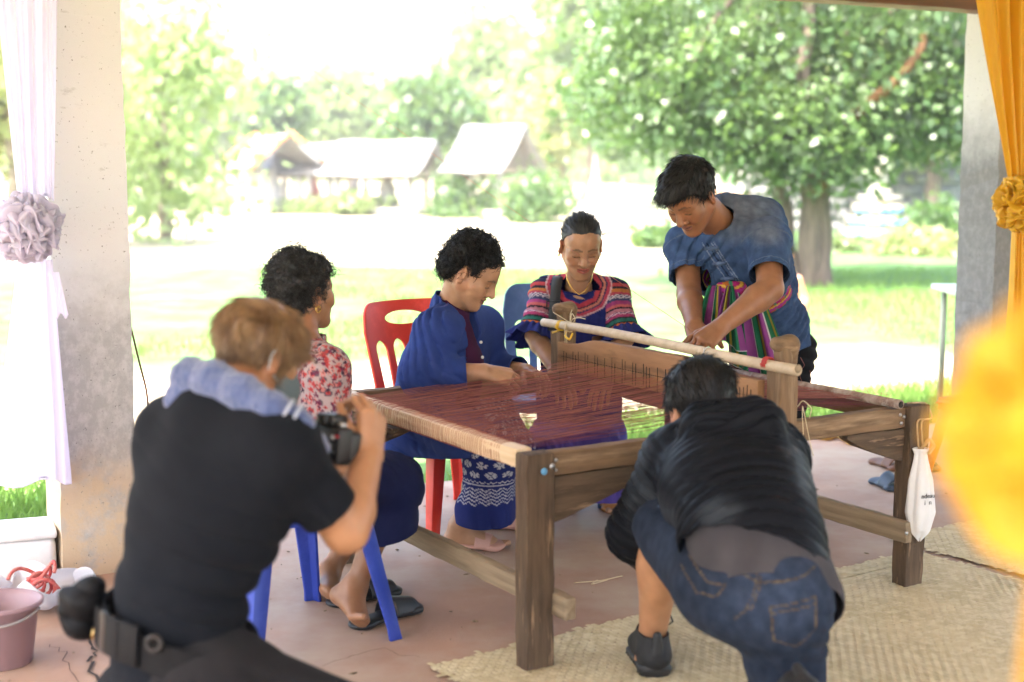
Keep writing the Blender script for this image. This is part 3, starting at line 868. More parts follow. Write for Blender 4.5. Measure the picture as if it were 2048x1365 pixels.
simple_tree(990, 66, 7.5, 3.2, 'broad pale tree filling the gap between the two right shrines', M_leafp, 36, 110, 50, .42)
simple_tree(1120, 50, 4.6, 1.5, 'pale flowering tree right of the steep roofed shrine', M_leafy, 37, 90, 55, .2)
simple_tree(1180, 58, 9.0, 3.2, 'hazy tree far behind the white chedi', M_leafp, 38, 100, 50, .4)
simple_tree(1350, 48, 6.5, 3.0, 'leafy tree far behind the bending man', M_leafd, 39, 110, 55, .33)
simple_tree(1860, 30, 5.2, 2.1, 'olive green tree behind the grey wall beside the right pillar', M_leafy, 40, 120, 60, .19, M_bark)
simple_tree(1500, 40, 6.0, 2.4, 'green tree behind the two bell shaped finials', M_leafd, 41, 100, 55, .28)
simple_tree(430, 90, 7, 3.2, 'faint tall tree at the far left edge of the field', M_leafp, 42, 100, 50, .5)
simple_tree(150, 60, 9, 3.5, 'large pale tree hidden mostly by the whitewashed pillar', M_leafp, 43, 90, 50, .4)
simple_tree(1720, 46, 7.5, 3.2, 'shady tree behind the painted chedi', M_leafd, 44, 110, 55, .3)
# the wooded slope behind everything reads as one mass
g = np.random.default_rng(5)
cx = g.uniform(-75, 80, 420); cy = g.uniform(98, 190, 420)
cl = np.stack([cx, cy, hill(cx, cy) + g.uniform(.5, 4, 420)], 1)
P = np.repeat(cl, 46, 0) + g.normal(size=(420 * 46, 3)) * np.array([2.6, 2.2, 1.7])
V, Q = leaves_np(P, 1.35, g)
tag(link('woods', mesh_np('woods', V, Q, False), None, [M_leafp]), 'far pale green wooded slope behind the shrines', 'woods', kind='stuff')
# low shrubs along the far edge
def shrub(px, py, Y, w, h, label, leaf, seed, ls=.1):
    g = np.random.default_rng(seed)
    b = at(px, py, Y); b[2] = GZ
    r = empty('shrub', b, label, 'shrub')
    n = 30
    cl = b + np.stack([g.normal(0, w * .45, n), g.normal(0, w * .3, n), np.abs(g.normal(.35, .25, n)) * h], 1)
    P = clump_pts(cl, np.full(n, .16 * h + .05), 45, g); P[:, 2] = np.maximum(P[:, 2], GZ)
    V, Q = leaves_np(P, ls, g); obj_np('foliage', V, Q, leaf, r, smooth=False)
    st = [limb([b + A(0, 0, -.05), lerp(b, c_, .6), c_], .02, .006, 5, k) for k, c_ in enumerate(cl[:8])]
    V, Q, _ = cat_mesh(st); obj_np('stem', V, Q, M_bark, r)
shrub(920, 405, 40, .8, 1.3, 'green bushes in front of the steep roofed shrine', M_leafd, 51, .16)
shrub(1075, 400, 36, 1.0, 1.7, 'tall green bush right of the steep roofed shrine', M_leafd, 52, .16)
shrub(700, 410, 41, .7, .7, 'low bush at the foot of the long white shrine', M_leafp, 53, .14)
shrub(610, 405, 43, .8, .5, 'small hedge bush below the orange gabled shrine', M_leafp, 54, .14)
shrub(340, 385, 48, 3.0, .8, 'long low pale hedge right of the whitewashed pillar', M_leafp, 55, .2)
shrub(1845, 470, 24, .7, .40, 'bright green bush at the foot of the grey wall', M_leafy, 56, .12)
shrub(1670, 478, 25, .5, .22, 'weedy green bush left of the painted chedi', M_leafp, 57, .11)
shrub(1890, 440, 26, .6, .9, 'dark bush beside the right pillar', M_leafd, 58, .12)
shrub(1310, 440, 25, .3, .45, 'dark green bush left of the bending man', M_leafd, 59, .12)

# little spirit shrines across the field
M_wht = mat('white_plaster', (.42, .40, .37), (.31, .295, .265), 3, rough=.7)
M_tin = mat('tin_roof', (.27, .27, .265), (.19, .185, .18), 2, rough=.45, stretch=(1, 6, 1))
M_trim = mat('orange_trim', (.50, .20, .07), rough=.6)
M_dkwd = mat('grey_old_wood', (.22, .18, .14), (.15, .12, .10), 6, rough=.85)
M_pink = mat('pink_cloth', (.62, .26, .22), rough=.8)
M_green = mat('green_paint', (.12, .36, .14), rough=.6)
M_blue = mat('blue_tile', (.12, .30, .55), rough=.5)
def shrine(px, Y, w, d, eave, ridge, rot, label, gable='z', trim=None, posts=4, extras=()):
    b = at(px, 415, Y); b[2] = GZ
    r = empty('shrine', b, label, 'shrine'); r.rotation_euler = (0, 0, rot)
    def add(name, VQ, m, smooth=False):
        o = link(name, mesh_np(name, VQ[0], VQ[1], smooth), r, [m]); return o
    for sgn in (-1, 1):                              # two roof slopes, ridge along local x
        n = 9
        V, Q = grid_np(n, 7, lambda u, v: np.stack([(u - .5) * (w + .5), sgn * v * (d / 2 + .35), ridge - (ridge - eave) * v * 1.0 + .02 * np.sin(u * 60) - .12 * np.sin(v * 3.14)], -1))
        solidify(add('roof_slope', (V, Q), M_tin), .05, 0)
    for x in (-1, 1):
        for y in (-1, 1): add('post', boxes_np([((x * w * .44, y * d * .42, eave / 2), (.13, .13, eave))]), M_wht)
        gb = np.array([(x * w * .44, -d * .45, eave - .02), (x * w * .44, d * .45, eave - .02), (x * w * .44, 0, ridge - .12)])
        gb2 = gb + A(x * .05, 0, 0)
        add('gable', (np.concatenate([gb, gb2]), np.array([(0, 1, 2, 2), (3, 4, 5, 5), (0, 1, 4, 3), (1, 2, 5, 4), (2, 0, 3, 5)])), M_dkwd)
        if trim:
            for sgn in (-1, 1):
                V, Q = tube_np([(x * (w / 2 + .27), 0, ridge + .06), (x * (w / 2 + .27), sgn * (d / 2 + .38), eave + .02)], .07, 6); add('barge_board', (V, Q), trim)
    add('plinth', boxes_np([((0, 0, .1), (w * 1.02, d * 1.0, .2))]), M_wht)
    add('tie_beam', boxes_np([((0, -d * .42, eave - .06), (w * .96, .08, .1))]), M_dkwd)
    add('tie_beam', boxes_np([((0, d * .42, eave - .06), (w * .96, .08, .1))]), M_dkwd)
    for nm, VQ, m in extras: add(nm, VQ, m, True)
    return r
altar = lambda x, s=1.0: lathe_np([(0, .2), (.32 * s, .2), (.34 * s, .45 * s), (.24 * s, .5 * s), (.26 * s, .8 * s), (.16 * s, .95 * s), (.08, 1.2 * s), (0, 1.5 * s)], 12)
shrine(548, 44, 1.9, 1.9, 1.35, 2.35, -.95, 'small shrine with orange barge boards on its steep gable', trim=M_trim, extras=[('altar', altar(0), M_wht)])
shrine(630, 45, 2.4, 1.9, 1.15, 2.1, -.42, 'low white shrine between the orange gabled one and the long one', extras=[('altar', altar(0, .8), M_pink)])
shrine(775, 42, 2.7, 2.0, 1.15, 2.15, -.40, 'long white tin roofed shrine with several posts', extras=[('altar', altar(0), M_wht), ('cloth_wrap', lathe_np([(.12, .2), (.16, .5), (.14, 1.0), (.1, 1.05)], 10), M_pink)])
shrine(990, 40.5, 1.5, 2.2, 1.25, 2.55, -.5, 'steep roofed open shrine with a green and white altar', extras=[('altar', altar(0, .95), M_wht), ('altar_band', lathe_np([(.30, .46), (.345, .46), (.345, .54), (.27, .54)], 12), M_green)])
# chedis
def chedi(px, py, Y, h, w, label, body=M_wht, bands=None, tip=None, flare=True):
    b = at(px, py, Y); b[2] = GZ
    r = empty('chedi', b, label, 'stupa'); k = h; w = w / 2
    tiers = [(0, 1.0, .10), (.10, .86, .10), (.20, .70, .10), (.30, .56, .07)]
    V, Q = boxes_np([((0, 0, (z + t / 2) * k), (2 * w * s, 2 * w * s, t * k)) for z, s, t in tiers])
    link('base_tier', mesh_np('base_tier', V, Q, False), r, [body])
    pr = [(.0, .37), (.46, .37), (.44, .40), (.34, .44), (.28, .52), (.24, .58), (.27, .60), (.27, .63), (.17, .64), (.15, .70), (.11, .78), (.07, .88), (.025, .97), (0, 1.0)]
    V, Q = lathe_np([(a * w, z * k) for a, z in pr], 16); link('bell', mesh_np('bell', V, Q), r, [body])
    if bands is not None:
        for z, s, t in tiers[:3]:
            for sx in (-1, 0, 1):
                for c_, d_ in (((sx * w * s * .45, -w * s - .006), (w * .3, .02)), ((w * s + .006, sx * w * s * .45), (.02, w * .3)), ((-w * s - .006, sx * w * s * .45), (.02, w * .3))):
                    V, Q = boxes_np([((*c_, (z + t * .5) * k), (*d_, t * k * .55))])
                    link('blue_panel', mesh_np('blue_panel', V, Q, False), r, [bands])
    if tip is not None:
        V, Q = lathe_np([(.0, .635 * k), (.31 * w, .635 * k), (.29 * w, .665 * k), (.0, .667 * k)], 16); link('ring', mesh_np('ring', V, Q), r, [tip])
    r.rotation_euler = (0, 0, .35)
    return r
M_cream = mat('cream_plaster', (.25, .215, .15), (.20, .205, .195), 2, rough=.7)
chedi(1757, 470, 28, 2.4, 1.1, 'cream and blue painted chedi in front of the grey wall', M_cream, M_blue)
chedi(1190, 432, 31, 1.75, .95, 'plain bright white chedi left of the bending man')
chedi(1245, 425, 33, 1.2, .6, 'short white chedi beside the taller plain one')
chedi(1432, 430, 27, 1.5, 1.0, 'white bell topped chedi just above the bending man, left of a pair', tip=M_trim)
chedi(1480, 432, 26.5, 1.45, 1.05, 'white bell topped chedi with an orange ring, right of a pair', tip=M_trim)
# grey wall behind
M_wall = mat('grey_block_wall', (.19, .185, .18), (.10, .10, .10), 1.3, rough=.9, bump=.3, c3=(.30, .29, .27), s3=.8)
wl = empty('boundary_wall', at(1700, 460, 31), 'long dark grey block wall behind the painted chedi', 'wall')
wx0, wx1 = at(1500, 400, 31)[0], at(1990, 400, 29)[0]
hgt, bl, k = .26, .62, 0
Wm = None
for row in range(6):
    z = GZ + hgt * (row + .5)
    x = wx0 - (row % 2) * bl / 2
    while x < wx1:
        if Wm is None:
            V, Q = boxes_np([((0, 0, 0), (bl - .02, .2, hgt - .02))]); Wm = mesh_np('block', V, Q, False); Wm.materials.append(M_wall)
        o = bpy.data.objects.new('block', Wm); COL.objects.link(o); o.parent = wl
        o.location = (x - wl.location.x, random.gauss(0, .008), z - wl.location.z); x += bl
V, Q = boxes_np([(((wx0 + wx1) / 2 - wl.location.x, .0, GZ + hgt * 3 - wl.location.z), (wx1 - wx0, .15, hgt * 6 - .03)), (((wx0 + wx1) / 2 - wl.location.x, 0, GZ + hgt * 6 + .045 - wl.location.z), (wx1 - wx0, .28, .07))])
link('mortar_core', mesh_np('mortar_core', V, Q, False), wl, [M_wall])

# ---------------------------------------------------------------- loom
M_wood = mat('loom_timber', (.23, .145, .08), (.135, .085, .048), 9, rough=.7, spec=.2, stretch=(.5, 6, 6), bump=.35, bscale=30, c3=(.36, .25, .15), s3=5, t3=(.52, .72), bdist=.004)
M_woodl = mat('pale_timber', (.74, .57, .36), (.62, .45, .26), 9, rough=.5, spec=.3, stretch=(.4, 7, 7), bump=.25, bscale=30, bdist=.003)  # pale wood, with the light on the beam added into its colour
M_woodd = mat('dark_timber', (.135, .092, .058), (.07, .048, .033), 8, rough=.75, spec=.15, stretch=(.5, 5, 5), bump=.45, bscale=26, c3=(.30, .20, .12), s3=9, t3=(.56, .68), bdist=.004)
M_woodg = mat('grey_timber', (.33, .255, .165), (.22, .165, .105), 8, rough=.75, spec=.15, stretch=(.4, 6, 6), bump=.3, bscale=30, bdist=.003)
M_reed = mat('reed_board', (.36, .19, .085), (.26, .13, .06), 7, rough=.55, spec=.2, stretch=(.5, 6, 3), bump=.15, c3=(.10, .06, .035), s3=5, t3=(.56, .75))
M_bamb = mat('bamboo', (.62, .50, .34), (.50, .38, .24), 6, rough=.5, stretch=(.4, 5, 5), bump=.15)
M_steel = mat('steel', (.45, .45, .46), rough=.35, metal=1.0)
M_bluebolt = mat('blue_plastic_cap', (.12, .33, .55), rough=.4)
M_slot = mat('slot_dark', (.02, .014, .01), rough=.9)
M_warp = mat('warp_thread', (.46, .17, .115), (.31, .095, .07), 14, rough=.7, stretch=(.3, 1, 1))
M_warp2 = mat('maroon_warp_thread', (.27, .06, .08), (.17, .035, .055), 14, rough=.7, stretch=(.3, 1, 1))
M_warpd = mat('dark_warp_thread', (.05, .02, .02), rough=.7)
M_raff = mat('raffia', (.66, .55, .36), (.55, .44, .26), 20, rough=.6)
M_ytie = mat('yellow_plastic_tie', (.80, .50, .04), rough=.4)
M_rtie = mat('red_string', (.50, .06, .05), rough=.7)
M_wtie = mat('white_string', (.72, .70, .66), rough=.7)
LH = .612
LF = on(1070, 905, LH); LF[2] = 0
e1 = nrm(A(.850, .527, 0)); e2 = nrm(A(-.520, .854, 0))
L1, L2 = 1.475, 1.246
LL, LR, LB = LF + e2 * L2, LF + e1 * L1, LF + e1 * L1 + e2 * L2
loom = empty('loom', lerp(LF, LB, .5), 'old wooden hand loom strung with reddish brown warp threads', 'loom')
Z3 = A(0, 0, 1)
def leg(p, m, w=.088, h=LH, nm='leg', tp=1.0):
    return board(nm, p, p + Z3 * h, w, .062, m, loom, up=e2 * -1, bev=.006, wear=.0016, taper=tp)
leg(LF, M_woodd, .090); leg(LR, M_woodd, .082, LH, 'leg', 1.12); leg(LL, M_woodd, .082); leg(LB, M_woodd, .082)
RZ = LH - .038
in1, in2 = e1 * .038, e2 * .05
# cloth beam: pale rounded rail at the near-left end
cb0, cb1 = LF + e2 * .0 + Z3 * (LH - .02) - e1 * .012, LL + e2 * .01 + Z3 * (LH - .02) - e1 * .012
cbo = board('cloth_beam', cb0 + e2 * .035, cb1, .06, .058, M_woodl, loom, bev=.019, wear=.0008)
# thread wraps on the beam
wr = []
ncb = 84
for k in range(ncb):
    t = .10 + .80 * (k + rng.uniform(-.3, .3)) / ncb
    c_ = lerp(cb0, cb1, t); a = np.linspace(0, 2 * math.pi, 13)
    sk = rng.normal(0, .0016)
    P = c_ + np.outer(np.sign(np.cos(a)) * np.abs(np.cos(a)) ** .55 * .0315, e1) + np.outer(np.sign(np.sin(a)) * np.abs(np.sin(a)) ** .55 * .0305, Z3) + np.outer(sk * np.sin(a), e2)
    wr.append(tube_np(P, .0009, 4, False))
V, Q, _ = cat_mesh(wr); o = obj_np('thread_wraps', V, Q, M_warp, loom); o['kind'] = 'stuff'
# side rails, back rail
board('side_rail', LF + e1 * .04 + e2 * .012 + Z3 * RZ, LR - e1 * .035 + e2 * .012 + Z3 * RZ, .045, .066, M_wood, loom)
board('side_rail', LL + e1 * .0 - e2 * .012 + Z3 * RZ, LB - e2 * .012 + Z3 * RZ, .045, .07, M_wood, loom)
board('back_rail', LR + e2 * .04 + Z3 * (RZ - .0), LB - e2 * .04 + Z3 * (RZ - .0), .045, .06, M_wood, loom)
# gussets: tapered planks under the rails
def gus(p, d, L, hh, inv=False, m=M_woodd):
    z1 = RZ - .036
    def prof(t):
        lo = -hh * (1 - t) ** .8 - .012
        return lo, 0
    board('brace', p + Z3 * z1, p + d * L + Z3 * z1, .038, .1, m, loom, prof=prof, bev=.003)
gus(LF + e1 * .032 + e2 * .012, e1, .40, .125); gus(LR - e1 * .03 + e2 * .012, -e1, .27, .105)
gus(LL + e1 * .032 - e2 * .012, e1, .4, .14); gus(LB - e1 * .03 - e2 * .012, -e1, .34, .12)
gus(LL - e2 * .04, -e2, .34, .12); gus(LF + e2 * .035 - e1 * .004, e2, .02, .01)
# stretchers
board('stretcher', LF - e2 * .10 + e1 * .055 + Z3 * .185, LL + e2 * .06 + e1 * .055 + Z3 * .185, .034, .062, M_woodg, loom)
board('stretcher', LR - e2 * .05 - e1 * .052 + Z3 * .2, LB + e2 * .05 - e1 * .052 + Z3 * .2, .03, .07, M_woodg, loom)
# uprights with notched hooked heads
UT = .617
UR, UL = LF + e1 * (L1 * UT) + e2 * .012, LF + e1 * (L1 * UT) + e2 * (L2 - .012)
def upright(p):
    p = p - e1 * .0
    board('upright', p + Z3 * (LH - .09) - e2 * .034 * np.sign((p - lerp(UR, UL, .5)) @ e2) * -1 * 0, p + Z3 * (LH + .155), .066, .072, M_wood, loom, up=e1, bev=.006)
    board('upright_neck', p + Z3 * (LH + .15) + e1 * .014, p + Z3 * (LH + .235), .05, .045, M_wood, loom, up=e1, bev=.008)
    V, Q = Field().rc(p + Z3 * (LH + .238) - e1 * .024, p + Z3 * (LH + .234) + e1 * .028, .023, .026, .01, w=e2, f1=1.1).rc(p + Z3 * (LH + .18) + e1 * .025, p + Z3 * (LH + .234) + e1 * .025, .026, .027, .02).mesh(.006)
    obj_np('upright_head', V, Q, M_wood, loom)
upright(UR); upright(UL)
# bamboo pole lying in the notches
PZ = LH + .180
pd = nrm(UR - UL)
pa, pb = UL - pd * .085 + Z3 * (PZ - .0) - e1 * .035, UR + pd * .105 + Z3 * (PZ - .004) - e1 * .035
tt = np.linspace(0, 1, 60); P = lerp(pa, pb, 0) + np.outer(tt, pb - pa)
P[:, 2] += .006 * np.sin(tt * 5) ; rr = np.full(60, .0158) + .0015 * tt
for nn in (.12, .33, .535, .76): rr += .0022 * np.exp(-((tt - nn) / .008) ** 2)
V, Q = tube_np(P, rr, 14)
obj_np('bamboo_pole', V, Q, M_bamb, loom)
V, Q = tube_np([pb + pd * .0003, pb + pd * .0012], .0135, 12); obj_np('pole_end', V, Q, M_woodg, loom)
# reed board (beater) hanging below the pole
ra, rb = UL + pd * .05 - e1 * .045, UR - pd * .045 - e1 * .045
Lr = np.linalg.norm(rb - ra)
def rprof(t):
    x = t
    if x < .10: top = .058
    elif x < .20: top = .058 + (x - .10) / .10 * .030
    elif x < .80: top = .088
    elif x < .90: top = .088 - (x - .80) / .10 * .030
    else: top = .058
    return -.048, top
ro = board('reed_board', ra + Z3 * (LH + .064), rb + Z3 * (LH + .064), .03, .13, M_reed, loom, prof=rprof, bev=.004, wear=.0006, up=Z3)
sl = []
Rr = frame_x(ra, rb)
gx_ = 0.04
while gx_ < .97:
    for _ in range(random.choice((2, 3, 2, 4, 1))):
        hgt_ = random.choice((.075, .07, .085))
        c_ = A(gx_ * Lr, 0, -.008 + random.uniform(-.008, .01))
        for sy in (-1, 1): sl.append((c_ + A(0, sy * .0155, 0), A(.0022, .0016, hgt_)))
        gx_ += .0155
    gx_ += .024
for q in np.arange(.03, .97, .0085):
    for sy in (-1, 1): sl.append((A(q * Lr, sy * .0155, .006), A(.004, .0016, .003)))
V, Q = boxes_np(sl)
o = link('reed_slots', mesh_np('reed_slots', V, Q, False), None, [M_slot]); place(o, ra + Z3 * (LH + .064), Rr, loom); o['kind'] = 'stuff'
# warp threads: from the cloth beam through the reed to the roller, in two sheds
def warp(n, m, name, z0, z1, z2, w0=(.05, .84), w1=(.05, .91), jit=.005, r=.00046):
    parts = []
    for k in range(n):
        s = (k + rng.uniform(-.45, .45)) / n
        a = cb0 + (cb1 - cb0) * (w0[0] + (w0[1] - w0[0]) * s) + Z3 * (.030 + z0) + e1 * .01
        b = ra + (rb - ra) * (1 - (w1[0] + (w1[1] - w1[0]) * s)) + Z3 * (LH - RZ * 0 - LH + LH + z1 + rng.normal(0, jit))
        d = LR + e2 * (.12 + (L2 - .24) * s) + Z3 * (LH + z2) + e1 * .03
        parts.append(tube_np([a, lerp(a, b, .5) - Z3 * .004, b, d], r, 3, False))
    V, Q, _ = cat_mesh(parts)
    o = obj_np(name, V, Q, m, loom); o['kind'] = 'stuff'
warp(165, M_warp, 'warp_threads', .0, .062, .0)
warp(150, M_warp2, 'warp_threads', -.012, .012, -.02)
warp(26, M_warpd, 'dark_warp_threads', -.004, .035, -.012)
warp(36, M_warp2, 'warp_threads', .0, .040, -.01)
# roller with leftover threads at the far end
rl0, rl1 = LR + e2 * .02 + Z3 * (LH + .012) + e1 * .03 - e2 * .05 + e1 * -.12, LB + Z3 * (LH + .012) + e1 * -.09
M_roll = mat('worn_roller', (.45, .36, .30), (.16, .08, .055), 18, rough=.6, c3=(.55, .50, .45), s3=22)
V, Q = tube_np([rl0, lerp(rl0, rl1, .5), rl1], .0155, 12); obj_np('roller', V, Q, M_roll, loom)
V, Q = tube_np([rl0 - nrm(rl1 - rl0) * .002, rl0 - nrm(rl1 - rl0) * .001], .011, 12); obj_np('roller_bore', V, Q, M_slot, loom)
fz = []
for k in range(60):
    c_ = lerp(rl0, rl1, rng.uniform(.05, .9)); a = rng.uniform(0, 6.28, 1)[0]
    P = [c_ + A(0, 0, .015)]
    for _ in range(4): P.append(P[-1] + rng.normal(0, .011, 3) + A(0, 0, .002))
    fz.append(tube_np(P, .0007, 3, False))
V, Q, _ = cat_mesh(fz); o = obj_np('loose_threads', V, Q, M_warp, loom); o['kind'] = 'stuff'
# ties
def ring_tie(c_, ax, r, m, turns=3, pitch=.005, name='tie', w=.0022):
    x = nrm(np.cross(ax, Z3)); y = np.cross(ax, x); a = np.linspace(0, turns * 6.28, turns * 12)
    P = c_ + np.outer(np.cos(a) * r, x) + np.outer(np.sin(a) * r, y) + np.outer((a / 6.28 - turns / 2) * pitch, ax)
    V, Q = tube_np(P, w, 5); obj_np(name, V, Q, m, loom)
pt = lambda t: lerp(pa, pb, t)
ring_tie(pt(.085), pd, .0175, M_ytie, 3, .006, 'yellow_tie', .0035)
ring_tie(pt(.905), pd, .019, M_rtie, 4, .006, 'red_tie', .0022)
ring_tie(pt(.13), pd, .0175, M_raff, 2, .006, 'raffia_tie', .0018)
ring_tie(pt(.70), pd, .0175, M_wtie, 2, .004, 'string_tie', .001)
def cord(name, pts, m, r=.0016, parent=loom, n=5, sub=6):
    pts = np.array(pts, float); t = np.linspace(0, 1, len(pts)); q_ = np.linspace(0, 1, len(pts) * sub)
    P = np.stack([np.interp(q_, t, pts[:, i]) for i in range(3)], 1)
    for _ in range(4): P[1:-1] = (P[:-2] + 2 * P[1:-1] + P[2:]) / 4
    V, Q = tube_np(P, r, n); return obj_np(name, V, Q, m, parent)
p = pt(.13) - e1 * .018
for dx in (-.004, .004): cord('raffia_tie', [p + Z3 * .016, p - e1 * .004 + pd * dx, p - Z3 * .05 + pd * dx * 1.5, p - Z3 * .125 + pd * dx], M_raff, .0018)
p = pt(.13) + Z3 * .016
cord('raffia_tail', [p, p + Z3 * .018 + pd * .02 , p + Z3 * .026 + pd * .06, p + Z3 * .024 + pd * .10], M_raff, .0017)
cord('raffia_tail', [p, p + Z3 * .02 - pd * .03 - e1 * .02, p + Z3 * .035 - pd * .07 - e1 * .03], M_raff, .0017)
cord('raffia_tail', [p, p + Z3 * .04 + pd * .01, p + Z3 * .02 + pd * .035, p + Z3 * .0 + pd * .02], M_raff, .0017)
cord('raffia_tail', [p, p + Z3 * .03 + pd * .0, p + Z3 * .05 + pd * .012], M_raff, .0017)
p = pt(.085) - Z3 * .014
cord('yellow_tie', [p, p - Z3 * .012 - pd * .03, p - Z3 * .018 - pd * .055], M_ytie, .005)
cord('yellow_tie', [p + pd * .04, p - Z3 * .02 + pd * .06 - e1 * .02, p - Z3 * .03 + pd * .09 - e1 * .02, p - Z3 * .008 + pd * .08], M_ytie, .0045)
p = pt(.70) - e1 * .017
cord('string_tie', [p + Z3 * .015, p, p - Z3 * .06, p - Z3 * .13], M_wtie, .001)
cord('string_tie', [p + Z3 * .01, p - Z3 * .04 + pd * .008, p - Z3 * .055 + pd * .02, p - Z3 * .06 + pd * .03], M_wtie, .001)
p = UR + Z3 * (LH + .02) + pd * .06 + e1 * .03
cord('raffia_tail', [p + Z3 * .03, p + Z3 * .0 + e1 * .01, p - Z3 * .07 + e1 * .03, p - Z3 * .13 + e1 * .05], M_raff, .0014)
cord('raffia_tail', [p + Z3 * .03, p + Z3 * .0, p - Z3 * .08 + pd * .01, p - Z3 * .16 + pd * .012], M_raff, .0014)
cord('raffia_tail', [p + Z3 * .03 - e1 * .02, p + Z3 * .05 , p + Z3 * .02 + e1 * .04, p - Z3 * .01 + e1 * .03], M_raff, .0014)
# bolts
def bolt(p, d, m, r=.0075):
    V, Q = lathe_np([(0, .0), (r, .0), (r, .003), (r * .7, .0055), (0, .006)], 10)
    o = link('bolt', mesh_np('bolt', V, Q), None, [m]); x = nrm(np.cross(d, Z3)); place(o, p, np.stack([x, np.cross(d, x), d], 1), loom)
fd = -e2; lf = LF - e2 * .0445
wx = e1 * .0
fpos = lambda a, z: LF - e2 * .0456 + e1 * a + Z3 * z
bolt(fpos(.0, LH - .045), fd, M_bluebolt, .010); bolt(fpos(.026, LH - .034), fd, M_steel, .009)
bolt(LF + e1 * .06 - e2 * .0115 + Z3 * (RZ + .012), fd, M_steel, .006); bolt(LF + e1 * .06 - e2 * .0115 + Z3 * (RZ - .016), fd, M_steel, .005)
rr_ = LR - e1 * .06 - e2 * .0115
for a, z in ((-.012, .012), (.006, .004), (-.006, -.016)): bolt(rr_ + e1 * a + Z3 * (RZ + z), fd, M_steel, .0065)
bolt(LR - e1 * .068 - e2 * .052 + Z3 * .2, fd, M_steel, .007)
bolt(LL - e2 * .036 + e1 * .30 + Z3 * (RZ + .02), fd, M_steel, .006); bolt(UL - e2 * .039 + Z3 * (LH - .02), fd, M_steel, .006)

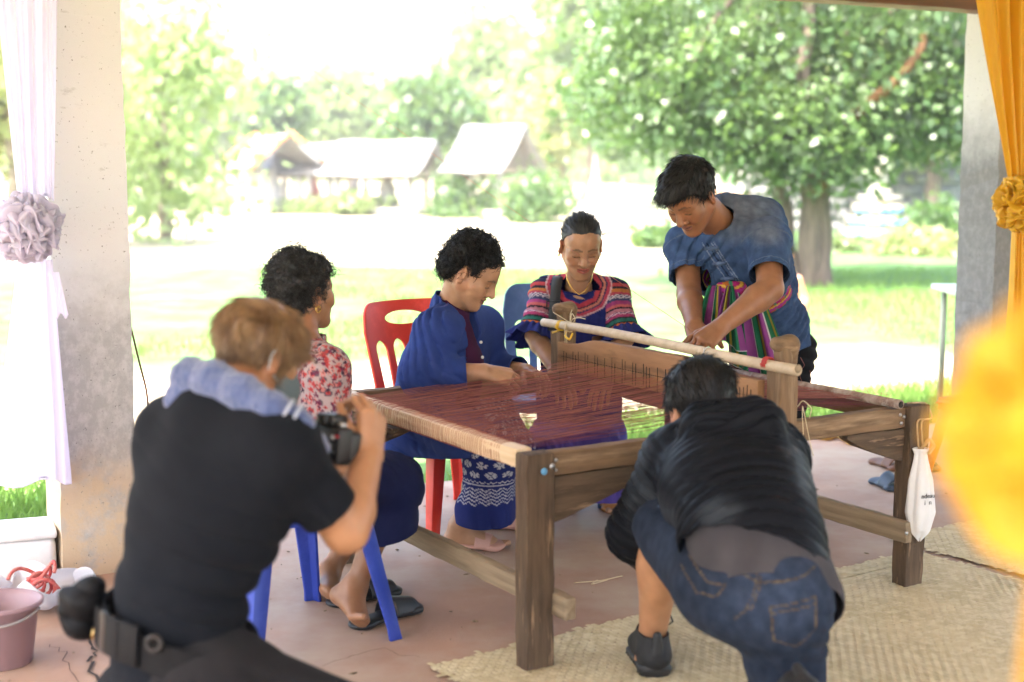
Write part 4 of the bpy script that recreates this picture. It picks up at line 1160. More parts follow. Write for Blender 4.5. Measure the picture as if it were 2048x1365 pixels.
# ---------------------------------------------------------------- plastic chairs
def plastic_chair(base, head, w, material, label, back_h=.42, seat_h=.43, splay=.06, group='moulded plastic chairs'):
    h = nrm(head); r = A(h[1], -h[0], 0)
    root = empty('plastic_chair', base, label, 'chair', group)
    b = np.asarray(base, float)
    T = lambda f, s, z: b + h * f + r * s + Z3 * z
    sw = w / 2
    # seat: dished slab with rolled edge
    def seat(u, v):
        f = (u - .5) * w * .98; s = (v - .5) * w
        rr = np.maximum(np.abs(u - .5), np.abs(v - .5)) * 2
        s = s * (1 - .06 * (u < .5) * (1 - u * 2))
        z = seat_h - .012 * (1 - rr ** 2) - .028 * np.clip((rr - .88) / .12, 0, 1) ** 2
        return b + f[..., None] * h + s[..., None] * r + z[..., None] * Z3
    V, Q = grid_np(21, 21, seat)
    solidify(obj_np('seat', V, Q[:, ::-1], material, root), .005, 1)
    V, Q = boxes_np([((0, 0, 0), (w * .92, .012, .05)), ((0, 0, 0), (.012, w * .92, .05))])
    ap = []
    for sg in (-1, 1):
        for (f0, s0, f1_, s1) in ((sg * sw * .95, -sw * .95, sg * sw * .95, sw * .95), (-sw * .95, sg * sw * .95, sw * .95, sg * sw * .95)):
            pa_, pb_ = T(f0, s0, seat_h - .028), T(f1_, s1, seat_h - .028)
            o = board('apron', pa_, pb_, .006, .05, material, root, bev=.0015, wear=0)
    # legs: tapered angle section, splayed
    for fs in (-1, 1):
        for ss_ in (-1, 1):
            top = T(fs * sw * .90, ss_ * sw * .90, seat_h - .01); bot = T(fs * (sw + splay) * .97, ss_ * (sw + splay) * .97, 0)
            V, Q = [], []
            n = 12; prof = []
            for k in range(n + 1):
                t = k / n; c_ = lerp(top, bot, t); a = .062 - .024 * t; th = .011
                if k == n: a *= 1.12
                if k == n - 1: a *= 1.0
                fi, si = -fs, -ss_
                ring = [(0, 0), (a, 0), (a, th), (th * 1.6, th * 1.6), (th, a), (0, a)]
                V.append(np.array([c_ + h * fi * x_ + r * si * y_ for x_, y_ in ring]))
            V = np.concatenate(V)
            Q = np.array([(k * 6 + j, k * 6 + (j + 1) % 6, (k + 1) * 6 + (j + 1) % 6, (k + 1) * 6 + j) for k in range(n) for j in range(6)] + [(n * 6, n * 6 + 1, n * 6 + 2, n * 6 + 3), (n * 6, n * 6 + 3, n * 6 + 4, n * 6 + 5)])
            if fs * ss_ < 0: Q = Q[:, ::-1]
            o = obj_np('leg', V, Q, material, root, smooth=False)
            m_ = o.modifiers.new('bevel', 'BEVEL'); m_.width = .003; m_.segments = 2
    # backrest panel with oval grip and long slots
    nu, nv_ = 90, 110
    u, v = np.meshgrid(np.linspace(-1, 1, nu), np.linspace(0, 1, nv_), indexing='ij')
    def hole(u, v):
        d = 1 - np.sqrt((u / .46) ** 2 + ((v - .845) / .062) ** 2)          # grip: positive inside
        s = np.full_like(u, -1.0)
        for c0, ww in ((-.60, .155), (-.2, .15), (.2, .15), (.60, .155)):
            cc = c0 * (1.05 + .08 * v); top = .66 - .10 * c0 * c0 * 0
            wv = ww * (.75 + .35 * v)
            q_ = np.minimum(np.clip(1 - np.abs(u - cc) / wv, -1, 1), np.minimum((top - v) / .10, (v - .05) / .05))
            q_ = np.where((v > top - .10), 1 - np.sqrt(((u - cc) / wv) ** 2 + (np.maximum(v - (top - .10), 0) / .10) ** 2), q_)
            s = np.maximum(s, q_)
        edge = np.where(v > .9, np.sqrt(np.clip(np.abs(u) - .78, 0, 1) ** 2 / .22 ** 2 + np.clip(v - .88, 0, 1) ** 2 / .12 ** 2) - 1, -1)
        return np.maximum(np.maximum(d, s), edge)
    H_ = hole(u, v)
    def pos(u, v):
        wv = sw * (.90 + .16 * np.clip(v, 0, .75) / .75 - .06 * np.clip(v - .75, 0, 1) / .25)
        f = -sw * .93 - .10 * v - .02 * v * v + .055 * u * u * (.4 + .6 * v)
        z = seat_h - .02 + back_h * v
        return b + f[..., None] * h + (u * wv)[..., None] * r + z[..., None] * Z3
    e = 1e-3
    gu = (hole(u + e, v) - hole(u - e, v)) / (2 * e); gv = (hole(u, v + e) - hole(u, v - e)) / (2 * e)
    g2 = gu ** 2 + gv ** 2 + 1e-6
    st = np.where((H_ > 0) & (H_ < .35), H_, 0)
    u2, v2 = u - np.clip(st * gu / g2, -.03, .03), v - np.clip(st * gv / g2, -.012, .012)
    V = pos(u2, np.clip(v2, 0, 1)).reshape(-1, 3)
    i, j = np.meshgrid(np.arange(nu - 1), np.arange(nv_ - 1), indexing='ij')
    Q = np.stack([i * nv_ + j, (i + 1) * nv_ + j, (i + 1) * nv_ + j + 1, i * nv_ + j + 1], -1).reshape(-1, 4)
    Q = Q[(H_.ravel()[Q] < 0).any(1)]; V, Q = compact(V, Q)
    solidify(obj_np('backrest', V, Q, material, root), .012, 0)
    return root
def plastic(n, c_): return mat(n, c_, tuple(x * .85 for x in c_), 3, rough=.38, spec=.5, bump=.05, bscale=200, c3=tuple(min(1, x * 1.15 + .02) for x in c_), s3=8)
M_red = plastic('red_plastic', (.75, .04, .022)); M_blu = plastic('blue_plastic', (.018, .05, .36)); M_blu2 = plastic('steel_blue_plastic', (.07, .15, .34))
M_orng = plastic('orange_plastic', (.60, .16, .02))
hA = nrm(A(.78, .62, 0))
cA = (on(792, 1280) + on(625, 1200)) / 2 - hA * .235; cA[2] = 0
plastic_chair(cA, hA, .40, M_blu, 'bright blue plastic chair under the woman in the floral shirt', back_h=.34)
hB = nrm(A(.62, -.78, 0))
cB = on(868, 1085) + A(-.155, .23, 0) ; cB = on(866, 1085) - hB * .235 * 1.0 - A(hB[1], -hB[0], 0) * .235; cB[2] = 0
plastic_chair(cB, hB, .42, M_red, 'red plastic chair under the woman in the blue jacket', back_h=.44)
hC = nrm(A(.05, -1, 0))
cC = at(1098, 900, 5.95); cC[2] = 0
plastic_chair(cC, nrm(A(-.1, -1, 0)), .42, M_blu2, 'steel blue plastic chair under the woman with striped sleeves', back_h=.46)
cO = on(2010, 1000) + A(.0, .0, 0)
plastic_chair(cO, nrm(A(-.6, .8, 0)), .42, M_orng, 'orange plastic chair at the right edge behind the yellow rosette')

# ---------------------------------------------------------------- mats
M_mat = mat('woven_reed', (.62, .53, .33), (.52, .44, .26), 5, rough=.6, spec=.2, c3=(.68, .60, .40), s3=26, t3=(.45, .6), bump=.2, bscale=160, bdist=.002)
def reed_mat(c0, du, dv, LU, LV, label, seed):
    root = empty('reed_mat', c0, label, 'mat')
    g = np.random.default_rng(seed)
    per = .018
    nu, nv_ = int(LU / per), int(LV / per)
    Vs, Qs, k = [], [], 0
    # each reed goes over and under the reeds that cross it
    def strips(n, LA, LB_, da, db, phase):
        parts = []
        m = int(LB_ / per)
        for q_ in range(n):
            a0 = (q_ + .5) * LA / n
            ext0, ext1 = -abs(g.normal(0, .012)), LB_ + abs(g.normal(0, .014))
            bb = np.linspace(ext0, ext1, m * 2 + 1)
            zz = .0055 + .0008 * np.cos(np.pi * (bb / per + q_ + phase)) + .004 * np.clip(nz(np.stack([np.full_like(bb, a0), bb, 0 * bb], 1), 5, 5, seed % 5), 0, 1)
            w_ = per * .46 * (1 + g.normal(0, .08))
            off = a0 + g.normal(0, .0012) + .0012 * np.sin(bb * 9 + q_)
            e_ = [c0 + du * 0 + np.outer(off + s * w_, da) + np.outer(bb, db) + np.outer(zz + (.0012 if s == 0 else 0), Z3) for s in (-1, 0, 1)]
            V = np.concatenate(e_); n_ = len(bb); i_ = np.arange(n_ - 1)
            Q = np.concatenate([np.stack([i_ + s * n_, i_ + 1 + s * n_, i_ + 1 + (s + 1) * n_, i_ + (s + 1) * n_], 1) for s in (0, 1)])
            parts.append((V, Q))
        V, Q, _ = cat_mesh(parts); return V, Q
    nrm_up = np.cross(du, dv)[2] > 0
    V, Q = strips(int(LU / per), LU, LV, du, dv, 0)
    o = obj_np('reed_weave', V, Q, M_mat, root); o['kind'] = 'stuff'
    V, Q = strips(int(LV / per), LV, LU, dv, du, 1)
    o = obj_np('reed_weave', V, Q, M_mat, root); o['kind'] = 'stuff'
mc = on(862, 1336); md = nrm(on(1780, 1118) - mc); mn = A(md[1], -md[0], 0)
reed_mat(mc, md, mn, 2.05, 1.55, 'large pale woven reed mat under the crouching man and loom legs', 3)
reed_mat(mc + md * 2.12 + mn * -.16, md, mn, 1.6, 1.4, 'second reed mat partly hidden at the right edge', 4)
# ---------------------------------------------------------------- drapes and rosettes
M_lil = mat('lilac_cloth', (.88, .86, .94), (.86, .83, .93), 3, rough=.7, transl=.72, trcol=(.93, .90, .99), bump=.06, bscale=300)
M_yel = mat('yellow_satin', (.86, .52, .035), (.80, .45, .025), 3, rough=.4, transl=.3, trcol=(.90, .56, .04), bump=.05, bscale=200)
def drape(name, p_top, p_bot, wt, wb, side, out, amp, nf, m, parent, seed=0, off=0., hemwave=.01, rows=90, belly=0.0, sway=0.0):
    ph = seed * 1.7
    def fn(u, v):
        c_ = p_top + (p_bot - p_top) * v[..., None]
        wv = wt + (wb - wt) * v ** 1.1
        s = (u - .5) * wv
        uu = u * nf * 2 * np.pi + ph + .6 * np.sin(u * 5 + seed) + .35 * np.sin(v * 4 + u * 7 + seed)
        f = amp * (np.sin(uu) * .75 + .4 * np.sin(uu * 2.3 + 1 + v * 2)) * (.55 + .6 * np.sin(u * 3.1 + seed) ** 2)
        f = f * (wv / max(wt, wb)) ** .35 + belly * np.sin(v * np.pi)
        P = c_ + s[..., None] * side + (f + off)[..., None] * out
        P[..., 2] += hemwave * np.sin(u * 9 + seed) * (v > .985)
        P += sway * (np.sin(v * 3.3 + seed))[..., None] * side
        return P
    V, Q = grid_np(120, rows, fn)
    return solidify(obj_np(name, V, Q, m, parent), .0015, 0)
def rosette(c_, r, face, m, parent, seed, n=150, thin=.0016):
    """a gathered ball of ruffled cloth"""
    g = np.random.default_rng(seed); parts = []
    f = nrm(face)
    gold = 2.399963
    for k in range(n):
        z = 1 - 2 * (k + .5) / n; a = k * gold
        d = np.array([math.sqrt(1 - z * z) * math.cos(a), math.sqrt(1 - z * z) * math.sin(a), z]) + g.normal(0, .10, 3)
        d = nrm(d); x = nrm(np.cross(d, g.normal(size=3))); y = np.cross(d, x)
        hh, aa, ww = r * g.uniform(.30, .50), r * g.uniform(.09, .18), r * g.uniform(.24, .46)
        ph = g.uniform(0, 6.28); tl = g.normal(0, .25); pin = g.uniform(.25, .7)
        def fn(u, v):
            # a pinched loop of cloth standing out of the gathered core
            s = (v - .5) * 2; an = np.pi * u
            wid = ww * (.45 + .55 * np.sin(an) ** .6)
            lift = r * .52 + hh * np.sin(an) ** .8 * (1 - .22 * s * s) + .04 * r * np.sin(s * 4 + ph) * np.sin(an)
            px_ = np.cos(an) * aa * (1 - pin * np.sin(an)) + .05 * r * np.sin(s * 3 + ph + an) + tl * hh * np.sin(an)
            py_ = s * wid + .10 * ww * np.sin(an * 3 + ph)
            return c_ + px_[..., None] * x + py_[..., None] * y + lift[..., None] * d
        parts.append(grid_np(15, 11, fn))
    V, Q, _ = cat_mesh(parts)
    o = solidify(obj_np('rosette', V, Q, m, parent), thin, 0)
    V, Q = Field().ell(c_, r * .45).mesh(r * .1)
    obj_np('rosette_core', V, Q, m, parent)
    return o
# lilac drape beside the left pillar
lp = at(64, 455, 4.55)
ld = empty('lilac_drape', lp * A(1, 1, 0), 'lilac cloth drape tied with a ruffled rosette beside the whitewashed pillar', 'drape')
sL = nrm(A(.93, .36, 0)); oL = A(sL[1], -sL[0], 0)
drape('upper_drape', at(52, -60, 4.55), at(72, 400, 4.55), .19, .11, sL, oL, .022, 3.5, M_lil, ld, 1)
drape('lower_drape', at(70, 520, 4.55), at(62, 968, 4.55), .105, .255, sL, oL, .024, 1.7, M_lil, ld, 2)
drape('tail', at(108, 545, 4.47), at(124, 632, 4.47), .03, .04, sL, oL, .006, 1, M_lil, ld, 4, rows=20)
rosette(at(52, 455, 4.45), .118, (0, -1, 0), M_lil, ld, 7)
# yellow drape on the right pillar
yp = PR + A(0, 0, 0)
yd = empty('yellow_drape', at(2010, 900, 6.3) * A(1, 1, 0), 'yellow satin drape tied with a rosette on the right pillar', 'drape')
sR = nrm(DE); oR = -DN
YY = 6.15
drape('upper_drape', at(2030, -70, YY), at(2040, 372, YY), .50, .12, sR, oR, .030, 4.5, M_yel, yd, 3)
drape('lower_drape', at(2042, 450, YY), at(2040, 960, YY), .10, .28, sR, oR, .028, 3.5, M_yel, yd, 5)
rosette(at(2043, 408, YY - .08), .128, (0, -1, 0), M_yel, yd, 9)
# near drape and rosette, far out of focus
nd = empty('near_yellow_drape', at(2180, 900, 1.25) * A(1, 1, 0), 'large blurred yellow rosette and drape close by at the right edge', 'drape')
NY = .86
rosette(at(2178, 880, NY), .093, (0, -1, 0), M_yel, nd, 12, 120)
drape('upper_drape', at(2470, -200, NY + .05), at(2230, 640, NY + .05), .14, .08, A(1, 0, 0), A(0, -1, 0), .015, 4, M_yel, nd, 6)
drape('lower_drape', at(2190, 1060, NY + .05), at(2200, 1700, NY + .05), .08, .15, A(1, 0, 0), A(0, -1, 0), .015, 4, M_yel, nd, 8)

# ---------------------------------------------------------------- small things on the floor
M_bucket = mat('mauve_plastic', (.34, .22, .24), (.28, .18, .19), 4, rough=.45)
bk = on(5, 1325); bo = empty('bucket', bk, 'mauve plastic bucket at the left edge by the pillar', 'bucket')
pr = [(0, .0), (.078, .0), (.082, .004), (.105, .165), (.118, .170), (.119, .178), (.112, .182), (.104, .174), (.098, .166), (.076, .010), (0, .008)]
V, Q = lathe_np(pr, 48); link('bucket_body', mesh_np('bucket_body', V, Q), bo, [M_bucket])
a = np.linspace(.15, math.pi - .15, 24); P = np.stack([.117 * np.cos(a), -.05 * np.sin(a) - .06 * np.sin(a), .17 - .035 * np.sin(a)], 1)
V, Q = tube_np(P, .004, 8); link('handle', mesh_np('handle', V, Q), bo, [mat('dull_grey_handle', (.30, .28, .27), rough=.5)])
M_foam = mat('white_foam', (.80, .80, .80), (.74, .74, .75), 30, rough=.8, bump=.2, bscale=180, bdist=.002)
fp = on(20, 1150); fo = empty('foam_box', fp, 'white foam box lying on the floor behind the bucket', 'box')
V, Q = boxes_np([((0, 0, .07), (.30, .22, .14))])
o = bevel(link('box_body', mesh_np('box_body', V, Q), fo, [M_foam]), .025, 4)
V, Q = boxes_np([((0, 0, .155), (.31, .23, .028))]); bevel(link('lid', mesh_np('lid', V, Q), fo, [M_foam]), .01, 3)
fo.rotation_euler = (0, 0, .35)
M_bag = mat('thin_white_plastic', (.78, .78, .80), rough=.3, transl=.45, trcol=(.8, .8, .82))
M_rope = mat('red_rope', (.55, .05, .05), (.62, .25, .20), 40, rough=.7)
bp_ = on(78, 1215); pbag = empty('plastic_bag', bp_, 'open white plastic bag lying beside the pillar foot', 'bag')
def bagf(u, v):
    a = u * 2 * np.pi; r = .02 + .12 * np.sin(v * 1.9) * (1 + .12 * np.sin(a * 5 + v * 3) + .08 * np.sin(a * 9)); z = .006 + .085 * v ** 1.4 * (1 + .25 * np.sin(a * 4 + 1) + .15 * np.sin(a * 7)) 
    r = r + .02 * v * np.sin(a * 6 + 2)
    return np.stack([r * np.cos(a) * 1.15, r * np.sin(a), z], -1)
V, Q = grid_np(90, 20, bagf); solidify(link('bag_film', mesh_np('bag_film', V, Q[:, ::-1]), pbag, [M_bag]), .001, 0)
rp = bp_ + A(.0, .0, .06); rpo = empty('rope_coil', bp_ + A(0, 0, .03), 'tangled red rope inside the white plastic bag', 'rope')
parts = []
for k in range(7):
    a = np.linspace(0, 6.28 * rng.uniform(.6, 1.1), 40); tilt = rng.normal(0, .5, 3)
    R_ = .045 * rng.uniform(.6, 1.25); P = np.stack([R_ * np.cos(a + k), R_ * 1.2 * np.sin(a + k), .012 * np.sin(a * 2 + k)], 1)
    P = P @ np.array(Matrix.Rotation(tilt[0], 3, 'X') @ Matrix.Rotation(tilt[1], 3, 'Y')).T + rp + rng.normal(0, .014, 3) * A(1, 1, .5) + A(0, 0, .012 * k - .02)
    P[:, 2] = np.maximum(P[:, 2], .014)
    parts.append(tube_np(P, .0058, 7))
V, Q, _ = cat_mesh(parts); obj_np('rope_strand', V, Q, M_rope, rpo)
# sandals and shoes
def slipper(toe, heel, label, sole_m, strap_m, kind='clog', tilt=0, parent=None, w=.046, group=None, lift=0.0, name='sandal'):
    toe, heel = np.asarray(toe, float), np.asarray(heel, float)
    d = toe - heel; L_ = np.linalg.norm(d); y = d / L_; x = nrm(np.cross(y, Z3)); z = np.cross(x, y)
    T = lambda a, b_, c_: heel + y * (a * L_) + x * b_ + z * c_
    root = parent if parent is not None else empty(name, lerp(heel, toe, .5), label, 'sandal', group)
    S = Field()
    S.rc(T(.13, 0, .012), T(.86, 0, .012), .013, .013, .01, w=x, f1=w * .78 / .013, f2=w / .013)
    S.ell(T(.12, 0, .012), A(w * .8, L_ * .13, .013), np.stack([x, y, z], 1)); S.ell(T(.84, 0, .012), A(w * 1.0, L_ * .16, .013), np.stack([x, y, z], 1))
    V, Q = S.mesh(.004, disp=lambda P: .0)
    obj_np('sole', V, Q, sole_m, root)
    def st(u, v):
        a = (u - .5) * 2 * 1.25
        f = (.50 + .36 * v) if kind == 'clog' else (.52 + .24 * v + .03 * np.cos(a))
        hh = (.052 - .016 * v) if kind != 'clog' else (.058 - .026 * v)
        ww = w * (1.04 - .05 * v)
        return heel + (f * L_)[..., None] * y + (np.sin(a) * ww / math.sin(1.25))[..., None] * x + (.012 + (np.cos(a) - math.cos(1.25)) / (1 - math.cos(1.25)) * hh)[..., None] * z
    V, Q = grid_np(21, 9, st)
    solidify(obj_np('strap', V, Q, strap_m, root), .006, 0)
    return root
M_blk = mat('black_rubber', (.018, .02, .022), rough=.45, bump=.1)
M_pnk = mat('pink_rubber', (.58, .33, .27), (.52, .29, .23), 20, rough=.5, bump=.3, bscale=60)
M_ylw = mat('tan_yellow_leather', (.58, .36, .09), (.48, .28, .07), 12, rough=.5)
M_brn = mat('brown_leather', (.16, .075, .04), rough=.5); M_teal = mat('teal_rubber', (.06, .30, .30), rough=.5)
M_navl = mat('dark_blue_leather', (.03, .05, .08), rough=.4)
slipper(on(838, 1215), on(704, 1262), 'black rubber slip-on sandal nearest the blue chair leg', M_blk, M_blk)
slipper(on(800, 1182), on(656, 1216), 'black rubber slip-on sandal farther back under the floral shirt woman', M_blk, M_blk)
slipper(on(1668, 880), on(1598, 872), 'tan sandal lying left of its pair beyond the loom', M_ylw, M_navl, 'slide', group='tan sandals beyond the loom')
slipper(on(1722, 893), on(1674, 872), 'tan sandal lying right of its pair beyond the loom', M_ylw, M_ylw, 'slide', group='tan sandals beyond the loom')
slipper(on(1808, 945), on(1745, 925), 'brown leather sandal behind the right loom leg', M_brn, M_brn, 'slide')
slipper(on(1866, 945), on(1828, 925), 'dark sandal with a teal strap beside the hanging bag', M_navl, M_teal, 'clog')
slipper(on(1800, 985), on(1748, 965), 'dark blue sandal left of the right loom leg', M_navl, M_navl, 'clog')
# cotton bag hanging from the loom leg
M_cot = mat('white_cotton', (.76, .75, .73), (.68, .67, .66), 8, rough=.85, bump=.2, bscale=40)
hb = LR + e1 * .04; bz = LH
bgo = empty('drawstring_bag', hb + Z3 * .3, 'white cotton drawstring bag hanging from the right loom leg', 'bag')
bc = at(1838, 990, 4.55)
def bagg(u, v):
    a = u * 2 * np.pi; prf = np.interp(v, [0, .06, .14, .35, .7, .9, 1], [.030, .022, .026, .042, .052, .036, .004])
    rip = 1 + .14 * np.sin(a * 4 + v * 3) * (1 - v * .6) + .06 * np.sin(a * 7 + 2)
    return np.stack([bc[0] + prf * rip * np.cos(a) * .86 + .006 * v, bc[1] + prf * rip * np.sin(a) * .55, bc[2] + .155 - .305 * v + .006 * np.sin(a * 3) * (v > .9)], -1)
V, Q = grid_np(64, 50, bagg); solidify(obj_np('bag_cloth', V, Q[:, ::-1], M_cot, bgo), .002, 0)
tp_ = LR + Z3 * (LH + .002)
M_cord = mat('tan_cord', (.45, .33, .20), (.36, .25, .14), 60, rough=.8)
for dx in (-.006, .008):
    cord('cord', [tp_ + e1 * -.02 + A(dx, 0, .004), tp_ + e1 * .030 - e2 * .02 + A(dx, 0, .006), tp_ + e1 * .052 - e2 * .03 + A(dx, 0, -.05), bc + A(-.012 + dx, 0, .25), bc + A(dx, 0, .148)], M_cord, .003, bgo)
cord('cord', [bc + A(0, 0, .15), bc + A(.025, -.01, .19), bc + A(.04, -.015, .165), bc + A(.02, -.02, .14)], M_cord, .006, bgo)
M_ink = mat('black_print', (.02, .02, .02), rough=.8)
cu = bpy.data.curves.new('print', 'FONT'); cu.body = 'ndeau\n  i  n'; cu.size = .022; cu.extrude = .0006
tmp = bpy.data.objects.new('print', cu); COL.objects.link(tmp); bpy.context.view_layer.update()
me = bpy.data.meshes.new_from_object(tmp.evaluated_get(bpy.context.evaluated_depsgraph_get())); bpy.data.objects.remove(tmp)
to = link('print', me, bgo, [M_ink]); to['kind'] = 'stuff'
to.location = bc + A(-.002, -.0345, -.005) - np.array(bgo.location); to.rotation_euler = (math.pi / 2, 0, .35)
# raffia scraps on the floor
for k, (pa_, pb_, pc_) in enumerate((((1148, 1166), (1200, 1162), (1245, 1152)), ((1195, 1160), (1180, 1170), (1215, 1160)), ((1340, 1240), (1330, 1210), (1300, 1245)))):
    if k == 2: continue
    tag(cord('raffia_scrap', [on(*pa_, .004), on(*pb_, .005), on(*pc_, .004)], M_raff, .0022, None), ('long', 'short')[k] + ' raffia scrap on the floor right of the front loom leg', 'raffia')
# side table edge beside the right pillar
M_tbl = mat('pale_green_laminate', (.46, .56, .50), rough=.4); M_tleg = mat('grey_green_steel', (.32, .36, .30), rough=.4)
tb = at(1962, 575, 8.0); to_ = empty('folding_table', tb * A(1, 1, 0), 'pale green folding table standing behind the right pillar', 'table')
V, Q = boxes_np([((0, 0, tb[2] - .015), (.42, .5, .03))]); o = bevel(link('table_top', mesh_np('table_top', V, Q), to_, [M_tbl]), .006)
for sx in (-.145, .17):
    for sy in (-.2, .2): 
        V, Q = boxes_np([((sx, sy, (tb[2] - .03) / 2), (.028, .028, tb[2] - .03))]); link('leg', mesh_np('leg', V, Q, False), to_, [M_tleg])
# thin wire at the left pillar
tag(cord('wire', [at(262, 655, 4.9), at(280, 730, 4.86), at(296, 790, 4.84), at(305, 1000, 4.8)], mat('rusty_wire', (.14, .055, .03), rough=.6), .0035, None), 'rusty brown wire slanting down beside the whitewashed pillar', 'wire')

# ---------------------------------------------------------------- people
M_skin = mat('skin', (1, 1, 1), (.90, .86, .84), 30, rough=.43, attr=True, spec=.4, sss=.12, bump=.22, bscale=220, bdist=.0012)
M_hair_b = mat('black_hair', (.007, .006, .006), (.012, .011, .010), 30, rough=.45, spec=.3)
M_hair_g = mat('greying_black_hair', (.012, .011, .011), (.032, .030, .028), 25, rough=.5, spec=.35)
M_hair_br = mat('dyed_brown_hair', (.30, .18, .08), (.15, .08, .036), 26, rough=.42, spec=.5)
def fabric(name, tint=(1, 1, 1), t2=(.86, .86, .88), rough=.88, bump=.25, bs=420, sheen=.02, sc=18, **k): return mat(name, tint, t2, sc, rough=rough, attr=True, sheen=sheen, bump=bump, bscale=bs, bdist=.0015, spec=.06, **k)
M_cloth = fabric('woven_cloth'); M_denim = fabric('denim', (1.06, 1.06, 1.06), (.74, .76, .8), sc=38, bs=500, bump=.35)
M_nylon = fabric('dusty_nylon', (1, 1, 1), (.85, .85, .85), rough=.5, sheen=.0, bs=160, bump=.12)
SK_A, SK_B, SK_C = (.32, .16, .082), (.45, .25, .145), (.40, .21, .115)
SK_M, SK_P, SK_Q = (.29, .132, .065), (.40, .205, .105), (.44, .225, .115)
def skin_col(V, base, f=1.0):
    c = np.tile(np.array(base), (len(V), 1)); return np.clip(c * (1 + .09 * nz(V, 40, 6, 2) + .05 * nz(V, 150, 6, 5))[:, None], .005, .9)
def flat_col(V, base, var=.06, f=18, seed=3):
    return np.clip(np.tile(np.array(base), (len(V), 1)) * (1 + var * nz(V, f, 6, seed))[:, None], .002, .9)
class Person:
    def __init__(s, label, base, skin):
        s.root = empty('person', base, label, 'person'); s.skin = skin; s.parts = []
    def piece(s, F, h, col=None, disp=None, lo=None, hi=None):
        V, Q = F.mesh(h, lo, hi, disp); s.parts.append((V, Q, skin_col(V, s.skin) if col is None else col(V)))
    def head(s, c, fwd, up=(0, 0, 1), size=1.0, neck=None, lip=(.30, .10, .08), h=.0028, brow=(.02, .014, .01), nr=.05, **k):
        R = head_frame(fwd, up); F = Field(); s.c, s.R, s.s = c, R, size
        T = head_prims(F, c, R, size, **k)
        if neck is not None:
            F.rc(T(0, -.025, -.055), neck, nr * size, nr * 1.08, .03)
            n2 = neck + nrm(neck - T(0, -.025, -.055)) * .06; F.rc(neck, n2, nr * 1.08, nr * 1.25, .02)
        wr = (lambda P: .0009 * nz(P, 210, 7, 1) * (np.abs(nz(P, 25, 4)) > .1)) if k.get('old') else None
        V, Q = F.mesh(h, disp=wr)
        s.parts.append((V, Q, head_color(V, c, R, size, s.skin, lip, brow)))
        return T
    def arm(s, sh, el, wr, r=(.048, .038, .026), hand=None, h=.0034, skip=0.0):
        F = Field(); F.rc(sh, el, r[0], r[1], .02); m = lerp(el, wr, .25)
        F.rc(el, m, r[1], r[1] * 1.04, .02); F.rc(m, wr, r[1] * 1.04, r[2], .02)
        if hand: hand_prims(F, wr, **hand)
        s.piece(F, h)
    def core(s, pts, rs, w, fs):
        F = Field().chain(pts, rs, .03, w, fs); s.piece(F, .014)
    def done(s, name='body'):
        V, Q, C = cat_mesh(s.parts); return obj_np(name, V, Q, M_skin, s.root, C)
    def cloth(s, name, F, h, material, col, cuts=(), disp=None, thick=.004, lo=None, hi=None, extra=None):
        V, Q = F.mesh(h, lo, hi, disp, extra, cuts); return obj_np(name, V, Q, material, s.root, col(V), True, thick)
    def hair(s, material, th, ly, lz, n, path, extra=(), bumps=None, r0=.0012, r1=.0004, seed=1, h=.004):
        V, Q = hair_cap(s.c, s.R, s.s, th, ly, lz, extra, h, bumps)
        VV, QQ = strands_np(V, Q, n, path, r0=r0, r1=r1, seed=seed)
        V, Q, _ = cat_mesh([(V, Q), (VV, QQ)])
        return obj_np('hair', V, Q, material, s.root)
    def loc(s, *p): return s.c + s.R @ (np.array(p) * s.s)
def swirl(P, c, R, k=1.0):
    L = (P - c) @ R
    return L
def seam(P, a, b, w=.004):
    ab = b - a; t = np.clip((P - a) @ ab / (ab @ ab), 0, 1); return np.linalg.norm(P - a - t[:, None] * ab, axis=1) < w
# ================================================================ A: woman in floral shirt, back to us
pA = Person('seated woman with short greying curls in a floral shirt and navy skirt', cA, SK_A)
rA = A(hA[1], -hA[0], 0)
hcA = at(609, 584, 4.36)
pA.head(hcA, nrm(A(.70, .70, -.02)), size=.95, neck=at(607, 700, 4.27), old=1.0, smile=1, nr=.052)
pA.hair(M_hair_g, .012, [-.13, -.06, -.015, .012, .03, .06, .11], [-.10, -.085, -.035, -.005, .04, .065, .075], 3400, curl_path(.026, .0065, 1.5, 9), [((0, -.05, .05), (.088, .085, .085)), ((0, -.07, -.03), (.075, .05, .055))], lambda P: .006 * nz(P, 70, 8, 1) + .003 * nz(P, 160, 8, 4), r0=.0013, r1=.0006, seed=21)
V, Q = tube_np([pA.loc(.083, -.008, -.042) + A(.0, 0, 0) + .009 * (math.cos(a) * pA.R[:, 1] + math.sin(a) * pA.R[:, 2] - pA.R[:, 2]) for a in np.linspace(0, 6.28, 16)], .0018, 5)
M_gold = mat('gold', (.80, .52, .14), rough=.25, metal=1.0)
obj_np('earring', V, Q, M_gold, pA.root)
shR, shL = at(650, 745, 4.14), at(560, 735, 4.48)
nkA = at(607, 690, 4.29)
F = Field().chain([at(578, 985, 4.12), at(585, 890, 4.18), at(600, 800, 4.27), at(606, 735, 4.28)], [.14, .132, .125, .085], .03, rA, [1.35, 1.3, 1.3, 1.3])
F.rc(shR, shL, .068, .068, .04).rc(nkA, shR, .055, .06, .04).rc(nkA, shL, .055, .06, .04).rc(at(607, 715, 4.28), at(607, 690, 4.29), .062, .058, .03)
eA, wA = at(664, 885, 4.12), at(735, 930, 4.38)
F.rc(shR, eA, .072, .064, .03).rc(eA, lerp(eA, wA, .5), .062, .056, .02)
F.rc(shL, at(600, 880, 4.6), .07, .06, .03).rc(at(600, 880, 4.6), at(680, 925, 4.7), .06, .05, .03)
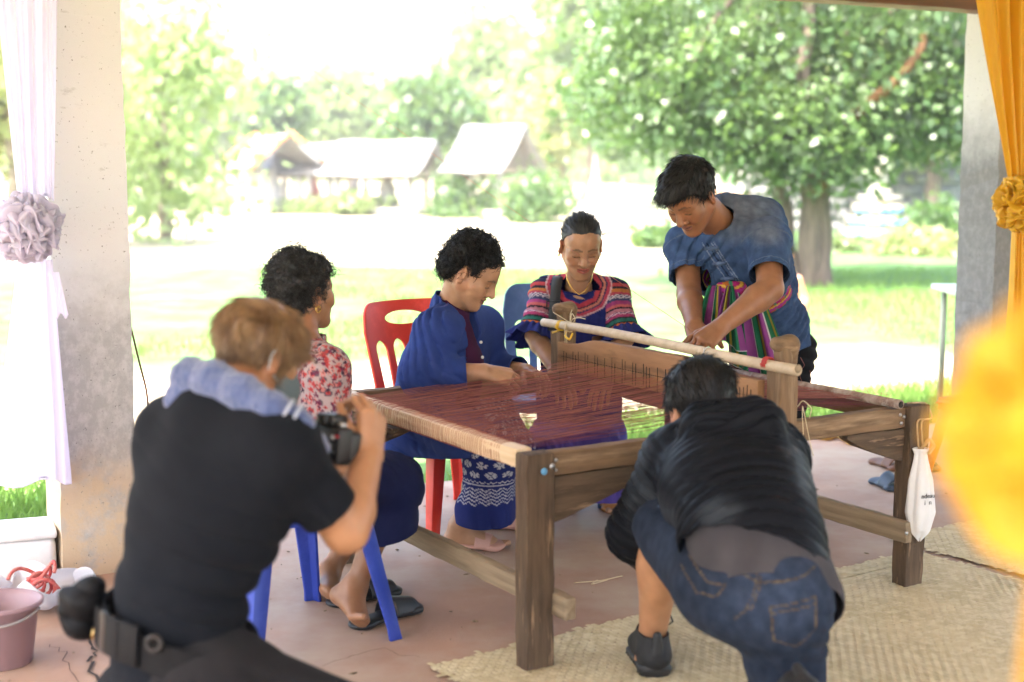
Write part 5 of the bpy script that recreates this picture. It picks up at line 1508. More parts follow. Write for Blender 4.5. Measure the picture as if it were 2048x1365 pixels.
def floral(V):
    g_ = np.random.default_rng(8)
    C = np.tile(A(.40, .31, .30), (len(V), 1))
    cen = V[g_.integers(0, len(V), 3600)]
    from mathutils import kdtree
    kd = kdtree.KDTree(len(cen))
    for i_, c_ in enumerate(cen): kd.insert(c_, i_)
    kd.balance()
    kinds = g_.choice(4, len(cen), p=[.45, .25, .2, .1]); pal = [(.45, .06, .06), (.16, .03, .07), (.55, .20, .18), (.03, .025, .05)]
    rad = g_.uniform(.0055, .011, len(cen))
    for i_, p in enumerate(V):
        co, ix, d = kd.find(p)
        a = math.atan2(p[2] - co[2], p[0] - co[0]) * 5
        if d < rad[ix] * (.75 + .3 * math.sin(a)):
            C[i_] = pal[kinds[ix]]
            if d < .002: C[i_] = (.10, .02, .03)
        elif d < rad[ix] * 1.25 and (ix % 3) == 0: C[i_] = (.12, .08, .10)
    return C
pA.cloth('floral_shirt', F, .0045, M_cloth, floral, [(A(0, 0, 1), nkA + A(0, 0, .03), nkA, .12), sleeve(eA, wA, .42, .10), (A(0, 0, -1), at(585, 985, 4.2), None, 0)],
         dsum(folds(.006, 34, A(.5, .2, .8), 1.4, 7, 1), folds(.004, 60, A(.9, -.3, .2), 1.2, 9, 4)))
pA.arm(shR, eA, wA, hand=dict(d=hA + A(0, 0, -.2), dorsal=A(0, 0, 1), right=True))
knR, knL = at(792, 965, 4.32), at(770, 955, 4.66)
hpR, hpL = cA + rA * .09 + A(0, 0, .53), cA - rA * .09 + A(0, 0, .53)
hmR, hmL = at(772, 1062, 4.30), at(752, 1050, 4.62)
F = Field().rc(hpL, hpR, .115, .115, .03).rc(hpR, knR, .11, .078, .05).rc(hpL, knL, .11, .078, .05).rc(lerp(hpL, hpR, .5), lerp(knL, knR, .5), .10, .075, .05, w=rA, f1=1.3, f2=1.6)
F.rc(knR, hmR, .078, .082, .04).rc(knL, hmL, .075, .08, .04).rc(lerp(knL, knR, .5), lerp(hmL, hmR, .5), .07, .078, .04, w=rA, f1=2, f2=2.1).rc(hmR, hmR + A(-.03, -.02, -.08), .08, .08, .03).rc(hmL, hmL + A(-.03, -.02, -.08), .08, .08, .03)
pA.cloth('navy_skirt', F, .007, M_cloth, lambda V: flat_col(V, (.012, .016, .06)), [(A(.15, .1, -1), at(765, 1062, 4.35), None, 0)], dsum(folds(.010, 30, A(.7, .1, .5), 1.5, 6, 2), folds(.006, 55, A(.2, .9, .5), 1.5, 8, 5)))
def leg_foot(P, kn, an, toe_d, bend, big_left, rk=.052, ra=.033, h=.004):
    F = Field(); m = lerp(kn, an, .3)
    F.rc(kn, m, rk, rk * 1.02, .03).rc(m, an, rk * 1.0, ra, .03)
    calf = nrm(np.cross(np.cross(an - kn, toe_d), an - kn)); calf = -calf if calf @ toe_d > 0 else calf
    F.rc(lerp(kn, an, .15) + calf * .012, lerp(kn, an, .45) + calf * .016, rk * .8, rk * .75, .03)
    foot_prims(F, an, toe_d, P[1] if isinstance(P, tuple) else A(0, 0, 1), bend, 1.0, big_left)
    (P[0] if isinstance(P, tuple) else P).piece(F, h)
anR, anL = at(712, 1172, 4.25), at(660, 1142, 4.52)
tR, tL = nrm(on(752, 1262, .02) - anR), nrm(on(712, 1222, .02) - anL)
leg_foot((pA, nrm(A(.6, .4, .9))), knR, anR, nrm(tR + A(.10, .05, .25)), .5, False, .047, .031)
leg_foot((pA, nrm(A(.6, .4, .9))), knL, anL, nrm(tL + A(.10, .05, .25)), .5, True, .047, .031)
pA.core([hpR * .5 + hpL * .5, at(600, 800, 4.27), nkA], [.09, .09, .05], rA, [1.3, 1.3, 1.0])
pA.done()

# ================================================================ B: woman in the blue jacket
pB = Person('seated woman with black curly hair in a blue jacket, hands on the loom', cB, SK_B)
fB = nrm(A(.90, -.42, 0)); rB = A(fB[1], -fB[0], 0)
hcB = at(946, 546, 5.12)
fw = nrm(A(.77, -.24, -.58))
pB.head(hcB, fw, nrm(A(.5, -.2, .85)), size=.98, neck=at(902, 625, 5.18), old=1.0, smile=1.0, nose=1.08, jaw=1.1, nr=.055, lip=(.26, .09, .07))
pB.hair(M_hair_b, .005, [-.13, -.06, -.040, -.026, .008, .016, .030, .05, .085, .11], [-.075, -.085, -.05, .030, .036, -.010, .03, .075, .100, .11], 3600, curl_path(.027, .0072, 1.6, 9), [((0, -.05, .06), (.088, .085, .082)), ((0, -.085, -.01), (.078, .05, .065)), ((0, .0, .085), (.06, .055, .035))], lambda P: .007 * nz(P, 65, 8, 1) + .004 * nz(P, 150, 8, 4), r0=.0014, r1=.0007, seed=5)
nkB = at(905, 622, 5.17)
sR_, sL_ = at(872, 668, 4.98), at(965, 655, 5.38)
eR_, wR_ = at(842, 752, 4.92), at(968, 744, 4.93)
eL_, wL_ = at(985, 742, 5.42), at(1052, 742, 5.28)
F = Field().chain([at(858, 895, 5.22), at(868, 820, 5.22), at(885, 735, 5.20), at(897, 675, 5.18)], [.160, .146, .136, .105], .05, rB, [1.25, 1.25, 1.3, 1.3])
F.rc(sR_, at(878, 760, 5.12), .066, .11, .08).rc(sL_, at(890, 760, 5.28), .062, .11, .08)
F.rc(sR_, sL_, .064, .062, .06).rc(nkB, sR_, .058, .066, .04).rc(nkB, sL_, .056, .066, .04).rc(at(898, 650, 5.18), at(902, 605, 5.17), .075, .068, .03)
F.rc(sR_, eR_, .072, .072, .022).rc(eR_, lerp(eR_, wR_, .72), .070, .058, .03)
F.rc(sL_, eL_, .070, .066, .03).rc(eL_, lerp(eL_, wL_, .8), .068, .055, .03)
F.rc(at(850, 890, 5.2), at(930, 885, 5.05), .14, .12, .05, w=rB, f1=1.3, f2=1.4)
# the jacket hangs open at the front over a purple blouse
ctr = at(955, 720, 5.05); opn = nrm(A(.80, -.60, 0))
def jopen(P):
    d = P - at(905, 700, 5.17)
    side = d @ nrm(A(.60, .80, 0)); z = P[:, 2]
    half = .022 + .034 * np.clip((z - at(0, 850, 5.1)[2]) / .35, 0, 1)
    inwedge = half - np.abs(side + .01)
    return np.where((d @ opn) > .03, inwedge, -.05)
def jcol(V): return flat_col(V, (.028, .052, .20), .10, 30)
seamsB = dsum(folds(.009, 30, A(.5, .1, .85), 1.8, 7, 3), folds(.007, 62, A(.8, -.3, .3), 1.6, 9, 6), near(eR_, .18, folds(.011, 60, A(.9, -.1, .45), 1.4, 9, 1)), near(lerp(sR_, eR_, .6), .13, folds(.008, 55, A(.3, .2, 1), 1.0, 8, 2)))
pB.cloth('blue_jacket', F, .0055, M_cloth, jcol, [(nrm(A(.45, -.15, .85)), at(905, 600, 5.17), at(905, 610, 5.17), .11), sleeve(eR_, wR_, .72, .10), sleeve(eL_, wL_, .8, .10), (A(.05, -.1, -1), at(880, 905, 5.15), None, 0)], seamsB, thick=.005, extra=lambda P: np.where(np.ones(len(P), bool), jopen(P) * 1.0, 0))
# blouse
F = Field().chain([at(872, 890, 5.2), at(880, 820, 5.2), at(893, 735, 5.18), at(902, 680, 5.17)], [.135, .130, .122, .085], .04, rB, [1.2, 1.2, 1.2, 1.2]).rc(at(900, 655, 5.17), at(908, 612, 5.16), .066, .060, .03).rc(at(905, 800, 5.12), at(912, 730, 5.12), .085, .090, .06)
pB.cloth('purple_blouse', F, .006, M_cloth, lambda V: flat_col(V, (.055, .014, .045), .08), [(nrm(A(.5, -.15, .8)), at(910, 603, 5.16), at(908, 612, 5.16), .1), (A(0, 0, -1), at(880, 850, 5.2), None, 0)], folds(.006, 36, A(.3, .2, .9), 1.5, 7, 3))
M_pearl = mat('pearl_button', (.75, .70, .62), rough=.25)
for py in (685, 715, 735):
    c_ = at(962 + (py - 685) * .1, py, 5.035)
    V, Q = Field().ell(c_, A(.006, .004, .006)).mesh(.0018); obj_np('button', V, Q, M_pearl, pB.root)
pB.arm(sR_, eR_, wR_, (.05, .042, .029), dict(d=A(.95, .12, -.22), dorsal=A(-.05, -.55, .8), right=True, curls=[(.55, .9, .5), (.6, .95, .5), (.65, 1.0, .5), (.7, 1.0, .5)], thumb=(.5, .75, -.45), s=1.06))
pB.arm(sL_, eL_, wL_, (.05, .042, .028), dict(d=A(.55, -.75, -.08), dorsal=A(.15, .05, .98), right=False, curls=[(.5, .8, .5), (.55, .9, .5), (.55, .95, .5), (.6, 1.0, .5)], thumb=(.6, .7, -.35), s=1.04))
# ikat skirt
kR, kL = at(985, 915, 4.98), at(1020, 900, 5.28)
hR, hL = cB + A(.03, -.06, .52) + rB * .06, cB + A(.05, .02, .52) - rB * .10
mR, mL = at(968, 1020, 5.0), at(1010, 1015, 5.26)
latK = nrm(kL - kR)
F = Field().rc(hL, hR, .125, .125, .03).rc(hR, kR, .12, .088, .05).rc(hL, kL, .12, .088, .05).rc(lerp(hL, hR, .5), lerp(kL, kR, .5), .1, .085, .05, w=rB, f1=1.3, f2=1.6)
F.rc(kR, mR, .088, .092, .04).rc(kL, mL, .085, .09, .04).rc(lerp(kL, kR, .5), lerp(mL, mR, .5), .08, .088, .04, w=latK, f1=1.9, f2=1.9).rc(mR, mR + A(0, 0, -.08), .092, .095, .03).rc(mL, mL + A(0, 0, -.08), .09, .093, .03).rc(lerp(mL, mR, .5), lerp(mL, mR, .5) + A(0, 0, -.08), .088, .09, .03, w=latK, f1=1.9)
hemB = at(0, 1044, 5.02)[2]
def ikat(V):
    C = flat_col(V, (.018, .028, .14), .10, 30)
    c_ = (kR + kL) / 2
    ang = np.arctan2(V[:, 1] - c_[1] - .05, V[:, 0] - c_[0]); u = ang * .17
    zr = V[:, 2] - hemB
    fw_ = (V - c_) @ nrm(A(hR[0] - kR[0], hR[1] - kR[1], 0)); topy = V[:, 2] > kR[2] - .01
    v = np.where(topy, zr + np.maximum(fw_, 0) * .9, zr); u = np.where(topy & (fw_ > 0), (V - c_) @ latK, u)
    tri = lambda x, p: np.abs((x / p) % 1 - .5) * 2
    w_ = A(.50, .52, .60)
    def put(m): C[m] = C[m] * .15 + w_ * .85
    band = (v > .085) & (v < .150)
    for k in range(5):
        vv = .088 + .0125 * k + .012 * tri(u, .024)
        put(band & (np.abs(v - vv) < .0024))
    put((np.abs(v - .160) < .002)); put((np.abs(v - .168 - .006 * tri(u, .012)) < .0018))
    cell = .036
    up = v > .178
    iu = np.floor(u / cell + .5 * (np.floor(v / cell) % 2)); cu_ = (u / cell + .5 * (np.floor(v / cell) % 2)) % 1 - .5; cv = (v / cell) % 1 - .5
    r_ = np.hypot(cu_, cv); th = np.arctan2(cv, cu_)
    put(up & (r_ < .36) & (np.abs(np.sin(th * 3)) > .45) & (r_ > .10) & (nz(V, 260, 5, 2) > -.7))
    put(up & (r_ < .08))
    return C
pB.cloth('ikat_skirt', F, .0045, M_cloth, ikat, [(A(.0, 0, -1), A(0, 0, hemB), None, 0)], dsum(folds(.008, 28, A(.7, .5, .25), 1.5, 6, 2), folds(.005, 44, A(.9, -.3, .1), 1.5, 7, 5)))
aR, aL = on(922, 1096) + A(0, 0, .085), on(985, 1056) + A(0, 0, .085)
leg_foot(pB, kR, aR, A(1, -.14, 0), .05, True, .055, .037); leg_foot(pB, kL, aL, A(1, -.1, 0), .05, False, .055, .037)
for a_, nm in ((aR, 'near'), (aL, 'far')):
    slipper(a_ + A(.165, -.022, -.083), a_ + A(-.07, .008, -.083), None, M_pnk, M_pnk, 'slide', parent=pB.root, w=.05)
pB.core([(hR + hL) / 2, at(885, 735, 5.2), nkB], [.1, .1, .05], rB, [1.3, 1.3, 1])
pB.done()

# ================================================================ C: woman with striped sleeves
pC = Person('seated woman with pulled back hair in a navy dress with striped sleeves', A(cC[0], cC[1], 0), SK_C)
hcC = at(1162, 491, 5.56); fC = nrm(A(.12, -.88, -.47)); rC = A(-1, 0, 0)
pC.head(hcC, fC, size=.98, neck=at(1157, 575, 5.66), old=1.0, smile=.35, nose=1.15, nr=.046, lip=(.36, .07, .06), jaw=1.02)
def combC(root):
    L = (root - hcC) @ pC.R
    d = np.stack([L[:, 0] * .0 - np.sign(L[:, 0]) * .15, -np.ones(len(L)), -.6 * np.ones(len(L)) * (L[:, 1] < -.02)], 1)
    return d @ pC.R.T
pC.hair(M_hair_g, .002, [-.13, -.06, -.02, .0, .02, .045, .075, .11], [-.07, -.06, .0, .024, .050, .078, .094, .10], 2200, straight_path(.05, combC, .06, 0, .06), [((0, -.09, -.03), (.045, .04, .045))], r0=.0012, r1=.0007, seed=9)
nkC = at(1157, 566, 5.66)
sR_, sL_ = at(1094, 588, 5.69), at(1226, 590, 5.69)
eR_, wR_ = at(1070, 672, 5.60), at(1112, 742, 5.42)
eL_, wL_ = at(1248, 678, 5.58), at(1215, 745, 5.42)
shp = lambda: Field().chain([at(1158, 890, 5.72), at(1158, 800, 5.70), at(1158, 690, 5.68), at(1158, 625, 5.68)], [.135, .125, .112, .085], .04, A(1, 0, 0), [1.35, 1.3, 1.35, 1.4])
F = shp(); F.rc(sR_, sL_, .062, .062, .04).rc(nkC, sR_, .045, .055, .04).rc(nkC, sL_, .045, .055, .04)
F.rc(sR_, eR_, .058, .072, .03).rc(sL_, eL_, .058, .072, .03)
def ccol(V):
    C = flat_col(V, (.020, .026, .135), .10, 30)
    bands = [(.0, (.02, .02, .05)), (.03, (.42, .06, .07)), (.042, (.03, .03, .04)), (.05, (.45, .16, .05)), (.062, (.36, .05, .08)), (.070, (.55, .48, .50)), (.082, (.05, .06, .14)), (.09, (.30, .05, .16)), (.104, (.48, .12, .12)), (.114, (.02, .02, .03)), (.120, (.40, .16, .20)), (.132, (.62, .40, .46)), (.140, (.36, .05, .14)), (.150, (.03, .03, .04)), (.156, (.03, .14, .11)), (.168, (.02, .02, .03)), (.173, (.52, .13, .03)), (.181, (.020, .026, .135))]
    for s_, e_ in ((sR_, eR_), (sL_, eL_)):
        ax = nrm(e_ - s_); t = (V - s_) @ ax; rr_ = np.linalg.norm(V - s_ - np.outer(t, ax), axis=1)
        out = (V[:, 0] - s_[0]) * np.sign(e_[0] - s_[0] + (s_[0] - 0) * 0)
        m = (rr_ < .12) & (np.sign(s_[0] - nkC[0]) * (V[:, 0] - s_[0]) > -.035) & (t > -.08)
        L_ = np.linalg.norm(e_ - s_); tt_ = (t + .05) / (L_ + .03) * .185
        ang = np.arctan2((V - s_) @ A(0, 1, 0), (V - s_) @ np.cross(ax, A(0, 1, 0)))
        for k in range(len(bands) - 1):
            mm = m & (tt_ >= bands[k][0]) & (tt_ < bands[k + 1][0]); C[mm] = bands[k][1]
            if k in (5, 11): 
                z_ = mm & (np.sin(ang * 26 + (tt_ * 900 % 6)) > .2); C[z_] = (.06, .05, .12)
    # striped yoke with a scalloped edge round the neck
    d = np.hypot((V[:, 0] - nkC[0]) / 1.05, (V[:, 2] - nkC[2] + .012) / .95)
    yk = d + .006 * np.abs(np.sin(np.arctan2(V[:, 2] - nkC[2], V[:, 0] - nkC[0]) * 4))
    front = V[:, 1] < nkC[1] + .03
    for d0, d1, cc in ((.070, .088, (.42, .05, .07)), (.088, .094, (.03, .02, .05)), (.094, .104, (.55, .20, .14)), (.104, .110, (.05, .04, .10)), (.110, .122, (.45, .06, .10)), (.122, .128, (.60, .40, .42))):
        m = front & (yk >= d0) & (yk < d1); C[m] = cc
    C *= (1 + .1 * nz(V, 300, 6, 1))[:, None]
    return np.clip(C, .005, .8)
neckc = (nrm(A(0, -.80, .60)), at(1158, 604, 5.585), at(1158, 590, 5.59), .092)
F2 = Field().rc(nkC, at(1158, 640, 5.672), .046, .068, .03, w=A(1, 0, 0), f1=1.0, f2=1.4); pC.piece(F2, .006)
pC.cloth('woven_dress', F, .0042, M_cloth, ccol, [neckc, sleeve(sR_, eR_, .86, .125), sleeve(sL_, eL_, .86, .125)], dsum(folds(.006, 30, A(.9, .1, .2), 1.5, 6, 2), folds(.004, 50, A(.3, .2, .9), 1.5, 8, 5)))
for s_, e_ in ((sR_, eR_), (sL_, eL_)):           # gathered frill at each sleeve end
    ax = nrm(e_ - s_); x = nrm(np.cross(ax, A(0, 1, 0))); y = np.cross(ax, x); o_ = lerp(s_, e_, .84)
    def fr(u, v):
        a = u * 2 * np.pi; r_ = .072 + .034 * v + .012 * v * np.sin(a * 9 + .8 * np.sin(a * 2)) + .004 * np.sin(a * 17)
        return o_ + (v * .058 + .006 * np.sin(a * 9 + 1) * v)[..., None] * ax + (r_ * np.cos(a))[..., None] * x + (r_ * np.sin(a))[..., None] * y
    V, Q = grid_np(140, 10, fr); obj_np('sleeve_frill', V, Q, M_cloth, pC.root, flat_col(V, (.020, .026, .135), .1), True, .002)
pC.arm(sR_, eR_, wR_, (.044, .036, .025), dict(d=A(.3, -.7, -.5), dorsal=A(0, -.5, .8), right=True))
pC.arm(sL_, eL_, wL_, (.044, .036, .025), dict(d=A(-.3, -.7, -.5), dorsal=A(0, -.5, .8), right=False))
kR, kL = at(1118, 918, 5.36), at(1205, 915, 5.36); hR, hL = at(1115, 880, 5.72), at(1200, 880, 5.72)
mR, mL = at(1128, 985, 5.38), at(1212, 985, 5.38)
F = Field().rc(hR, hL, .11, .11, .03).rc(hR, kR, .1, .085, .05).rc(hL, kL, .1, .085, .05).rc(lerp(hR, hL, .5), lerp(kR, kL, .5), .1, .08, .05, w=A(1, 0, 0), f1=1.4, f2=1.6)
F.rc(kR, mR, .085, .088, .04).rc(kL, mL, .085, .088, .04).rc(lerp(kR, kL, .5), lerp(mR, mL, .5), .08, .082, .04, w=A(1, 0, 0), f1=1.8).rc(mR, mR + A(0, 0, -.12), .09, .09, .03).rc(mL, mL + A(0, 0, -.12), .09, .09, .03)
pC.cloth('purple_skirt', F, .0065, M_cloth, lambda V: flat_col(V, (.075, .055, .25), .12, 24), [(A(0, 0, -1), at(0, 998, 5.36), None, 0)], dsum(folds(.010, 40, A(1, 0, .1), 1.2, 5, 3), folds(.005, 60, A(.9, .3, .2), 1.4, 8, 1)))
aR, aL = on(1130, 1022) + A(0, .10, .08), on(1222, 1020) + A(0, .10, .08)
leg_foot(pC, kR, aR, A(-.1, -1, 0), .05, True, .047, .032); leg_foot(pC, kL, aL, A(.1, -1, 0), .05, False, .047, .032)
M_orn = mat('orange_leather', (.40, .17, .05), rough=.5)
for a_, q_ in ((aR, -.1), (aL, .1)): slipper(a_ + A(q_ * .16, -.165, -.079), a_ + A(-q_ * .07, .06, -.079), None, M_orn, M_orn, 'slide', parent=pC.root, w=.046)
# bag strap, necklace, earrings
M_strap = mat('black_webbing', (.03, .03, .032), rough=.6, bump=.3, bscale=300)
def ribbon(name, pts, w, side, m, parent, th=.0025, sub=8):
    pts = np.array(pts, float); t = np.linspace(0, 1, len(pts)); q_ = np.linspace(0, 1, len(pts) * sub)
    P = np.stack([np.interp(q_, t, pts[:, i]) for i in range(3)], 1)
    for _ in range(6): P[1:-1] = (P[:-2] + 2 * P[1:-1] + P[2:]) / 4
    s_ = np.broadcast_to(np.asarray(side, float), P.shape); n_ = len(P)
    V = np.concatenate([P - s_ * w / 2, P + s_ * w / 2]); k = np.arange(n_ - 1)
    return obj_np(name, V, np.stack([k, k + 1, n_ + k + 1, n_ + k], 1), m, parent, None, True, th)
ribbon('bag_strap', [at(1116, 553, 5.72), at(1116, 552, 5.64), at(1112, 575, 5.595), at(1107, 640, 5.545), at(1104, 740, 5.55)], .042, A(1, 0, .05), M_strap, pC.root, .002)
V, Q = boxes_np([(at(1106, 603, 5.545), (.050, .008, .004)), (at(1106, 616, 5.54), (.050, .008, .004)), (at(1106 - 12.4, 609, 5.54), (.004, .008, .028)), (at(1106 + 12.4, 609, 5.54), (.004, .008, .028))])
obj_np('strap_buckle', V, Q, M_blk, pC.root, smooth=False)
V, Q = tube_np([at(x_, y_, Y_) for x_, y_, Y_ in ((1132, 545, 5.61), (1135, 560, 5.585), (1145, 580, 5.565), (1158, 590, 5.558), (1171, 582, 5.565), (1182, 562, 5.585), (1185, 548, 5.61))], .0025, 6); obj_np('necklace', V, Q, M_gold, pC.root)
for q_ in (-1, 1):
    V, Q = Field().rc(pC.loc(q_ * .083, -.008, -.040), pC.loc(q_ * .084, -.008, -.052), .0035, .0045, .004).mesh(.0015); obj_np('earring', V, Q, M_gold, pC.root)
pC.core([(hR + hL) / 2, at(1158, 690, 5.68), nkC], [.09, .08, .045], A(1, 0, 0), [1.3, 1.3, 1])
pC.done()

# ================================================================ M: man bending over the loom
pM = Person('standing man in a blue denim shirt and striped sash, bending over the loom', A(at(1590, 700, 5.66)[0], 5.66, 0), SK_M)
hcM = at(1380, 394, 5.22)
fM = nrm(A(-.46, -.53, -.68))
pM.head(hcM, fM, nrm(A(-.45, -.5, .7)), size=1.04, neck=at(1440, 452, 5.38), nose=1.12, jaw=1.08, nr=.058, lip=(.20, .075, .06), smile=.2)
def combM(root):
    L = (root - hcM) @ pM.R
    d = np.stack([.35 * np.ones(len(L)) + L[:, 0] * 3, .9 - 4 * np.clip(-L[:, 1] - .03, 0, 1), -.9 * (np.abs(L[:, 0]) > .055) - .6 * (L[:, 1] < -.05) - .5 * (L[:, 1] > .06)], 1)
    return d @ pM.R.T
pM.hair(M_hair_b, .011, [-.13, -.06, -.022, .004, .02, .045, .07, .11], [-.07, -.06, -.015, .012, .004, .055, .066, .070], 4200, straight_path(.031, combM, .32, .05, .2), [((.01, .02, .095), (.068, .075, .035)), ((.02, .075, .078), (.05, .038, .024)), ((0, -.05, .06), (.082, .07, .07))], lambda P: .004 * nz(P, 80, 8, 1), r0=.0015, r1=.0004, seed=14)
nkM = at(1440, 448, 5.38)
sR_, sL_ = at(1372, 492, 5.52), at(1535, 482, 5.24)
eR_, wR_ = at(1378, 590, 5.36), at(1388, 652, 5.12)
eL_, wL_ = at(1540, 578, 5.06), at(1440, 655, 4.94)
latM = nrm(sL_ - sR_); wstM, pelM = at(1512, 608, 5.54), at(1538, 672, 5.64)
F = Field().chain([pelM + A(0, 0, -.05), wstM, at(1480, 535, 5.44), at(1452, 478, 5.39)], [.120, .115, .115, .082], .04, latM, [1.28, 1.25, 1.38, 1.4])
F.rc(sR_, sL_, .066, .068, .05).rc(nkM, sR_, .05, .058, .04).rc(nkM, sL_, .05, .06, .04).rc(at(1520, 446, 5.42), at(1545, 560, 5.58), .085, .09, .07).rc(at(1452, 425, 5.42), at(1520, 446, 5.42), .075, .085, .06)
hemR, hemL = lerp(sR_, eR_, .62), lerp(sL_, eL_, .72)
F.rc(sR_, eR_, .068, .074, .02).rc(sL_, eL_, .070, .076, .02).rc(sL_, lerp(sL_, wstM, .4), .07, .11, .06).rc(sR_, lerp(sR_, wstM, .4), .065, .10, .06)
F.rc(pelM + A(.01, 0, .05), pelM + A(.0, -.03, -.14), .12, .14, .04, w=latM, f1=1.28, f2=1.2)
plk = [at(1421, 490, 5.24), at(1438, 520, 5.27), at(1462, 560, 5.33)]
def denim(V):
    C = flat_col(V, (.045, .080, .165), .14, 14, 2)
    # paler grey patches on shoulders and sleeve, darker seams with pale stitching
    up = np.clip(1.1 - np.linalg.norm(V - at(1490, 400, 5.30), axis=1) / .17, 0, 1) ** .7; C = C * (1 - up[:, None] * .6) + np.array((.22, .225, .23)) * (up * .6)[:, None]
    b2 = np.clip(1 - np.linalg.norm(V - at(1535, 468, 5.16), axis=1) / .075, 0, 1); C = C * (1 - b2[:, None] * .55) + np.array((.24, .24, .24)) * (b2 * .55)[:, None]
    C *= (1 + .12 * nz(V, 130, 7, 3))[:, None]
    for s_, e_, hm in ((sR_, eR_, hemR), (sL_, eL_, hemL)):
        ax = nrm(e_ - s_); t = (V - hm) @ ax; rr_ = np.linalg.norm(V - hm - np.outer(t, ax), axis=1)
        m = (rr_ < .11) & (np.abs(t + .022) < .0016); C[m] = (.11, .15, .23)
        m = (rr_ < .11) & (t > -.02); C[m] *= (1.05 + .22 * np.sin(np.arctan2((V[m] - hm)[:, 0], (V[m] - hm)[:, 1]) * 60))[:, None]
        ts = (V - s_) @ ax; m = (np.abs(ts - .0 - .02) < .0022) & (np.linalg.norm(V - s_, axis=1) < .1); C[m] = (.10, .13, .19)
    for a_, b_ in zip(plk, plk[1:]):
        for o_, ww, cc in ((0, .0022, (.012, .02, .05)), (-.022, .0016, (.20, .24, .33)), (.022, .0016, (.20, .24, .33)), (.034, .0016, (.20, .24, .33))):
            p0_, p1_ = (a_ + latM * o_)[[0, 2]], (b_ + latM * o_)[[0, 2]]; ab = p1_ - p0_; q_ = V[:, [0, 2]] - p0_
            t_ = np.clip(q_ @ ab / (ab @ ab), 0, 1); C[(np.linalg.norm(q_ - t_[:, None] * ab, axis=1) < ww) & (V[:, 1] < 5.42)] = cc
    return np.clip(C, .01, .6)
fdM = dsum(folds(.008, 30, A(.6, .3, .7), 1.6, 6, 4), folds(.005, 58, A(.9, .2, -.3), 1.3, 8, 2), near(wstM, .2, folds(.010, 60, nrm(pelM - nkM), 1.0, 6, 6)), near(lerp(sL_, eL_, .6), .12, folds(.006, 60, A(.8, .1, .7), 1.0, 8, 2)))
def vneck(P):
    a = at(1420, 492, 5.22); ax = nrm(at(1452, 470, 5.3) - at(1415, 490, 5.2))
    return np.full(len(P), -.05)
pM.cloth('denim_shirt', F, .0048, M_denim, denim, [(nrm(A(-.62, -.45, .62)), at(1432, 470, 5.30), at(1434, 456, 5.33), .088), sleeve(sR_, eR_, .62, .083), sleeve(sL_, eL_, .72, .10), (nrm(A(.28, -.1, -1)), at(1560, 706, 5.6), None, 0)], fdM)
for k, (x_, y_) in enumerate(((1423, 497), (1439, 528), (1455, 558))):
    c_ = at(x_, y_, 5.215 + k * .045); 
    V, Q = Field().rc(c_ - latM * .028, c_ + latM * .028, .006, .006, .004).ell(c_, .010, k=.004).mesh(.0025); obj_np('knot_button', V, Q, M_denim, pM.root, flat_col(V, (.085, .12, .20), .2, 120))
hd = lambda d, dor, r, c, th=(.5, .8, -.3): dict(d=d, dorsal=dor, right=r, curl=c, thumb=th, s=1.08)
pM.arm(sR_, eR_, wR_, (.052, .044, .03), hd(A(.15, -.80, -.50), A(-.35, -.25, .85), True, (1.0, 1.25, .7)))
pM.arm(sL_, eL_, wL_, (.054, .046, .031), hd(A(-.62, -.55, -.38), A(.05, -.55, .82), False, (.95, 1.25, .7)))
# trousers
M_blkc = (.012, .012, .014)
hR, hL = pelM + A(-.05, -.02, -.08), pelM + A(.075, .0, -.06)
F = Field().rc(hR, hL, .10, .105, .04)
for h_, ft in ((hR, A(hR[0] - .02, 5.60, .05)), (hL, A(hL[0] + .02, 5.68, .05))):
    kn = lerp(h_, ft, .5) + A(-.02, -.03, 0); F.rc(h_, kn, .105, .078, .04).rc(kn, ft, .078, .07, .03)
pM.cloth('black_trousers', F, .008, M_cloth, lambda V: flat_col(V, M_blkc), [(A(0, 0, -1), A(0, 0, .06), None, 0)], folds(.006, 34, A(.3, .2, .9), 1.6, 6, 2))
for ft in (A(hR[0] - .02, 5.60, .075), A(hL[0] + .02, 5.68, .075)):
    Fq = Field(); foot_prims(Fq, ft, A(-.45, -.9, 0), A(0, 0, 1)); Fq.rc(ft, ft + A(0, 0, .3), .034, .04, .02); pM.piece(Fq, .006)
    slipper(ft + A(-.075, -.15, -.074), ft + A(.03, .06, -.074), None, M_brn, M_brn, 'slide', parent=pM.root, w=.05)
# sash: a plaid band round the waist and a striped length hanging in front
def plaid(V):
    t = (V - wstM) @ nrm(pelM - nkM); a = np.arctan2((V - wstM) @ latM, (V - wstM) @ np.cross(latM, nrm(pelM - nkM)))
    C = np.tile(A(.28, .012, .10), (len(V), 1))
    C[np.sin(a * 22) > .35] = (.30, .09, .015); C[np.sin(a * 22 + 2) > .8] = (.03, .16, .08)
    C[np.sin(t * 210) > .55] = (.30, .03, .22); C[np.sin(t * 210 + 2.2) > .86] = (.55, .34, .05)
    return C
bw = nrm(pelM - nkM)
Fs = Field().chain([lerp(wstM, pelM, -.95), lerp(wstM, pelM, -.25)], [.126, .126], .02, latM, [1.36, 1.31])
Fs.rc(at(1432, 572, 5.32), at(1478, 580, 5.24), .030, .032, .03)
pM.cloth('plaid_sash_band', Fs, .005, M_cloth, plaid, [(-bw, lerp(wstM, pelM, -.98), lerp(wstM, pelM, -.6), .25), (bw, lerp(wstM, pelM, -.22), lerp(wstM, pelM, -.6), .25)], folds(.006, 80, bw, 1.2, 7, 3), thick=.004)
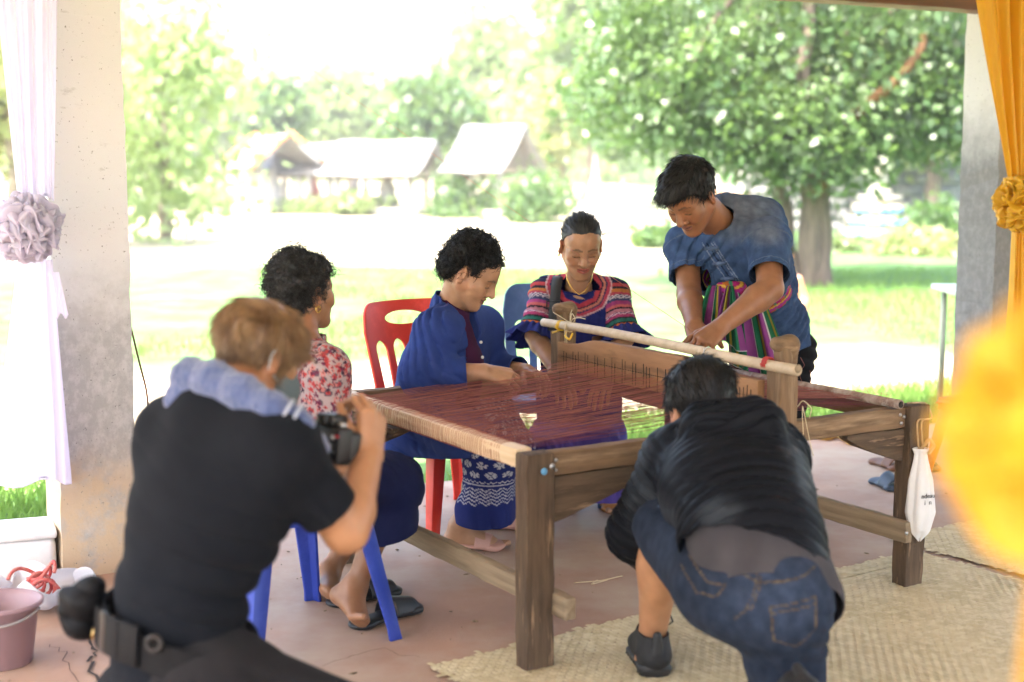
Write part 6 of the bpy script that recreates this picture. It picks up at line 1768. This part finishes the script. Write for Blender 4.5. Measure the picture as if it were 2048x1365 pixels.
PAL = [(.02, .15, .07), (.22, .05, .20), (.22, .05, .20), (.55, .52, .50), (.02, .15, .07), (.02, .02, .03), (.30, .24, .03), (.22, .05, .20), (.50, .48, .46), (.02, .13, .06), (.30, .24, .03), (.02, .15, .07)]
PW = [.030, .030, .012, .004, .028, .006, .016, .030, .004, .026, .010, .02]
def stripes(u):
    tot = sum(PW); x = (u * tot * 2.0) % tot; e_ = np.cumsum(PW); k = np.searchsorted(e_, x); return np.array(PAL)[np.minimum(k, len(PAL) - 1)]
def sash_tail(x0, x1, y0, y1, Y0, Y1, wt, wb, ph, up0, name):
    tp_, bt = at(x0, y0, Y0), at(x1, y1, Y1); sd_ = nrm(A(.93, -.36, 0)); out = A(-.36, -.93, 0)
    def fn(u, v):
        wv = wt + (wb - wt) * v ** .8; s_ = (u - .5) * wv
        f = (.018 * np.sin(u * 15 + ph + v) + .010 * np.sin(u * 29 + ph * 2)) * (.5 + .7 * v)
        P = tp_ + (bt - tp_) * v[..., None] + s_[..., None] * sd_ + f[..., None] * out
        P[..., 2] += (.025 * np.sin(u * 4 + ph) * v)
        return P
    V, Q = grid_np(150, 50, fn); uu = np.repeat(np.linspace(0, 1, 150), 50); vv = np.tile(np.linspace(0, 1, 50), 150)
    C = stripes(up0 + uu * .62); C[vv > .985] = (.6, .6, .58)
    obj_np(name, V, Q, M_cloth, pM.root, C, True, .002)
sash_tail(1440, 1440, 572, 690, 5.27, 5.22, .08, .19, .4, .0, 'sash_tail')
sash_tail(1492, 1520, 580, 745, 5.26, 5.22, .10, .24, 2.1, .35, 'sash_tail')
sash_tail(1462, 1462, 572, 640, 5.23, 5.16, .03, .11, 3.3, .6, 'sash_tail')
pM.core([pelM, at(1480, 535, 5.44), nkM], [.09, .09, .05], latM, [1.3, 1.4, 1])
pM.done()

# ================================================================ P: photographer kneeling on the left
pP = Person('kneeling photographer with dyed brown hair in a black t-shirt and tool belt', A(at(400, 1300, 2.93)[0], 2.93, 0), SK_P)
hcP = at(518, 712, 3.12); fP = nrm(A(.66, .62, -.40)); rP = nrm(A(.68, -.73, 0))
pP.head(hcP, fP, nrm(A(.35, .35, .88)), size=.93, neck=at(478, 812, 3.0), nr=.056)
def combP(root):
    L = (root - hcP) @ pP.R
    d = np.stack([L[:, 0] * 7, .55 - (L[:, 1] < -.02) * .5, -.25 - 1.2 * (np.abs(L[:, 0]) > .05) - 1.0 * (L[:, 1] < -.06)], 1)
    return d @ pP.R.T
pP.hair(M_hair_br, .011, [-.13, -.08, -.04, -.012, .006, .03, .06, .11], [-.052, -.055, -.035, .008, -.03, -.005, .035, .045], 6500, straight_path(.044, combP, .18, .10, .13), [((0, -.035, .055), (.081, .086, .07)), ((0, .055, .06), (.064, .045, .04))], lambda P: .003 * nz(P, 90, 8, 1), r0=.0013, r1=.0004, seed=31)
nkP = at(474, 812, 3.0)
sR_, sL_ = at(560, 900, 2.87), at(352, 872, 3.10)
eR_, wR_ = at(692, 1062, 2.95), at(738, 912, 3.10)
eL_, wL_ = at(520, 1010, 3.35), at(652, 945, 3.26)
pel, wst, chs = at(356, 1345, 2.93), at(362, 1180, 2.93), at(432, 985, 2.96)
F = Field().chain([pel, wst, chs, at(458, 880, 2.97)], [.132, .116, .120, .092], .04, rP, [1.34, 1.32, 1.34, 1.4])
F.rc(sR_, sL_, .066, .066, .07).rc(nkP, sR_, .056, .062, .06).rc(nkP, sL_, .056, .064, .06).rc(lerp(nkP, sL_, .3), lerp(wst, chs, .7), .09, .115, .06).rc(sL_, lerp(sL_, wst, .5), .064, .095, .08).rc(sR_, lerp(sR_, wst, .5), .066, .10, .08)
hmR, hmL = lerp(sR_, eR_, .74), lerp(sL_, eL_, .75)
F.rc(sR_, eR_, .068, .061, .028).rc(sL_, eL_, .068, .066, .04)
pP.cloth('black_tshirt', F, .005, M_cloth, lambda V: flat_col(V, (.0095, .011, .0145), .12, 10), [(nrm(A(.25, .1, .95)), nkP + A(0, 0, .02), nkP, .10), sleeve(sR_, eR_, .74, .10), sleeve(sL_, eL_, .75, .10)],
         dsum(folds(.009, 18, A(.5, .2, .85), 1.8, 4, 4), folds(.006, 30, A(.8, .2, .4), 1.4, 6, 2), near(wst, .24, folds(.010, 34, A(.25, .1, 1), 1.5, 5, 6)), near(at(560, 1010, 2.85), .14, folds(.010, 48, A(.75, .1, .65), .8, 6, 3)), near(at(300, 1060, 2.9), .2, folds(.009, 26, A(.5, 0, .85), 1.2, 4, 8))))
pP.arm(sR_, eR_, wR_, (.054, .046, .031), dict(d=A(.06, .30, .92), dorsal=A(.72, -.68, .15), right=True, curls=[(.75, 1.0, .6), (.8, 1.1, .6), (.85, 1.1, .6), (.9, 1.1, .6)], thumb=(.35, .8, -.5), s=1.06), h=.0032)
pP.arm(sL_, eL_, wL_, (.05, .045, .03), dict(d=A(.45, .3, -.05), dorsal=A(.1, -.25, -.95), right=False, curls=[(.6, 1.0, .6)] * 4, thumb=(.6, .7, -.3), s=1.02))
# trousers
hR, hL = at(430, 1380, 2.84), at(300, 1420, 3.03)
kR, kL = at(810, 1490, 3.0), at(470, 1420, 3.36)
F = Field().rc(hL, hR, .12, .12, .03).rc(hR, kR, .125, .082, .05).rc(kR, kR + A(-.34, -.10, -.02), .08, .06, .03).rc(hL, kL, .12, .085, .05).rc(kL, A(kL[0] - .03, kL[1] + .02, .1), .08, .06, .03)
pP.cloth('charcoal_trousers', F, .007, M_cloth, lambda V: flat_col(V, (.020, .019, .020), .1, 20), [], dsum(folds(.010, 28, A(.8, .1, .5), 1.8, 5, 2), folds(.006, 46, A(.3, .3, .9), 1.5, 7, 5)), thick=0)
for an, d_ in ((kR + A(-.36, -.11, -.015), nrm(A(-.5, -.2, -.7))), (A(kL[0] - .03, kL[1] + .02, .09), nrm(A(.6, .7, 0)))):
    Fq = Field(); foot_prims(Fq, an, d_, A(.2, .1, .9) if d_[2] < -.1 else A(0, 0, 1)); V, Q = Fq.mesh(.007); obj_np('shoe', V, Q, M_blk, pP.root)
# belt with buckles and a pouch
bc_ = [lerp(pel, wst, .42)]
M_belt = mat('black_nylon_belt', (.006, .006, .007), rough=.55, spec=.15, bump=.3, bscale=260)
Fb = Field().rc(lerp(pel, wst, .22), lerp(pel, wst, .62), .154, .151, .02, w=rP, f1=1.34, f2=1.34)
up_ = nrm(wst - pel + A(.03, 0, 0)); lo_ = lerp(pel, wst, .30); hi_ = lerp(pel, wst, .68)
V, Q = Fb.mesh(.006, cuts=[(up_, hi_, None, 0), (-up_, lo_, None, 0)]); obj_np('belt', V, Q, M_belt, pP.root, None, True, .004)
def belt_pt(a, z, o=0):
    b_ = lerp(lo_, hi_, z); f_ = nrm(np.cross(up_, rP)); rr_ = .149 + o
    return b_ + rP * math.sin(a) * rr_ * 1.42 - nrm(np.cross(rP, np.cross(f_, rP))) * 0 + f_ * math.cos(a) * rr_, f_, a
M_buck = mat('belt_buckle', (.022, .016, .013), rough=.4)
fBk = nrm(np.cross(up_, rP)); sgn = 1 if fBk @ A(0, -1, 0) > 0 else -1
def on_belt(a, z, o=.0): return lerp(lo_, hi_, z) + rP * math.sin(a) * (.154 + o) * 1.34 + fBk * sgn * math.cos(a) * (.154 + o)
for a_, w_, m_ in ((-.42, .045, M_belt), (-.20, .035, M_buck), (.02, .05, M_belt), (.17, .012, M_belt), (.30, .05, M_belt), (-.62, .03, M_belt)):
    p0, p1 = on_belt(a_, -.12, .004), on_belt(a_, 1.12, .004)
    x_ = nrm(on_belt(a_ + .02, .5) - on_belt(a_ - .02, .5))
    board('belt_loop' if m_ is M_belt else 'buckle', p0, p1, w_, .010, m_, pP.root, up=np.cross(x_, nrm(p1 - p0)), bev=.003, wear=0)
M_brass = mat('brass', (.55, .38, .16), rough=.35, metal=1)
for a_, z_, r_, m_ in ((-.78, .75, .010, M_brass), (-.72, .1, .014, M_brass), (.62, .72, .015, M_buck)):
    c_ = on_belt(a_, z_, .008); nn_ = nrm(rP * math.sin(a_) + fBk * sgn * math.cos(a_)); x_ = nrm(np.cross(nn_, A(0, 0, 1))); y_ = np.cross(nn_, x_)
    V, Q = tube_np([c_ + r_ * (math.cos(t) * x_ + math.sin(t) * y_) for t in np.linspace(0, 6.28, 18)], r_ * .32, 6); obj_np('eyelet', V, Q, m_, pP.root)
Fp = Field().rc(at(180, 1200, 2.96), at(172, 1245, 2.98), .034, .037, .02, w=A(.4, .9, 0), f1=1.4).rc(at(135, 1185, 2.96), at(185, 1178, 2.95), .016, .022, .03).rc(at(128, 1225, 2.95), at(150, 1215, 2.96), .016, .02, .02)
V, Q = Fp.mesh(.005, disp=dsum(folds(.004, 24, A(.3, .2, .9), 1.2, 8, 2), folds(.003, 30, A(.9, .2, .3), 1.2, 9, 5))); obj_np('belt_pouch', V, Q, M_belt, pP.root)
# mask strap round the ear
V, Q = tube_np([pP.loc(.080, .004, .016), pP.loc(.084, -.012, .030), pP.loc(.086, -.024, .0), pP.loc(.084, -.02, -.03), pP.loc(.074, .02, -.048), pP.loc(.064, .05, -.055)], .0022, 6)
obj_np('mask_strap', V, Q, mat('grey_elastic', (.45, .50, .52), rough=.7), pP.root)
Fm = Field().ell(pP.loc(0, .066, -.062), A(.062, .058, .058) * 1.06, pP.R).rc(pP.loc(.058, .03, -.045), pP.loc(.05, .06, -.09), .014, .012, .03)
V, Q = Fm.mesh(.005, cuts=[(-pP.R[:, 1], pP.loc(0, .012, 0), None, 0)]); obj_np('face_mask', V, Q, mat('grey_mask', (.10, .13, .14), rough=.8), pP.root, None, True, .002)
pP.core([pel, chs, nkP], [.09, .09, .05], rP, [1.3, 1.4, 1])
pP.done()
# towel round the neck
M_tow = mat('blue_towel', (.075, .11, .25), (.05, .08, .20), 30, rough=.95, bump=.9, bscale=260, bdist=.004, sheen=.5)
tw = empty('towel', nkP, 'faded blue towel draped round the neck of the photographer', 'towel')
Ft = Field()
ring = [at(358, 806, 3.02), at(384, 760, 3.02), at(432, 768, 2.97), at(490, 793, 2.91), at(548, 822, 2.86), at(600, 850, 2.86), at(640, 895, 2.94)]
for k, (a_, b_) in enumerate(zip(ring, ring[1:])): 
    Ft.rc(a_, b_, (.032, .040, .040, .037, .032, .026)[k], (.040, .040, .037, .032, .026, .021)[k], .02, w=nrm(A(-.3, .1, 1)), f1=1.15)
Ft.rc(at(372, 775, 3.1), at(470, 790, 3.12), .036, .036, .03)
V, Q = Ft.mesh(.0042, disp=dsum(folds(.0022, 30, A(.2, .1, 1), 1.8, 9, 3), folds(.0016, 24, A(.5, .5, .6), 1.8, 9, 6), lambda P: .0016 * nz(P, 330, 8, 2)))
obj_np('towel_cloth', V, Q, M_tow, tw)
M_stripe = mat('pale_towel_stripe', (.42, .46, .55), rough=.95)
for t_ in (.1, .45): 
    a_ = lerp(ring[4], ring[5], t_ + .3); d_ = nrm(ring[5] - ring[4]); x_ = nrm(np.cross(d_, A(0, 0, 1))); y_ = np.cross(d_, x_)
    V, Q = tube_np([a_ + .0355 * (math.cos(t) * x_ + 1.06 * math.sin(t) * y_) for t in np.linspace(0, 6.28, 24)], .0035, 6); obj_np('towel_stripe', V, Q, M_stripe, tw)
# his camera
M_cam = mat('black_camera_body', (.015, .015, .016), rough=.38, bump=.1, bscale=300); M_glass = mat('dark_screen', (.02, .03, .04), rough=.08, spec=.8); M_reda = mat('red_accent', (.45, .02, .03), rough=.4)
cc_ = at(660, 880, 3.10); cf = nrm(A(.72, .66, -.15)); cr = nrm(np.cross(cf, A(0, 0, 1))); cu_ = np.cross(cr, cf); Rc = np.stack([cr, cf, cu_], 1)
co = empty('camera', cc_, 'black camera held up by the photographer', 'camera')
def cpart(nm, VQ, m, bev=0.004, smooth=False):
    o = link(nm, mesh_np(nm, VQ[0] @ Rc.T, VQ[1], smooth), co, [m])
    if bev: bevel(o, bev, 3)
    return o
cpart('camera_body', boxes_np([((0, 0, -.008), (.122, .042, .082))]), M_cam, .008)
cpart('grip', boxes_np([((.052, .026, -.010), (.026, .034, .072))]), M_cam, .010)
cpart('viewfinder_hump', boxes_np([((0, .004, .044), (.050, .050, .030))]), M_cam, .009)
cpart('eyecup', boxes_np([((0, -.026, .046), (.036, .016, .026))]), M_cam, .006)
cpart('screen', boxes_np([((-.008, -.0222, -.014), (.066, .004, .046))]), M_glass, .001)
VL, QL = lathe_np([(0, .02), (.034, .02), (.036, .03), (.036, .055), (.040, .058), (.040, .085), (.038, .09), (.034, .092), (.030, .086), (0, .08)], 28); VL = VL[:, [0, 2, 1]] * A(1, 1, -1)
cpart('lens', (VL, QL), M_cam, 0, True)
VL, QL = lathe_np([(.0401, .060), (.0412, .061), (.0412, .066), (.0401, .067)], 28); VL = VL[:, [0, 2, 1]] * A(1, 1, -1); cpart('lens_ring', (VL, QL), M_reda, 0, True)
for x_, z_ in ((.042, .010), (.042, -.006), (.046, -.022)): 
    VL, QL = lathe_np([(0, .0), (.006, 0), (.006, .004), (0, .0048)], 12); cpart('button', (VL[:, [0, 2, 1]] * A(1, -1, 1) + A(x_, -.0215, z_), QL), M_steel if z_ > 0 else M_cam, 0)
VL, QL = lathe_np([(0, 0), (.011, 0), (.011, .009), (.009, .010), (0, .010)], 20); cpart('mode_dial', (VL + A(.040, .0, .033), QL), M_steel, 0); cpart('record_dot', (VL * A(.5, .5, .5) + A(.052, -.019, .012), QL), M_reda, 0)
cord('strap', [cc_ + Rc @ A(-.062, 0, .02), cc_ + Rc @ A(-.10, -.03, -.04), cc_ + Rc @ A(-.10, -.08, -.10)], M_cam, .004, co)

# ================================================================ Q: man crouching on the right
pQ = Person('crouching man in a dusty black jacket and denim shorts on the reed mat', on(1450, 1400), SK_Q)
fQ = nrm(A(-.25, .97, 0)); rQ = A(fQ[1], -fQ[0], 0)
hcQ = at(1402, 824, 3.86); 
pQ.head(hcQ, nrm(A(-.22, .78, -.58)), nrm(A(-.1, .5, .85)), size=1.06, neck=at(1445, 872, 3.76), nr=.058)
def combQ(root):
    L = (root - hcQ) @ pQ.R
    d = np.stack([L[:, 0] * 6, .5 - 1.0 * (L[:, 1] < 0), -.3 - 1.2 * (np.abs(L[:, 0]) > .05) - 1.1 * (L[:, 1] < -.05)], 1)
    return d @ pQ.R.T
pQ.hair(M_hair_b, .010, [-.13, -.08, -.05, -.02, .005, .03, .06, .11], [-.058, -.062, -.05, -.015, -.01, .02, .045, .055], 4600, straight_path(.036, combQ, .22, .05, .18), [((0, -.04, .06), (.085, .085, .072))], lambda P: .003 * nz(P, 90, 8, 1), r0=.0014, r1=.0004, seed=41)
nkQ = at(1448, 865, 3.72)
sL_, sR_ = at(1352, 922, 3.78), at(1545, 918, 3.68)
eL_, wL_ = at(1268, 1068, 3.84), at(1335, 1150, 3.98)
eR_, wR_ = at(1560, 1015, 3.95), at(1470, 1060, 4.1)
pel, wst, chs = at(1520, 1150, 3.33), at(1503, 1075, 3.40), at(1468, 975, 3.56)
F = Field().chain([pel, wst, chs, at(1462, 905, 3.66)], [.140, .132, .130, .095], .05, rQ, [1.24, 1.26, 1.30, 1.4])
F.rc(sL_, lerp(sL_, wst, .45), .08, .12, .07).rc(sR_, lerp(sR_, wst, .45), .074, .11, .07)
F.rc(sL_, sR_, .070, .072, .06).rc(nkQ, sL_, .055, .066, .04).rc(nkQ, sR_, .055, .068, .04)
F.rc(sL_, eL_, .085, .072, .04).rc(eL_, wL_, .070, .048, .03).rc(sR_, eR_, .076, .068, .04).rc(eR_, wR_, .066, .05, .03)
F.rc(at(1395, 852, 3.66), at(1530, 846, 3.62), .046, .050, .03).rc(at(1400, 838, 3.70), at(1505, 826, 3.67), .036, .040, .04).rc(at(1350, 870, 3.74), at(1395, 850, 3.74), .03, .035, .03)
def dusty(V):
    C = flat_col(V, (.008, .009, .012), .10, 16)
    m = np.clip((nz(V, 26, 8, 5) - .35) * 1.6, 0, 1) * np.clip(.9 - np.abs(V[:, 2] - at(0, 960, 3.5)[2]) / .28, 0, 1)
    m = m * (.5 + .5 * (nz(V, 90, 6, 2) > -.2)); C = C * (1 - m[:, None] * .55) + np.array((.095, .115, .135)) * (m * .55)[:, None]
    return C
spQ = nrm(pel - nkQ)
pQ.cloth('black_jacket', F, .0052, M_nylon, dusty, [(nrm(A(-.2, .5, .75)), nkQ + nrm(A(-.2, .5, .75)) * .03, nkQ, .105), (nrm(wL_ - eL_), lerp(eL_, wL_, .85), wL_, .08), (nrm(spQ + A(-.35, 0, -.1)), at(1520, 1098, 3.3), None, 0)],
         dsum(folds(.007, 50, spQ + A(.15, 0, .1), 1.9, 7, 3), folds(.005, 80, spQ + A(-.4, .1, .3), 1.8, 9, 6), near(lerp(sL_, eL_, .6), .16, folds(.010, 60, nrm(eL_ - sL_), 1.2, 8, 2)), near(sL_ + A(.05, -.05, 0), .12, folds(.010, 50, A(.7, .2, .6), 1, 7, 4))), thick=.005)
Fh = Field().rc(at(1385, 858, 3.68), at(1540, 850, 3.62), .034, .036, .03, w=spQ, f1=1.5).rc(at(1400, 830, 3.70), at(1515, 822, 3.66), .026, .028, .03, w=spQ, f1=1.5).rc(at(1455, 850, 3.63), at(1470, 885, 3.60), .040, .026, .03, w=rQ, f1=2.2)
pQ.cloth('hood', Fh, .005, M_nylon, dusty, [], dsum(folds(.006, 40, rQ, 1.6, 8, 3), folds(.004, 60, spQ, 1.6, 9, 5)), thick=0)
F = Field().chain([pel + A(.02, -.025, -.06), wst], [.154, .133], .04, rQ, [1.18, 1.24])
pQ.cloth('grey_tshirt', F, .006, M_cloth, lambda V: flat_col(V, (.062, .058, .062), .1, 60), [(nrm(spQ + A(-.12, 0, -.15)), at(1530, 1150, 3.2), None, 0)], dsum(folds(.0025, 34, A(.9, .2, .3), 1.5, 5, 2)), thick=.004)
# denim shorts
hL, hR = at(1448, 1168, 3.38), at(1560, 1192, 3.29)
kL, kR = at(1328, 1060, 3.72), at(1578, 1432, 3.34)
F = Field().rc(hL, hR, .110, .100, .05).rc(hL, kL, .12, .088, .05).rc(hR, kR, .115, .085, .05).ell(at(1485, 1195, 3.29), .108, k=.05).ell(at(1566, 1215, 3.26), .105, k=.05).rc(pel, lerp(pel, wst, .6), .112, .085, .05, w=rQ, f1=1.15)
def jeans(V):
    C = flat_col(V, (.022, .031, .051), .18, 16, 2); C *= (1 + .14 * nz(V, 150, 7, 3))[:, None]
    fad = np.clip(1 - np.linalg.norm(V - at(1500, 1200, 3.1), axis=1) / .2, 0, 1) + np.clip(1 - np.linalg.norm(V - lerp(hL, kL, .6) - A(0, -.07, .04), axis=1) / .13, 0, 1); C *= (1 + .8 * fad)[:, None]
    st = (.16, .115, .07)
    def line(pts, w=.0019, Y=3.13):
        for (x0, y0), (x1, y1) in zip(pts, pts[1:]):
            # stitch line lying on the cloth: everything on the ray sheet between the two ends
            a_, b_ = at(x0, y0, Y), at(x1, y1, Y); ab = (b_ - a_)[[0, 2]]; p_ = V[:, [0, 2]] - a_[[0, 2]]
            t_ = np.clip(p_ @ ab / (ab @ ab), 0, 1); d_ = np.linalg.norm(p_ - t_[:, None] * ab, axis=1)
            m_ = (d_ < w) & (V[:, 1] < 3.35); C[m_] = .6 * np.array(st) * (.7 + .5 * (np.sin(t_[m_] * 200) > 0))[:, None]
    line([(1400, 1098), (1440, 1128), (1490, 1165), (1525, 1180), (1600, 1172), (1650, 1158)])
    line([(1533, 1130), (1520, 1185), (1500, 1230), (1478, 1255)]); line([(1540, 1130), (1527, 1186), (1507, 1232)])
    line([(1545, 1222), (1640, 1205), (1638, 1270), (1598, 1305), (1552, 1290), (1545, 1222)]); line([(1546, 1234), (1640, 1217)])
    line([(1375, 1120), (1398, 1160), (1430, 1195), (1462, 1190), (1444, 1215), (1408, 1220), (1372, 1165)])
    C[seam(V, lerp(hL, kL, .2) + A(-.07, -.03, .10), kL + A(-.02, -.05, .078), .003)] = (.10, .14, .2)
    return np.clip(C, .005, .5)
pQ.cloth('denim_shorts', F, .0048, M_denim, jeans, [(nrm(A(-.45, .35, -.62)), kL + A(-.02, .01, -.035), kL, .125)],
         dsum(folds(.006, 32, A(.6, .2, .7), 1.7, 6, 4), near(lerp(hL, kL, .3) , .17, folds(.012, 46, nrm(kL - hL) + A(.2, 0, .2), 1.2, 6, 2)), near(lerp(hR, kR, .4), .16, folds(.009, 45, A(.2, .1, 1), 1.4, 6, 7))), thick=.004)
pQ.arm(sL_, eL_, wL_, (.05, .042, .03), dict(d=A(.3, .6, -.2), dorsal=A(-.4, -.2, .8), right=False, curl=(.7, 1., .6)))
pQ.arm(sR_, eR_, wR_, (.05, .042, .03), dict(d=A(-.5, .6, -.1), dorsal=A(.2, -.2, .9), right=True, curl=(.7, 1., .6)))
anL = at(1304, 1278, 3.80); F = Field(); m = lerp(kL, anL, .32)
F.rc(kL, m, .060, .058, .03).rc(m, anL, .058, .036, .03).rc(lerp(kL, anL, .12) + A(.0, -.018, 0), lerp(kL, anL, .48) + A(0, -.022, 0), .05, .044, .03).rc(anL, anL + A(-.01, .03, -.07), .036, .036, .02).ell(anL + A(0, -.028, -.035), .024, k=.03)
pQ.piece(F, .0045)
anR = at(1600, 1395, 3.10); F = Field().rc(kR, lerp(kR, anR, .4), .06, .058, .03).rc(lerp(kR, anR, .4), anR, .057, .036, .03).rc(anR, anR + A(-.02, -.05, -.06), .034, .032, .02); pQ.piece(F, .006)
# trainers
M_shoe = mat('black_knit', (.012, .012, .013), rough=.6, bump=.3, bscale=260); M_sole = mat('black_rubber_sole', (.022, .022, .023), rough=.5)
def trainer(an, fwd, up, nm='trainer'):
    y = nrm(fwd); z = nrm(np.asarray(up) - y * (np.asarray(up) @ y)); x = np.cross(y, z); T = lambda a, b_, c_: an + x * a + y * b_ + z * c_
    F = Field().rc(T(0, -.03, .012), T(0, -.035, -.05), .041, .043, .02).rc(T(0, -.03, -.05), T(0, .12, -.062), .042, .030, .03, w=x, f1=1.0, f2=1.5).rc(T(0, .02, -.0), T(0, .09, -.045), .040, .03, .03, w=x, f1=1, f2=1.3)
    V, Q = F.mesh(.0045, disp=lambda P: .0012 * nz(P, 120, 6, 3), cuts=[(z, T(0, 0, .012), T(0, -.02, .03), .07)]); obj_np('shoe_upper', V, Q, M_shoe, pQ.root, None, True, .004)
    F = Field().rc(T(0, -.045, -.088), T(0, .13, -.088), .018, .018, .01, w=x, f1=2.2, f2=2.8); F.rc(T(0, -.055, -.075), T(0, -.03, -.08), .02, .02, .02, w=x, f1=1.9)
    V, Q = F.mesh(.005, disp=lambda P: .003 * np.sign(np.sin((P - an) @ y * 330)) * (((P - an) @ z) < -.098)); obj_np('shoe_sole', V, Q, M_sole, pQ.root)
    F = Field().rc(T(0, -.070, -.035), T(0, -.072, .02), .012, .010, .01, w=x, f1=1.8, f2=1.2); V, Q = F.mesh(.004); obj_np('heel_tab', V, Q, M_sole, pQ.root)
    for k in range(3):
        a_ = T(0, .03 + .022 * k, .020 - .018 * k); V, Q = tube_np([a_ - x * .024, a_ + z * .008, a_ + x * .024], .003, 6); obj_np('lace', V, Q, M_shoe, pQ.root)
    V, Q = tube_np([T(.0, .03, .03), T(.03, .05, .045), T(.055, .035, .05), T(.06, .01, .03), T(.04, .0, .02)], .0022, 6); obj_np('lace', V, Q, M_shoe, pQ.root)
trainer(A(anL[0], anL[1], .107), nrm(A(-.1, .99, 0)), A(0, 0, 1))
trainer(anR + A(-.02, -.02, 0), nrm(A(-.15, .1, -.9)), nrm(A(-.1, .95, .2)))
pQ.core([pel, chs, nkQ], [.09, .09, .05], rQ, [1.25, 1.4, 1])
pQ.done()

# ================================================================ child beyond the standing man
pX = Person('small child in a tie-dyed skirt, mostly hidden behind the standing man', A(at(1592, 600, 9.1)[0], 9.1, 0), SK_Q)
X0 = at(1582, 600, 9.1)[0]
hx = A(X0 - .06, 9.1, .83)
pX.head(hx, nrm(A(.3, 1, 0)), size=.86, neck=A(X0 - .06, 9.1, .70), nr=.04, h=.004)
pX.hair(M_hair_b, .012, [-.13, -.06, -.015, .012, .03, .06, .11], [-.11, -.10, -.05, -.0, .04, .055, .06], 600, curl_path(.02, .004, 1, 6), seed=3, h=.005)
F = Field().chain([A(X0 - .04, 9.1, .42), A(X0 - .05, 9.1, .64)], [.085, .075], .03, A(1, 0, 0), [1.3, 1.3]).rc(A(X0 - .12, 9.1, .655), A(X0 + .035, 9.1, .655), .035, .035, .03)
pX.cloth('pink_top', F, .008, M_cloth, lambda V: flat_col(V, (.20, .13, .11)), [(A(0, 0, 1), A(0, 0, .70), None, 0)], folds(.004, 50, A(.9, .2, .2)))
pX.arm(A(X0 + .040, 9.08, .655), A(X0 + .075, 9.06, .53), A(X0 + .06, 8.98, .42), (.032, .03, .022), dict(d=A(-.1, -.3, -.9), dorsal=A(.9, 0, 0), right=True, s=.7))
F = Field().chain([A(X0 - .02, 9.1, .42), A(X0 + .0, 9.1, .06)], [.08, .115], .03, A(1, 0, 0), [1.2, 1.05])
def tiedye(V):
    a = nz(V, 22, 6, 2); C = np.tile(A(.50, .22, .42), (len(V), 1)); C[a > .2] = (.60, .42, .08); C[a < -.25] = (.05, .24, .50); C[V[:, 2] < .10] = (.25, .50, .52); C[np.abs(a) < .06] = (.65, .5, .5); return C
pX.cloth('tie_dyed_skirt', F, .008, M_cloth, tiedye, [(A(0, 0, -1), A(0, 0, .03), None, 0)], folds(.008, 46, A(1, 0, 0)))
F = Field()
for q_ in (-.05, .05): F.rc(A(X0 + q_, 9.1, .3), A(X0 + q_, 9.1, -.04), .035, .025, .01).rc(A(X0 + q_, 9.1, -.09), A(X0 + q_, 9.2, -.1), .026, .02, .01).rc(A(X0 + q_, 9.1, -.04), A(X0 + q_, 9.1, -.09), .025, .026, .01)
pX.piece(F, .008); pX.done()

# ---------------------------------------------------------------- the thread from his hands to the edge beam
ta, tb_ = at(1392, 668, 5.0), at(700, 192, 5.6)
tag(cord('thread', [ta, lerp(ta, tb_, .5) - Z3 * .01, tb_, lerp(ta, tb_, 1.72)], M_warp, .0008, None, 4), 'single fine red thread stretched up across the view from the hands of the standing man', 'thread')

# ---------------------------------------------------------------- haze added to imitate veiling lens glare
hz = bpy.data.materials.new('haze'); hz.use_nodes = True
t = hz.node_tree; t.nodes.clear(); out = t.nodes.new('ShaderNodeOutputMaterial'); pv = t.nodes.new('ShaderNodeVolumePrincipled')
pv.inputs['Color'].default_value = (.95, .97, 1, 1); pv.inputs['Density'].default_value = .0012
t.links.new(pv.outputs[0], out.inputs['Volume'])
V, Q = boxes_np([((0, 110, 4.75), (820, 640, 13.5))])
tag(link('haze', mesh_np('haze', V, Q, False), None, [hz]), 'thin haze added over the field in place of lens glare', 'haze', kind='stuff')
